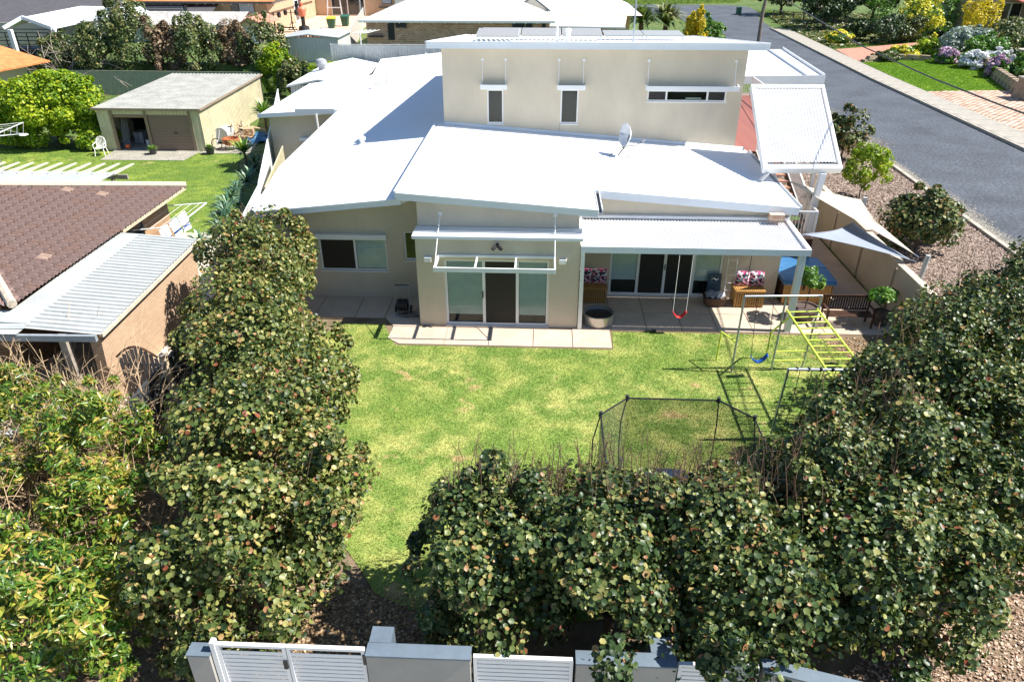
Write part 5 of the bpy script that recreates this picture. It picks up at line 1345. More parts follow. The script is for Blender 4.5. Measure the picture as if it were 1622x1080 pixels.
MB().box(X0 + .1, X1 - .1, Y0 + .1, Y1 - .1, .0, .035).build("floor", concrete_m, t)
MB().box(X0 + .1, X1 - .1, 44.0, 44.05, .035, 2.2).build("dark_bay_backing", room_m, t)  # dark sheet standing in for the deep shade inside the bay
rr = random.Random(4)
mb = MB()
for k in range(5): mb.box(X0 + .9 + k * .33, X0 + 1.15 + k * .33, 42.4 + rr.uniform(-.3, .5), 43.0 + rr.uniform(0, .4), .04, .3 + rr.uniform(0, .9))
tag(mb.build("stored_boxes", grey_plastic), "dim pile of grey storage boxes inside the open shed bay", "boxes")
mb = MB()
for k in range(5): mb.bar((X0 + .85 + k * .07, 41.1 + k * .05, .04), (X0 + .83, 41.6 + k * .12, 1.7 - k * .1), .025)
tag(mb.build("long_tools", white_sheet), "bundle of pale long-handled tools leaning inside the open shed bay", "tools")
tag(MB().lathe((X0 + 1.15, 41.0, .035), [(.02, 0), (.14, .06), (.16, .14), (.1, .24), (.02, .26)], 12).build("orange_tub", orange_m), "small round orange tub on the floor of the open shed", "tub")
tag(MB().lathe((X0 + 2.0, 41.8, .035), [(.13, 0), (.16, .3), (.15, .32), (.02, .32)], 12).build("bucket", white_plastic), "white bucket standing on the open shed floor", "bucket")
MBc = MB()
# plastic chair
def plastic_chair(x, y, rz, label):
    t = thing("garden_chair", label, "chair", (x, y, 0.02), rz)
    MB().box(-.24, .24, -.22, .24, .40, .43).build("seat", white_plastic, t, bevel=.02, local=True)
    for sx in (-1, 1):
        for sy in (-1, 1): MB().tube([(sx * .22, sy * .2, .41), (sx * .27, sy * .26, 0)], .026, 6).build("leg", white_plastic, t, local=True)
        MB().tube([(sx * .25, -.22, .42), (sx * .28, -.22, .62), (sx * .27, .22, .66), (sx * .22, .25, .62)], .025, 6).build("armrest", white_plastic, t, local=True)
    mb = MB(); mb.tube([(-.23, .23, .42), (-.25, .30, .70), (-.16, .34, .90), (0, .35, .96), (.16, .34, .90), (.25, .30, .70), (.23, .23, .42)], .026, 6)
    for k in range(-3, 4): mb.bar((k * .06, .235, .42), (k * .075, .335, .92 - abs(k) * .02), .03, .012)
    mb.build("backrest", white_plastic, t, local=True)
plastic_chair(-24.75, 39.6, R(10), "white moulded plastic garden chair on grass at the shed's left corner")
rosette("pot_plant", "yellow-green spiky plant in a dark pot on the shed slab between the doors", "pot plant", -21.95, 39.9, .3, 40, .42, .03, strap_leaf, 3)
tag(MB().lathe((-21.95, 39.9, .03), [(.16, 0), (.24, .30), (.26, .32), (.22, .32), (.2, .27), (.02, .27)], 14).build("pot", dark_metal), "dark round pot on the shed slab between the doors", "pot")
rosette("pot_plant", "bright leafy plant in a dark pot at the shed's right front corner", "pot plant", -18.75, 40.1, .35, 46, .4, .04, strap_leaf, 4)
tag(MB().lathe((-18.75, 40.1, .03), [(.18, 0), (.27, .34), (.29, .36), (.24, .36), (.22, .3), (.02, .3)], 14).build("pot", dark_metal), "dark round pot at the shed's right front corner", "pot")
# scrap timber pile, pallets and barrow beside the shed
t = thing("timber_pile", "tangled pile of pale broken pallet boards stacked against the cream shed side", "wood pile", (-18.4, 43.2, .03))
r = random.Random(12)
for k in range(46):
    a = r.uniform(-.9, .9); x = -18.75 + r.uniform(0, 1.5); y = 42.6 + r.uniform(0, 1.7); z = .12 + 1.05 * r.random() * (1 - (x + 18.75) / 2.6); L = r.uniform(.5, 1.2)
    o = MB().box(-L / 2, L / 2, -.045, .045, -.012, .012).build("board", M("pale_board", (.62, .44, .28), .8, .2, 4) if k == 0 else bpy.data.materials["pale_board"], t, local=True)
    off = WL[t.name]; o.location = (x - off.x, y - off.y, z); o.rotation_euler = (r.uniform(-.3, .3), r.uniform(-.5, .5), a * 1.8)
t = thing("fire_drum", "rusty half drum on a black stand in front of the pallet pile", "fire pit", (-17.95, 41.2, .03))
MB().lathe((-17.95, 41.2, .28), [(.30, 0), (.46, .10), (.48, .36), (.46, .38), (.43, .14), (.02, .12)], 20).build("bowl", rust_m, t)
for a in range(4): MB().tube([(-17.95 + .3 * math.cos(a * 1.57 + .7), 41.2 + .3 * math.sin(a * 1.57 + .7), .36), (-17.95 + .38 * math.cos(a * 1.57 + .7), 41.2 + .38 * math.sin(a * 1.57 + .7), .03)], .02, 5).build("leg", dark_metal, t)
tag(MB().tube([(-18.95, 42.3, .55), (-18.85, 43.2, .55)], .42, 16).build("water_drum", white_sheet), "round white drum lying beside the shed wall under the boards", "drum")
t = thing("hand_trolley", "small hand trolley with one dark spoked wheel beside the rusty drum", "trolley", (-18.75, 41.1, .03))
mb = MB(); mb.tube([(-18.75 + .30 * math.cos(a * .35), 41.1, .34 + .30 * math.sin(a * .35)) for a in range(19)], .025, 6, False); mb.build("tyre", black_m, t)
mb = MB()
for a in range(9): mb.tube([(-18.75, 41.1, .34), (-18.75 + .29 * math.cos(a * .7), 41.1, .34 + .29 * math.sin(a * .7))], .006, 4)
mb.build("spokes", galv, t)
mb = MB(); mb.tube([(-18.75, 41.15, .34), (-18.9, 41.5, .6), (-19.0, 41.9, .95)], .02, 5); mb.tube([(-18.75, 41.05, .34), (-18.7, 41.4, .6), (-18.8, 41.9, .95)], .02, 5); mb.build("handle_frame", galv, t)
tag(heap("blue_tarpaulin", "", -17.3, 43.6, .03, .7, 1.3, .35, blue_tarp, 9), "crumpled dark blue tarpaulin on the ground behind the rusty drum", "tarpaulin")
# cardboard carton
tag(MB().hexa([(-17.9, 43.0, .03), (-17.35, 43.1, .03), (-17.45, 43.6, .03), (-18.0, 43.5, .03)], [(-17.85, 42.95, .75), (-17.3, 43.05, .75), (-17.4, 43.55, .8), (-17.95, 43.45, .8)]).build("carton", M("cardboard", (.50, .33, .19), .9)), "open brown cardboard carton at the right of the pallet pile", "carton")
# rotary clothes hoist
t = thing("clothes_hoist", "white rotary clothes hoist with radiating arms and wire lines on the left lawn", "clothes hoist", (-28.0, 36.4, 0))
HC = Vector((-28.6, 36.8, 0)); mb = MB(); mb.tube([HC, HC + Vector((0, 0, 1.75))], .035, 8); mb.build("post", galv, t)
for k in range(4):
    a = R(-12 + 90 * k); e = HC + Vector((math.cos(a) * 2.1, math.sin(a) * 2.1, 1.95)); MB().tube([HC + Vector((0, 0, 1.7)), e], .022, 6).build("arm", frame_m, t)
    MB().tube([HC + Vector((0, 0, 2.2)), e], .006, 4).build("stay", frame_m, t)
mb = MB()
for q in (.4, .6, .8, 1.0):
    for k in range(4):
        a = R(-12 + 90 * k); b = R(78 + 90 * k); mb.tube([HC + Vector((math.cos(a) * 2.1 * q, math.sin(a) * 2.1 * q, 1.7 + .25 * q)), HC + Vector((math.cos(b) * 2.1 * q, math.sin(b) * 2.1 * q, 1.7 + .25 * q))], .005, 4)
mb.build("line", frame_m, t)
MB().lathe((HC.x + 2.05, HC.y - .43, 1.86), [(.12, 0), (.22, .03), (.2, .06), (.02, .07)], 12).build("end_disc", frame_m, t)
# debris among the left foreground shrubs
for i, (x, y, rz, lab) in enumerate(((-13.2, 15.9, .4, "pale blue-grey sheet panel lying tilted among dry vines, farthest one"), (-12.6, 14.2, 1.0, "bent pale grey metal sheet in the middle of the left garden debris"), (-12.4, 12.6, -.5, "pale sheet panel partly under leaves, nearest the bottom left"))):
    o = MB().box(-.9, .9, -.35, .35, 0, .02).build("metal_sheet", white_sheet); o.location = (x, y, .35); o.rotation_euler = (.25, .3 - i * .25, rz); tag(o, lab, "metal sheet", "pale sheets in the left garden")
tag(MB().tube([(-12.3 + .35 * math.cos(a * .3), 15.0 + .35 * math.sin(a * .3), .55) for a in range(12)], .05, 8).build("white_pipe", white_plastic), "curved white plastic pipe lying on the debris in the left garden", "pipe")
tag(MB().bar((-13.5, 11.9, .3), (-11.3, 14.4, .5), .12, .05).build("plank", grey_timber), "long weathered plank slanting through the left garden debris", "plank")
# ------------------------------------------------------------------ far background buildings (ground there is 2 m higher)
def hip_roof(mb, x0, x1, y0, y1, z, h, ov=.4, hipx=None):
    x0 -= ov; x1 += ov; y0 -= ov; y1 += ov; w = (y1 - y0) / 2 if (y1 - y0) < (x1 - x0) else (x1 - x0) / 2
    if (y1 - y0) < (x1 - x0): r0 = (x0 + w, (y0 + y1) / 2, z + h); r1 = (x1 - w, (y0 + y1) / 2, z + h); fs = [(0, 1, 5, 4), (1, 2, 5), (2, 3, 4, 5), (3, 0, 4)]
    else: r0 = ((x0 + x1) / 2, y0 + w, z + h); r1 = ((x0 + x1) / 2, y1 - w, z + h); fs = [(0, 1, 4), (1, 2, 5, 4), (2, 3, 5), (3, 0, 4, 5)]
    mb.add([(x0, y0, z), (x1, y0, z), (x1, y1, z), (x0, y1, z), r0, r1], fs + [(3, 2, 1, 0)])
    return mb
G2 = 2.0
# brick house with a white hip roof, walkway fence beside
t = thing("brick_house", "red-brown brick house with a very pale hip roof straight behind the upper storey", "house", (-8, 65, G2))
MB().box(-15.0, 0.2, 65, 80, G2, 4.65).build("wall", red_brick, t)
r_ = hip_roof(MB(), -15.0, 0.2, 65, 80, 4.6, 3.0, .5).build("roof", cream_roof, t)
mb = MB(); strip(mb, (-15.5, 64.48, 4.66), (.7, 64.48, 4.66), .16); mb.build("gutter", frame_m, t)
for x, w, z0_, z1_ in ((-13.2, .55, 3.1, 4.45), (-12.5, .9, 4.05, 4.45), (-2.8, 1.0, 4.05, 4.45), (-1.7, .55, 3.4, 4.45), (-.35, .3, 3.6, 4.5)):
    w_ = MB().box(x, x + w, 64.93, 65.0, z0_, z1_).build("window", dark_metal, t); MB().box(x + .06, x + w - .06, 64.92, 64.928, z0_ + .06, z1_ - .06).build("pane", dark_glass, w_)
me = MB().box(-.045, .045, 0, .05, 0, .09).mesh("gutter_bracket", frame_m); pieces("gutter_bracket", me, t, [(-15 + i * .95, 64.6, 4.42) for i in range(17)])
MB().box(-14.8, -13.6, 64.6, 64.95, 3.35, 3.45).build("wall_shelf", dark_metal, t)
t = thing("wall_clothesline", "white folding clothesline on a post against the brick wall", "clothesline", (-16, 63, G2))
mb = MB(); mb.tube([(-15.0, 62.6, G2), (-15.0, 62.6, 3.9)], .06, 6)
for k in range(4): mb.tube([(-15.5 + k * .35, 62.5, 3.9), (-14.7 + k * .35, 63.9, 4.0)], .02, 4)
mb.tube([(-15.6, 62.5, 3.9), (-14.4, 62.5, 3.9)], .025, 4); mb.build("frame", frame_m, t)
# second pale-roofed house with verandah
t = thing("verandah_house", "orange brick house with pale roof, dark verandah posts and a small blue-trimmed gable", "house", (3, 70, 1))
MB().box(-1.2, 7.5, 71.5, 84, .5, 4.6).build("wall", orange_brick, t)
MB().box(-2.3, 2.6, 68.0, 71.4, 1, 3.5).build("low_wall", red_brick, t)
mb = hip_roof(MB(), -4, 8, 71, 84, 4.55, 2.6, .5); mb.build("roof", cream_roof, t)
mb = MB(); mb.sheet((-2.8, 66.6, 4.1), (6.6, 66.6, 4.0), (7.2, 71.2, 4.6), (-2.8, 71.2, 4.6), .1); mb.build("verandah_roof", cream_roof, t)
mb = MB(); strip(mb, (-2.8, 66.56, 4.12), (6.7, 66.56, 4.02), .12); mb.build("gutter", frame_m, t)
for x in (-2.5, 0.9, 3.4, 5.8): MB().box(x - .08, x + .08, 66.8, 66.96, .5, 4.0).build("post", M("blue_grey_post", (.10, .14, .18), .5) if x < -2 else bpy.data.materials["blue_grey_post"], t)
MB().box(-2.3, 1.0, 68.9, 68.95, 3.5, 4.2).build("screen_window", dark_glass, t)
mb = MB(); mb.add([(-2.9, 70.6, 4.9), (.2, 70.6, 4.9), (-1.3, 70.6, 6.0), (-2.9, 76, 4.9), (.2, 76, 4.9), (-1.3, 76, 6.0)], [(0, 1, 2), (0, 2, 5, 3), (1, 4, 5, 2), (3, 5, 4)]); mb.build("gable", cream_roof, t)
mb = MB(); mb.bar((-3.0, 70.5, 4.9), (-1.3, 70.5, 6.05), .1, .14); mb.bar((.3, 70.5, 4.9), (-1.3, 70.5, 6.05), .1, .14); mb.bar((-2.8, 70.5, 4.92), (.1, 70.5, 4.92), .1, .1); mb.build("gable_trim", bpy.data.materials["blue_grey_post"], t)
# garden shed at the corner of the grey fence
t = thing("garden_shed", "pale grey steel garden shed with shallow gable roof at the back fence corner", "shed", (-19, 60, G2))
mb = MB(); mb.ribs((-20.4, 60.4, 1.2), (-16.3, 60.4, 1.2), (-16.3, 60.4, 3.80), (-20.4, 60.4, 3.80), .2, .02, True); mb.ribs((-16.3, 60.4, 1.2), (-16.3, 64.4, 1.2), (-16.3, 64.4, 3.8), (-16.3, 60.4, 3.8), .2, .02, True); mb.build("wall", fence_grey, t)
mb = MB(); mb.add([(-20.8, 60.2, 3.78), (-18.5, 60.2, 4.05), (-16.1, 60.2, 3.82), (-20.8, 64.7, 3.78), (-18.5, 64.7, 4.05), (-16.1, 64.7, 3.82), (-20.8, 60.2, 3.70), (-18.5, 60.2, 3.97), (-16.1, 60.2, 3.74)], [(0, 1, 4, 3), (1, 2, 5, 4), (6, 7, 1, 0), (7, 8, 2, 1)]); mb.build("roof", white_sheet, t)
sheet_fence("side_fence", "cream steel fence running back between the brick house and the terrace", (-16.4, 64.6), (-20.0, 86.0), 1.9, cream_roof, z=G2)
# orange brick house with terrace
t = thing("terrace_house", "salmon brick house with an orange tiled roof around a paved terrace with gym gear", "house", (-28, 90, G2))
MB().box(-42, -28.5, 80.0, 97, G2, 5.0).build("wall", salmon_brick, t)
MB().box(-28.48, -14, 97.2, 100, G2, 5.3).build("wall", salmon_brick, t)
mb = MB(); mb.sheet((-43, 79.2, 4.85), (-27.6, 79.2, 4.85), (-27.6, 88, 7.0), (-43, 88, 7.0), .1); mb.build("roof", tile_orange, t)
mb = MB(); strip(mb, (-43, 79.1, 4.95), (-27.6, 79.1, 4.95), .2); strip(mb, (-27.58, 79.1, 4.95), (-27.58, 96, 4.95), .2); mb.build("gutter", M("dark_gutter", (.12, .10, .09), .5), t)
me = MB().box(-.06, .06, -.06, 0, -.2, 0).mesh("rafter_end", frame_m); pieces("rafter_end", me, t, [(-42 + i * .9, 79.95, 4.75) for i in range(15)] + [(-28.4, 81 + i, 4.75) for i in range(14)])
def far_window(t, x0, x1, y, z0, z1, mull=(), col=None):
    w = MB().box(x0, x1, y - .06, y, z0, z1).build("window", dark_metal if col is None else col, t)
    e = [x0] + list(mull) + [x1]
    for a, b in zip(e, e[1:]): MB().box(a + .06, b - .06, y - .07, y - .062, z0 + .06, z1 - .06).build("pane", dark_glass if (b - a) < 1.0 or col is not None else M("pale_curtained_pane", (.38, .44, .52), .15) if "pale_curtained_pane" not in bpy.data.materials else bpy.data.materials["pale_curtained_pane"], w)
far_window(t, -40.2, -38.6, 80, 3.2, 4.6, (-39.4,)); far_window(t, -32.2, -29.8, 80, 3.0, 4.75, (-31.4,))
w = MB().box(-28.49, -28.40, 88.5, 91.5, G2 + .1, 4.5).build("door", frame_m, t); MB().box(-28.39, -28.38, 88.7, 89.9, 2.3, 4.3).build("pane", dark_glass, w); MB().box(-28.39, -28.38, 90.1, 91.3, 2.3, 4.3).build("pane", dark_glass, w)
far_window(t, -26.5, -22.4, 97.2, 2.1, 4.6, (-24.5,), frame_m)
far_window(t, -20.2, -19.0, 97.2, 3.4, 4.7, ()); far_window(t, -15.8, -14.6, 97.2, 2.4, 4.7, ())
MB().box(-18.6, -17.4, 97.1, 97.2, 2.1, 4.5).build("door", frame_m, t)
MB().box(-20.6, -18.4, 96.8, 97.1, 3.0, 3.1).build("shelf", dark_metal, t)
structure("terrace", MB().prism([(-28.4, 76.0), (-19.5, 76.0), (-20.2, 97), (-28.4, 97)], 1.9, 2.06), M("terrace_paving", (.72, .50, .34), .85, .1, 3))
for k in range(3): structure("terrace_step", MB().box(-28.0, -24.5, 75.96 - .5 * (k + 1), 75.94 - .5 * k, 1.2, 1.88 - .25 * k), bpy.data.materials["terrace_paving"])
# dummy, weights bench, bins, frame, bicycles
t = thing("boxing_dummy", "orange torso punching dummy on a black column and round base on the terrace", "punching dummy", (-25.0, 80.2, 2.06))
MB().lathe((-25.0, 80.2, 2.06), [(.55, 0), (.6, .1), (.5, .5), (.2, .6), (.2, 1.7), (.25, 1.8)], 16).build("stand", black_m, t)
mb = MB(); mb.lathe((-25.0, 80.2, 3.5), [(.30, 0), (.34, .15), (.36, .35), (.48, .62), (.44, .80), (.16, .92), (.13, 1.0), (.18, 1.08), (.20, 1.22), (.15, 1.38), (.04, 1.43)], 16); mb.build("torso", skin_prop, t, smooth=True)
def weights(x, y, lab, name="weight_stand"):
    t = thing(name, lab, "exercise machine", (x, y, 2.06)); mb = MB()
    mb.tube([(x, y, 2.06), (x, y, 4.0)], .06, 6); mb.tube([(x - .5, y, 2.1), (x + .5, y, 2.1)], .05, 5); mb.tube([(x - .4, y, 2.1), (x, y, 3.0), (x + .4, y, 2.1)], .045, 5); mb.tube([(x - .7, y, 3.75), (x + .7, y, 3.75)], .03, 5); mb.build("frame", black_m, t)
    for s_ in (-.65, -.5, .5, .65): MB().tube([(x + s_ - .04, y, 3.75), (x + s_ + .04, y, 3.75)], .28, 12).build("weight_plate", black_m, t)
weights(-27.6, 79.0, "black weight stand at the left of the terrace by the wall corner"); weights(-26.6, 81.5, "black weight stand behind the bench, nearer the punching dummy")
t = thing("weight_bench", "low black weight bench on bent legs in front of the terrace door", "exercise bench", (-26.3, 79.2, 2.06))
MB().box(-26.9, -25.7, 79.0, 79.4, 2.5, 2.6).build("seat", black_m, t); mb = MB(); mb.tube([(-26.8, 79.2, 2.5), (-27.0, 79.2, 2.07)], .05, 5); mb.tube([(-25.8, 79.2, 2.5), (-25.6, 79.2, 2.07)], .05, 5); mb.build("leg", black_m, t)
for x, m_, lab in ((-23.0, yellow_m, "green wheelie bin with a yellow lid at the terrace's right edge"), (-22.0, green_m, "dark green wheelie bin just behind the yellow-lidded one")):
    y = 83.5 if x < -22.5 else 85.5; t = thing("wheelie_bin", lab, "bin", (x, y, 2.06))
    MB().hexa([(x - .3, y - .3, 2.1), (x + .3, y - .3, 2.1), (x + .3, y + .3, 2.1), (x - .3, y + .3, 2.1)], [(x - .42, y - .42, 3.0), (x + .42, y - .42, 3.0), (x + .42, y + .42, 3.05), (x - .42, y + .42, 3.05)]).build("body", green_m, t)
    MB().hexa([(x - .45, y - .47, 3.0), (x + .45, y - .47, 3.0), (x + .45, y + .45, 3.05), (x - .45, y + .45, 3.05)], [(x - .42, y - .44, 3.08), (x + .42, y - .44, 3.08), (x + .42, y + .42, 3.2), (x - .42, y + .42, 3.2)]).build("lid", m_, t)
t = thing("easel_frame", "cream timber frame with a curved top bar standing before the terrace sliding doors", "frame", (-25.0, 93, 2.06))
mb = MB(); mb.bar((-26.0, 93, 2.06), (-25.8, 93.2, 4.5), .12, .08); mb.bar((-24.2, 93, 2.06), (-24.4, 93.2, 4.5), .12, .08); mb.bar((-26.5, 93.2, 4.45), (-23.7, 93.2, 4.45), .1, .1); mb.bar((-26, 93, 3.3), (-24.2, 93, 3.3), .1, .1); mb.build("frame", frame_m, t)
tag(MB().tube([(-20.8, 88, 2.06), (-20.8, 88, 7.5)], .09, 8).build("light_pole", galv), "tall thin grey pole at the right edge of the terrace", "pole")
t = thing("bicycle", "dark bicycle leaning by the wall at the right end of the terrace", "bicycle", (-18.8, 92, 2.06))
for x in (-19.4, -18.2): mb = MB(); mb.tube([(x + .36 * math.cos(a * .35), 92, 2.45 + .36 * math.sin(a * .35)) for a in range(19)], .03, 5, False); mb.build("wheel", black_m, t)
mb = MB(); mb.tube([(-19.4, 92, 2.45), (-19.1, 92, 2.95), (-18.4, 92, 2.95), (-18.8, 92, 2.45), (-19.1, 92, 2.95)], .025, 5); mb.tube([(-18.4, 92, 2.95), (-18.2, 92, 2.45)], .025, 5); mb.tube([(-18.4, 91.8, 3.1), (-18.4, 92.2, 3.1)], .02, 5); mb.build("frame", blue_rubber, t)
# firewood heap
t = thing("firewood_heap", "heap of reddish split firewood beside the terrace steps", "firewood", (-24.5, 74.5, 2))
r = random.Random(2); me = MB().tube([(-.35, 0, 0), (.35, 0, 0)], .11, 6).mesh("log", M("split_log", (.28, .12, .08), .9, .3, 5))
pieces("log", me, t, [(-24.3 + r.uniform(0, 3.4), 74.4 + r.uniform(-.6, .6), 2.15 + r.uniform(0, .6), (0, r.uniform(-.3, .3), r.uniform(-1, 1))) for i in range(44)])
# grey-roofed outbuilding
t = thing("outbuilding", "low outbuilding with a weathered grey sheet roof and a whitewashed gable end", "shed", (-34, 72, 2))
mb = MB(); mb.box(-38.6, -28.6, 71.6, 71.7, 1.5, 3.5); mb.build("wall", M("bluish_wall", (.42, .46, .50), .8), t)
mb = MB(); mb.add([(-28.6, 71.6, 1.5), (-28.6, 76.6, 1.5), (-28.6, 76.6, 3.6), (-28.6, 74.1, 4.3), (-28.6, 71.6, 3.6)], [(0, 1, 2, 3, 4)]); mb.add([(-28.5, 71.6, 1.5), (-26.2, 71.6, 1.5), (-26.2, 71.6, 3.5), (-27.2, 71.6, 4.1), (-28.5, 71.6, 3.7)], [(0, 1, 2, 3, 4)]); mb.build("gable_wall", M("flaking_whitewash", (.70, .60, .50), .9, .2, 6), t, solid=.05)
mb = MB(); mb.add([(-39, 71.2, 3.55), (-28.2, 71.2, 3.55), (-28.2, 74.1, 4.45), (-39, 74.1, 4.45), (-28.2, 77, 3.55), (-39, 77, 3.55)], [(0, 1, 2, 3), (3, 2, 4, 5)]); mb.build("roof", M("weathered_grey_roof", (.46, .44, .41), .8, .2, 2), t)
mb = MB(); mb.bar((-28.3, 71.0, 3.6), (-27.2, 71.0, 4.2), .16, .1); mb.bar((-26.0, 71.0, 3.6), (-27.2, 71.0, 4.2), .16, .1); mb.sheet((-28.3, 71, 3.62), (-27.2, 71, 4.22), (-27.2, 76, 4.22), (-28.3, 76, 3.62), .04); mb.sheet((-27.2, 71, 4.22), (-26.0, 71, 3.62), (-26.0, 76, 3.62), (-27.2, 76, 4.22), .04); mb.build("roof_edge", terracotta, t)
MB().box(-27.8, -26.6, 71.5, 71.58, 1.8, 3.2).build("door", frame_m, t)
# dark tiled house, white carport in front
t = thing("dark_roofed_house", "house with a broad charcoal tiled roof filling the top left corner", "house", (-58, 100, 2))
mb = MB(); mb.sheet((-95, 77, 3.2), (-33.5, 75, 3.2), (-33.5, 95, 9.0), (-95, 95, 8.6), .1); mb.build("roof", tile_dark, t)
mb = MB(); mb.bar((-41.5, 75.5, 3.35), (-52, 95, 8.8), .25, .15); mb.bar((-34.8, 75, 3.3), (-41, 90, 7.7), .25, .15); mb.build("hip_capping", black_m, t)
mb = MB()
for k in range(28): y_ = 76.0 + k * .6; mb.box(-41.0 - (y_ - 76) * .5, -35.6 - (y_ - 76) * .4, y_, y_ + .12, 3.2 + (y_ - 75) * .29, 3.30 + (y_ - 75) * .29)
mb.build("tile_courses", M("pale_course_line", (.2, .2, .21), .8), t)["kind"] = "stuff"
mb = MB(); mb.box(-95, -34.5, 77.5, 78, 1.5, 3.3); mb.build("wall", cream_metal, t)
t = thing("carport", "white gabled carport roof on white posts with a small blue skylight", "carport", (-45, 70, 1))
Wa, Wb, Wc = (-55.5, 73.0, 4.1), (-47.6, 74.0, 5.6), (-38.6, 62.0, 4.1)
CP = [(-43.33, 60.95, 4.3), (-42.19, 61.94, 5.0), (-39.45, 61.12, 4.3), (-43.47, 72.59, 5.0), (-40.12, 68.6, 4.3), (-37.39, 71.5, 5.0), (-37.32, 68.72, 4.3), (-37.03, 72.85, 4.3)]
mb = MB(); mb.add(CP, [(0, 1, 3), (1, 2, 4, 3), (3, 4, 6, 5), (5, 6, 7)]); mb.build("roof", white_metal, t, solid=.12)
mb = MB(); mb.bar(CP[0], CP[1], .2, .25); mb.bar(CP[1], CP[2], .2, .25); mb.bar(CP[2], CP[4], .15, .2); mb.bar(CP[4], CP[6], .15, .2); mb.bar(CP[5], CP[7], .15, .2); mb.build("barge", fascia_m, t)
def cp(u, v): return Vector(CP[3]).lerp(Vector(CP[5]), u).lerp(Vector(CP[4]).lerp(Vector(CP[6]), u), v) + Vector((0, 0, .04))
mb = MB(); mb.quad(cp(.45, .15), cp(.45, .9), cp(.7, .9), cp(.7, .15)); mb.build("skylight", navy_panel, t)
for x, y, z in ((CP[2][0], CP[2][1] + .2, 4.2), (CP[4][0], CP[4][1], 4.2), (CP[0][0] + .5, CP[0][1], 4.2)): MB().box(x - .15, x + .15, y - .15, y + .15, 0 if y < 65 else 1, z).build("post", frame_m, t)
MB().box(-52, -39.5, 69.0, 69.2, 1, 3.9).build("back_wall", M("shaded_cream_wall", (.45, .42, .36), .9), t)
t = thing("box_trailer", "dark caged box trailer parked under the white carport", "trailer", (-46, 66, 0))
mb = MB(); mb.box(-49, -43.5, 66, 68.5, .8, 1.6); mb.build("tray", dark_metal, t)
mb = MB()
for z in (1.7, 2.3, 2.9): mb.bar((-49, 66, z), (-43.5, 66, z), .06); mb.bar((-49, 68.5, z), (-43.5, 68.5, z), .06); mb.bar((-49, 66, z), (-49, 68.5, z), .06)
for i in range(7): mb.bar((-49 + i * .91, 66, 1.6), (-49 + i * .91, 66, 2.9), .06)
mb.build("cage", dark_metal, t); MB().tube([(-46.3, 65.8, .45), (-46.3, 66.1, .45)], .45, 14).build("wheel", black_m, t); t.location = (-43.2, 62.4, .9)
t = thing("orange_roofed_house", "corner of a house with an orange clay tile roof at the left edge", "house", (-45, 58, 0))
mb = MB(); mb.add([(-55, 50, 2.7), (-38.0, 50.4, 2.6), (-37.0, 56, 2.6), (-46, 58, 4.6), (-60, 60, 5)], [(0, 1, 2, 3, 4)]); mb.build("roof", tile_orange, t, solid=.1); MB().box(-55, -39, 51.5, 56, 0, 2.55).build("wall", cream_roof, t)

# ------------------------------------------------------------------ across the road
t = thing("red_roofed_house", "taupe house with a red sheet roof at the top right corner", "house", (58, 98, 0))
mb = MB(); mb.box(49.5, 56.5, 96, 104, 0, 4.6); mb.build("wall", M("taupe_wall", (.38, .33, .26), .9, .06), t)
mb = MB(); mb.box(56.5, 72, 92, 92.3, 0, 3.6); mb.build("wall", M("pinkish_wall", (.58, .44, .38), .9, .06), t)
mb = MB(); mb.add([(50.0, 107, 6.8), (54.8, 90.6, 3.7), (75, 90.6, 3.7), (75, 107, 6.8)], [(0, 1, 2, 3)]); mb.build("roof", tile_red, t, solid=.15)
mb = MB(); strip(mb, (54.7, 90.5, 3.85), (75, 90.5, 3.85), .25); mb.build("gutter", cream_roof, t)
w = MB().box(53.1, 55.7, 95.9, 96, 1.2, 3.9).build("window", frame_m, t); MB().box(53.2, 54.3, 95.88, 95.895, 1.3, 3.8).build("pane", dark_glass, w); MB().box(54.5, 55.6, 95.88, 95.895, 1.3, 3.8).build("pane", dark_glass, w)
MB().box(51.4, 52.2, 95.9, 96, 3.2, 4.1).build("window", dark_glass, t)
MB().box(56.9, 58.3, 91.9, 92.0, 0.5, 3.0).build("door", frame_m, t)
t = thing("pillar", "square limestone pillar at the driveway edge on the right", "pillar", (35.9, 57.6, 0))
MB().hexa([(35.2, 56.6, 0), (37.6, 56.6, 0), (37.6, 58.6, 0), (35.2, 58.6, 0)], [(35.4, 56.8, 1.5), (37.6, 56.8, 1.5), (37.6, 58.5, 1.5), (35.4, 58.5, 1.5)]).build("shaft", rock_m, t); MB().box(35.3, 37.7, 56.7, 58.6, 1.5, 1.62).build("cap", concrete_m, t)
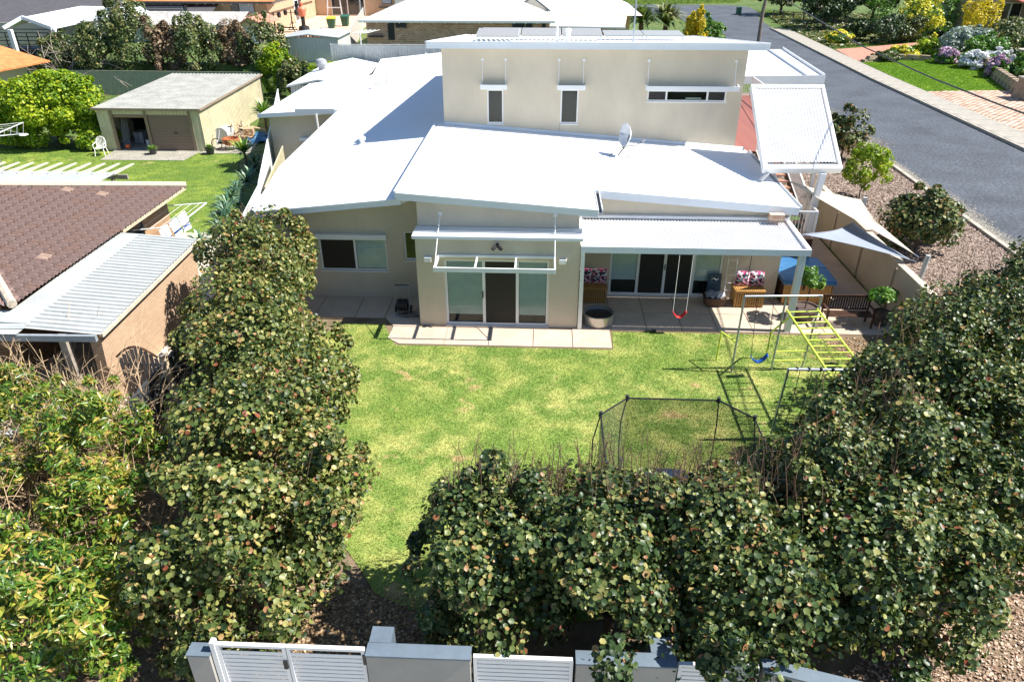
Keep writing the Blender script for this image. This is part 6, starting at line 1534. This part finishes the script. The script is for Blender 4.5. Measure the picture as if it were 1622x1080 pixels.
def rockwall(name, label, pts, h, n, seed, s=.55):
    t = thing(name, label, "retaining wall", (*pts[0], 0)); r = random.Random(seed)
    P = [Vector((*p, 0)) for p in pts]; L = [(b - a).length for a, b in zip(P, P[1:])]; tot = sum(L)
    mes = []
    for q in range(4):
        mm = MB(); rr_ = [r.uniform(.8, 1.1) for _ in range(8)]
        b = [(-s * rr_[0], -.3, 0), (s * rr_[1], -.32, 0), (s * rr_[2], .3, 0), (-s * rr_[3], .3, 0)]; tp = [(-s * .85 * rr_[4], -.24, h * .52), (s * .9 * rr_[5], -.25, h * .5), (s * .85 * rr_[6], .22, h * .5), (-s * .9 * rr_[7], .24, h * .52)]
        mm.hexa(b, tp); mes.append(mm.mesh("stone", rock_m))
    for row in range(2):
        d = 0 if row == 0 else s
        while d < tot:
            q = d; i = 0
            while q > L[i]: q -= L[i]; i += 1
            p = P[i].lerp(P[i + 1], q / L[i]); a = math.atan2(*(P[i + 1] - P[i]).yx[:2]) if False else math.atan2((P[i + 1] - P[i]).y, (P[i + 1] - P[i]).x)
            pieces("stone", r.choice(mes), t, [(p.x, p.y, row * h * .5, a)]); d += s * 2.05
rockwall("rock_retaining_wall", "curved limestone block wall holding the flower bed behind the driveway", [(36.2, 59.4), (37.5, 64.0), (38.8, 68.5), (41.0, 73.5), (38.2, 76.5)], 1.0, 14, 3)
rockwall("rock_retaining_wall", "low stone edging along the back of the bright green lawn", [(31.0, 75.9), (34.5, 77.3), (37.0, 76.6)], .6, 6, 4)
rockwall("rock_retaining_wall", "longer pale stone garden wall in front of the red-roofed house", [(44, 86.5), (52, 84), (62, 82)], 1.9, 12, 5, .9)
t = thing("bird_bath", "round pale stone birdbath among the shrubs at right", "birdbath", (43.3, 71.5, 0)); MB().lathe((43.3, 71.5, 0), [(.35, 0), (.18, .2), (.18, 1.5), (.8, 1.75), (.82, 1.85), (.6, 1.78), (.02, 1.72)], 16).build("basin", concrete_m, t)
tag(MB().tube([(24.6, 91.5, -.1), (24.55, 91.5, 3), (25.2, 91.5, 9.8)], .22, 10, r2=.16).build("power_pole", pole_m), "leaning grey timber power pole on the road's near side at top", "power pole")
pts = []
for i in range(25):
    f = i / 24; a = Vector((16.63, 57.35, 7.0)); b = Vector((12.24, 19.69, 7.0)); p = Vector((0, 0, 0))
    q = [(22.5, 86, 7.6), (16.63, 57.35, 7), (15.2, 50.41, 7), (12.19, 30.89, 7), (11.39, 23.58, 7), (12.24, 19.69, 7), (16, 8, 7.0)]
    k = min(5, int(f * 6)); u = f * 6 - k; pts.append(Vector(q[k]).lerp(Vector(q[k + 1]), u))
tag(MB().tube([(22.6, 90.6, 8.6), (14.6, 50, 7.35), (12.35, 30.9, 7.0), (11.75, 23.6, 7.0), (11.5, 19.5, 7.05), (11.0, 10, 7.3)], .022, 6).build("power_cable", black_m), "thick black overhead cable crossing the road and lawns at right", "cable")
tag(MB().box(-.35, .35, -.35, .35, 0, 1.1).build("street_bin", green_m), "dark green wheelie bin at the far end of the road", "bin").location = (29.6, 124, 0)
t = thing("post_and_rail_fence", "low weathered post and rail fence along the bush at top right", "fence", (30, 104, 0))
for i in range(8): MB().box(33.2 + i * 1.1, 33.35 + i * 1.1, 118 - i * 1.2, 118.15 - i * 1.2, 0, 1.2).build("post", pole_m, t)
MB().bar((33.2, 118, 1.1), (41.2, 109.5, 1.1), .12, .1).build("rail", pole_m, t)
# ------------------------------------------------------------------ planting
HG1 = "round-leaved hedge shrubs on the left"; HG2 = "round-leaved hedge shrubs on the right"
def hedge(x, y, zc, r, n, size, seed, lab, grp, mat=hedge_leaf, lp=60, tw=18, twl=.8, cs=.42, cl=34):
    bush("hedge_shrub", lab, "shrub", x, y, 0, zc, r, n, size, "round", mat, seed, grp, cl, cs, .62, lp, .07, tw, twlen=twl)
L_ = [(-8.45, 19.6, 1.95, (1.55, 1.9, 1.85), 9500, .055, "farthest tall shrub of the left hedge, in front of the house's left window", 25),
      (-7.35, 16.6, 1.85, (1.85, 1.9, 1.75), 9500, .055, "second shrub from the house in the left hedge, beside the brick lean-to", 14),
      (-6.35, 13.9, 1.75, (1.9, 1.8, 1.65), 9000, .055, "middle shrub of the left hedge, bulging over the lawn", 10),
      (-5.35, 11.3, 1.7, (1.9, 1.75, 1.6), 8500, .056, "second nearest shrub of the left hedge, widest over the lawn", 6),
      (-4.95, 8.75, 1.6, (1.8, 1.5, 1.5), 8000, .056, "nearest shrub of the left hedge, spilling over the white gate", 4)]
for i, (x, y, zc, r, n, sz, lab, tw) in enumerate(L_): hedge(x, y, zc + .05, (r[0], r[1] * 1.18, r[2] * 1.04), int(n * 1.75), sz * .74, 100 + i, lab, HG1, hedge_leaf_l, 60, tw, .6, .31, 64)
R_ = [(-0.55, 8.75, 1.65, (1.35, 1.75, 1.6), 9000, "leftmost shrub of the front hedge, beside the gap at the gate", 60),
      (1.25, 8.6, 1.8, (1.5, 1.95, 1.6), 10000, "front hedge shrub overhanging the second slat panel", 90),
      (3.15, 8.6, 1.8, (1.5, 1.95, 1.6), 10000, "front hedge shrub right below the trampoline", 90),
      (5.0, 9.3, 1.75, (1.5, 2.1, 1.65), 10000, "front hedge shrub where the hedge turns towards the climbing net", 50),
      (6.5, 11.1, 1.8, (1.5, 1.8, 1.7), 8500, "right hedge shrub directly behind the climbing net", 40),
      (6.5, 9.15, 1.3, (1.3, 1.45, 1.35), 8000, "outer right hedge shrub nearest the bark-covered verge", 6),
      (8.1, 13.1, 1.8, (1.6, 1.8, 1.7), 8500, "right hedge shrub halfway along, inner side", 20),
      (8.4, 10.9, 1.45, (1.4, 1.5, 1.45), 7500, "outer right hedge shrub at the picture's right edge", 6),
      (9.7, 15.1, 1.75, (1.55, 1.8, 1.65), 8000, "right hedge shrub just before the dark garden bench", 20),
      (10.4, 12.9, 1.5, (1.6, 1.6, 1.5), 7000, "outer right hedge shrub below the boundary wall's end", 6),
      (11.3, 16.9, 1.85, (1.6, 1.7, 1.7), 8000, "right hedge shrub hiding the near end of the boundary wall", 20),
      (12.6, 14.8, 1.6, (1.7, 1.7, 1.55), 6500, "outer right hedge shrub under the road verge bed", 6),
      (13.7, 18.4, 1.85, (1.7, 1.7, 1.75), 7500, "farthest hedge shrub on the right, outside the boundary wall", 24)]
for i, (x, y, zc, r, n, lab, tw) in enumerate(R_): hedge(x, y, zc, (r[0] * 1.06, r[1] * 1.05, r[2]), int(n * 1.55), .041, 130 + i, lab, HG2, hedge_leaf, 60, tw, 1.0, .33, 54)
hedge(5.9, 6.9, .3, (.9, .7, .4), 1300, .05, 170, "low sprawling shrub on the bark at the bottom right", HG2, hedge_leaf, 20, 0)
# left foreground trees with long glossy leaves
def lance(x, y, zc, r, n, sz, seed, lab, mat=mango_leaf, tw=0, name="lance_leaf_shrub", cl=30, lp=50):
    bush(name, lab, "shrub", x, y, 0, zc, r, n, sz, "lance", mat, seed, "glossy long-leaved shrubs at the left", int(cl * 1.6), .27, .6, lp, .06, tw, twig_m, twlen=.9, twr=.008)
lance(-7.6, 7.3, 1.5, (1.35, 1.3, 1.4), 7500, .078, 201, "glossy yellow-green shrub filling the bottom left corner")
lance(-9.6, 8.6, 1.2, (1.5, 1.4, 1.3), 6500, .078, 202, "glossy green shrub at the left edge above the corner one")
lance(-9.3, 11.9, 1.4, (1.15, 1.3, 1.3), 5200, .075, 203, "glossy long-leaved shrub left of the middle of the hedge", tw=10)
lance(-11.5, 10.9, 1.0, (1.3, 1.2, 1.1), 3800, .075, 204, "yellowing long-leaved shrub at the left edge among debris", tw=12)
lance(-12.6, 14.0, 1.2, (.8, .9, 1.0), 2200, .072, 205, "small yellowing shrub at the left edge below the lean-to roof", tw=14)
lance(-8.4, 10.2, 1.2, (1.0, 1.1, 1.15), 3600, .075, 206, "yellow-green long-leaved shrub pressed between the corner shrub and the hedge", tw=6)
lance(-10.9, 12.9, 1.3, (1.0, 1.0, 1.1), 3000, .072, 207, "loose yellowing shrub in front of the arched gate among vines", tw=12)
lance(-7.0, 8.7, 1.0, (.9, .9, .95), 2800, .075, 208, "low yellow-green shrub beside the nearest round-leaved hedge shrub")
# dry bare vines
def vines(x, y, z, n, L, seed, lab, mat=twig_m, spread=1.0, name="dry_vine", r0=.014):
    rg = np.random.default_rng(seed); t = thing(name, lab, "dry shrub", (x, y, z)); mb = MB()
    for k in range(n):
        a = rg.uniform(0, 6.28); bx, by = rg.normal(0, spread * .35, 2); p = Vector((bx, by, 0)); d = Vector((math.cos(a) * .5, math.sin(a) * .5, rg.uniform(.6, 1.3))).normalized(); pts = [p.copy()]
        l = L * rg.uniform(.5, 1.1) / 6
        for q in range(6):
            d = (d + Vector(rg.normal(0, .16, 3)) - Vector((0, 0, .10 * q * .5))).normalized(); p = p + d * l; pts.append(p.copy())
            if q in (2, 3, 4) and rg.uniform() < .7:
                e = (d + Vector(rg.normal(0, .6, 3))).normalized(); mb.tube([p, p + e * l, p + e * l * 1.8 + Vector((0, 0, -.05))], r0 * .45, 3, False, r0 * .2)
        mb.tube(pts, r0, 4, False, r0 * .3)
    mb.build("stems", mat, t, local=True)["kind"] = "stuff"
    return t
for i, (x, y, n, L, lab) in enumerate(((-10.5, 13.9, 46, 2.4, "tangle of pale bare vines in front of the arched gate"), (-12.0, 14.2, 46, 2.3, "tangle of pale bare vines in front of the lean-to corner"), (-13.6, 13.6, 40, 2.3, "tangle of pale bare vines at the left picture edge"), (-9.4, 12.9, 34, 1.9, "dry tan vines leaning on the left hedge's middle shrub"), (-10.6, 10.6, 34, 1.5, "dry tan vines low among the long-leaved shrubs"), (-11.4, 12.2, 40, 2.2, "dry tan vines over the pale sheet panels"), (-8.4, 9.9, 26, 1.8, "dry tan vines between the corner shrub and the left hedge"), (-14.5, 15.3, 34, 2.2, "dry tan vines rising at the lean-to roof's front gutter"))): vines(x, y, 0, int(n * 1.5), L * 1.1, 300 + i, lab, spread=1.7, r0=.017)
# bushes by the road and in the mulch bed
bush("round_shrub", "large clipped round shrub in the mulch bed beside the road", "shrub", 14.7, 27.4, 0, 1.25, (1.45, 1.45, 1.25), 9000, .055, "round", hedge_leaf, 401, None, 60, .34, .4, 0, .06)
bush("round_shrub", "smaller round shrub by the road next to the tilted stair roof", "shrub", 16.4, 40.6, 0, 1.35, (1.2, 1.2, 1.3), 4500, .06, "round", hedge_leaf, 402, None, 36, .36, .4, 0, .06)
bush("wispy_shrub", "thin yellow-green wispy shrub in the mulch bed by the tilted stair roof", "shrub", 14.9, 33.8, 0, 1.35, (1.15, 1.1, 1.15), 5200, .05, "diamond", lime_leaf, 403, None, 40, .26, .7, 0, .03, 30, twig_m, twlen=.7)
# bright bush and the row behind the shed
bush("golden_bush", "huge bright yellow-green bush left of the cream shed", "bush", -28.6, 42.0, 0, 2.0, (3.6, 2.3, 2.3), 26000, .085, "diamond", lime_leaf, 410, None, 90, .26, .5, 0, .1)
bush("golden_bush", "bright yellow-green bush at the left picture edge beyond the hoist", "bush", -33.5, 42.5, 0, 1.9, (3.2, 2.3, 2.1), 14000, .09, "diamond", lime_leaf, 411, None, 50, .28, .5, 0, .1)
bush("golden_bush", "small low bright bush between the big one and the white chair", "bush", -25.9, 40.9, 0, .7, (.8, .7, .7), 1800, .10, "diamond", lime_leaf, 412, None, 16, .4, .5, 0, .04)
row = [(-38.0, 60, 2.0, (1.9, 1.6, 1.5), olive_leaf, "yellowish shrub at the left end of the row behind the shed"), (-35.0, 59.5, 2.6, (2.0, 1.7, 2.0), olive_leaf, "tall olive shrub behind the left corner of the shed roof"), (-32.2, 60.4, 3.4, (2.3, 1.9, 2.7), olive_leaf, "tallest dark green shrub behind the shed roof"),
       (-29.4, 59.6, 2.6, (1.5, 1.5, 2.1), dry_leaf, "bronze dry-looking shrub between the two green ones"), (-26.8, 59.6, 2.9, (1.7, 1.6, 2.3), olive_leaf, "olive shrub right behind the shed's roof ridge"), (-24.3, 60.6, 2.6, (1.5, 1.5, 2.0), dry_leaf, "thin bronze shrub behind the shed's right roof corner"),
       (-21.8, 60.6, 2.8, (1.8, 1.7, 2.2), olive_leaf, "broad olive tree between the shed and the garden shed"), (-20.0, 57.6, 1.7, (1.4, 1.2, 1.5), lime_leaf, "yellow-green shrub in front of the grey garden shed"), (-18.4, 55.8, 1.4, (1.2, 1.0, 1.2), olive_leaf, "lower shrub beside the grey garden shed wall")]
for i, (x, y, zc, r, m_, lab) in enumerate(row): bush("background_shrub", lab, "shrub", x, y - 1.2, ground_h(x, y - 1.2), zc + .25, (r[0] * 1.08, r[1], r[2] * 1.2), 5600, .095, "diamond", m_, 420 + i, "shrubs in the row behind the shed", 34, .30, .5, 0, .08, 10 if m_ is dry_leaf else 3, twig_m if m_ is dry_leaf else twig_d, twlen=1.2, twr=.02)
bush("background_shrub", "bright green low shrub between the white garage roof and the grey shed", "shrub", -15.9, 56.3, 0, 1.9, (2.2, .8, .7), 2600, .09, "diamond", lime_leaf, 432, "shrubs in the row behind the shed", 30, .35, .5)
vines(-36.5, 58.5, .5, 60, 4.2, 440, "leafless pale grey shrub in front of the white carport", M("grey_twig", (.45, .38, .33), .9, .2, 6), 2.4, "bare_shrub", .035)
vines(-39.5, 57.5, .2, 30, 3.2, 441, "smaller leafless shrub left of the big bare one", bpy.data.materials["grey_twig"], 1.6, "bare_shrub", .03)
# strip of strappy plants along the white fence
r = random.Random(8); k = 0
for i in range(13):
    y = 24.6 + i * 1.15; x = -13.0 - (y - 24) * .155 + r.uniform(-.35, .25)
    od = ["nearest to the house", "second nearest to the house", "third from the house", "fourth from the house", "fifth from the house", "sixth from the house", "in the middle, seventh from the house", "sixth from the garage", "fifth from the garage", "fourth from the garage", "third from the garage", "second from the garage", "farthest, by the cream shed"][i]
    rosette("strappy_plant", "blue-green strappy plant along the white fence, " + od, "strappy plant", x, y, 0, 44, .75 + r.uniform(0, .25), .045, blue_strap, 500 + i, "strappy plants along the white fence")
rosette("yucca", "bright spiky yucca on a short trunk by the right rear corner of the shed", "yucca", -17.6, 46.0, 0, 90, 1.15, .06, strap_leaf, 520, None, .8, 1.0, .15, .09)
rosette("yucca", "bright spiky yucca in front of the pallet pile beside the white fence", "yucca", -15.9, 37.9, 0, 80, 1.05, .06, strap_leaf, 521, None, .8, .7, .15, .08)
# palms and conifers by the road behind the house
rosette("palm", "grey-green feathery palm beside the road behind the upper roof", "palm", 12.6, 84, 0, 150, 3.6, .16, frond_m, 530, None, .75, 2.6, .35, .3)
rosette("palm", "darker palm to the left of the feathery one, by the verandah", "palm", 9.8, 82, 0, 120, 3.2, .16, leafmat("dark_frond_leaf", [(0, (.03, .06, .02)), (1, (.16, .22, .08))]), 531, None, .75, 2.8, .35, .3)
rosette("yucca", "pale grey spiky plant at the foot of the palms", "yucca", 11.4, 76, 0, 90, 1.6, .10, leafmat("pale_spike_leaf", [(0, (.2, .22, .14)), (1, (.55, .55, .42))]), 532, None, .8, .3, .1)
def conifer(x, y, h, r, mat, seed, lab, grp="golden and green shrubs by the road"):
    bush("conifer" if h > 2.5 else "rounded_shrub", lab, "conifer" if h > 2.5 else "shrub", x, y, 0, h * .5, (r, r, h * .52), 3200, .11, "diamond", mat, seed, grp, 34, .3, .5, 0, .06)
conifer(14.9, 79, 4.6, 1.15, gold_leaf, 540, "tall golden pointed conifer right of the palm")
conifer(17.0, 81, 3.0, 1.6, fresh_leaf, 541, "rounded green shrub nearest the road behind the roof")
conifer(17.0, 75.5, 1.9, 1.0, gold_leaf, 542, "low golden shrub in front of the rounded green one")
conifer(9.2, 73, 2.4, 1.5, gold_leaf, 543, "golden spreading shrub under the dark palm")
conifer(19.0, 74.5, 1.4, 1.5, fresh_leaf, 544, "low dark green mound at the road edge by the roof corner")
conifer(7.2, 78, 2.8, 1.3, lime_leaf, 545, "yellow-green shrub at the verandah end")
conifer(15.9, 83, 4.0, 1.5, fresh_leaf, 546, "bright green shrub behind the golden conifer")
for i, (x, y, m_, lab) in enumerate(((3.2, 65.6, lime_leaf, "yellowish shrub under the verandah roof, right of the first post"), (5.0, 65.8, fresh_leaf, "green spiky shrub under the verandah roof near its right end"), (1.5, 66, olive_leaf, "small shrub against the orange verandah wall"))): conifer(x, y, 2.9, 1.0, m_, 550 + i, lab, "plants under the verandah")
# garden across the road: shrubs, flowers, ground cover
gard = [(33.2, 90, .7, 1.7, yellow_flower, "yellow flowering clump beside the red path"), (35.6, 91.5, 1.2, 1.9, dark_leaf, "dark green mound behind the yellow flowers"), (38.5, 90.5, 1.6, 2.2, dark_leaf, "dense dark shrub above the red path"), (41.6, 91.8, 1.5, 2.0, olive_leaf, "olive shrub right of the dense dark one"),
        (33.0, 76.5, .5, 1.3, olive_leaf, "low creeping shrub at the left end of the bright lawn"), (35.5, 79.0, .6, 1.5, yellow_flower, "yellow-flecked ground shrub between path and lawn"), (38.5, 80.2, .8, 1.6, lime_leaf, "yellow-green low shrub right of the path end"), (38.2, 75.2, .7, 1.3, purple_flower, "mauve flowering clump left of the white one"),
        (39.4, 72.4, .8, 1.6, white_flower, "white daisy mound overhanging the lawn"), (41.8, 73.4, .8, 1.5, white_flower, "second white daisy mound behind the stone edge"), (40.6, 79, 1.4, 1.9, grey_leaf, "silver-leaved shrub behind the daisies"), (43.2, 80.5, 1.5, 2.0, grey_leaf, "pale silvery shrub further back in the bed"),
        (42.5, 76.5, 1.3, 2.0, fresh_leaf, "green shrub behind the white daisies"), (45.5, 77, 1.3, 2.2, olive_leaf, "olive mixed shrub mid-bed at right"), (48.5, 78, 1.3, 2.2, fresh_leaf, "bright green shrub toward the right edge"), (41.5, 67.5, 1.1, 1.7, fresh_leaf, "lush green clump above the curved stone wall"), (39.6, 63.5, 1.0, 1.6, fresh_leaf, "leafy green clump nearest the limestone pillar"),
        (38.6, 67.2, .9, .9, purple_flower, "small mauve flowering plant at the stone wall's bend"), (43.5, 64.5, 1.2, 1.9, dark_leaf, "dark green clump at the right edge above the pillar"), (45.5, 70, 1.4, 2.1, dark_leaf, "dark shrub beside the birdbath"), (47.5, 83, 1.8, 2.2, olive_leaf, "shrub before the stone garden wall"),
        (52.5, 81.5, 1.5, 1.9, lime_leaf, "yellow-green shrub right under the taupe house"), (43.5, 93.5, 2.4, 2.6, yellow_flower, "large yellow flowering shrub beyond the path"), (46.8, 98, 3.2, 3.3, fresh_leaf, "big green tree left of the taupe house"), (50.2, 94, 2.6, 2.3, gold_leaf, "golden shrub against the taupe house corner"), (43, 101, 3.2, 3.5, fresh_leaf, "broad bright green tree in the middle of the far garden")]
for i, (x, y, zc, rr_, m_, lab) in enumerate(gard):
    fl = m_ in (white_flower, purple_flower, yellow_flower)
    bush("flower_clump" if fl else "garden_shrub", lab, "flowers" if fl else "shrub", x, y, 0, zc, (rr_, rr_ * .9, zc), 2600, .12, "diamond", m_, 600 + i, "garden plants across the road", 30, .32, .5, 0, .05)
    if fl:
        rg = np.random.default_rng(900 + i); P, Nn, tone = crown_points((x, y, zc * .92), (rr_ * .95, rr_ * .85, zc * .9), 1300, rg, 26, .34); V, F, T = scatter(P, Nn, .12, "diamond", rg, .5, tone)
        o = link(bpy.data.objects.new("leaves", mesh_np("leaves", V, F, fresh_leaf, T))); par = [q for q in S.objects if q.get("label") == lab][0]; o.parent = par; o.location = (-x, -y, 0); o["kind"] = "stuff"
tr = [(36, 104, 3.2, 3.4, dark_leaf, "dark feathery tree nearest the post and rail fence"), (40, 112, 3.8, 4.0, dark_leaf, "dark wide tree in the middle of the far bushland"), (46, 114, 4.0, 4.2, olive_leaf, "olive tree behind the dark ones"), (53, 112, 4.2, 4.4, dark_leaf, "dark tree at the top beside the taupe house"), (36, 124, 3.2, 4.0, olive_leaf, "pale olive bush at the top of the picture near the road end"), (60, 118, 4.5, 5.0, dark_leaf, "large dark tree behind the red roof")]
for i, (x, y, zc, rr_, m_, lab) in enumerate(tr): bush("tree", lab, "tree", x, y, 0, zc, (rr_, rr_, zc * .8), 5000, .17, "diamond", m_, 700 + i, "far trees across the road", 40, .28, .5, 0, .25)
bm = bush("ground_cover_source", "", "", 0, -30, 0, .3, (1, 1, .3), 10, .1, "diamond", dark_leaf, 799)
for ch in list(bm.children): bpy.data.objects.remove(ch)
bpy.data.objects.remove(bm)
chips("ground_cover", [(37, 60), (56, 60), (58, 88), (44, 92), (38, 84), (36.5, 78), (39, 76), (41.5, 73.5), (38.8, 67.5)], 24000, .16, fresh_leaf, .1, 50)
chips("ground_cover", [(31, 86), (44, 93), (54, 104), (50, 125), (34, 125), (31.5, 104)], 16000, .2, olive_leaf, .1, 51)
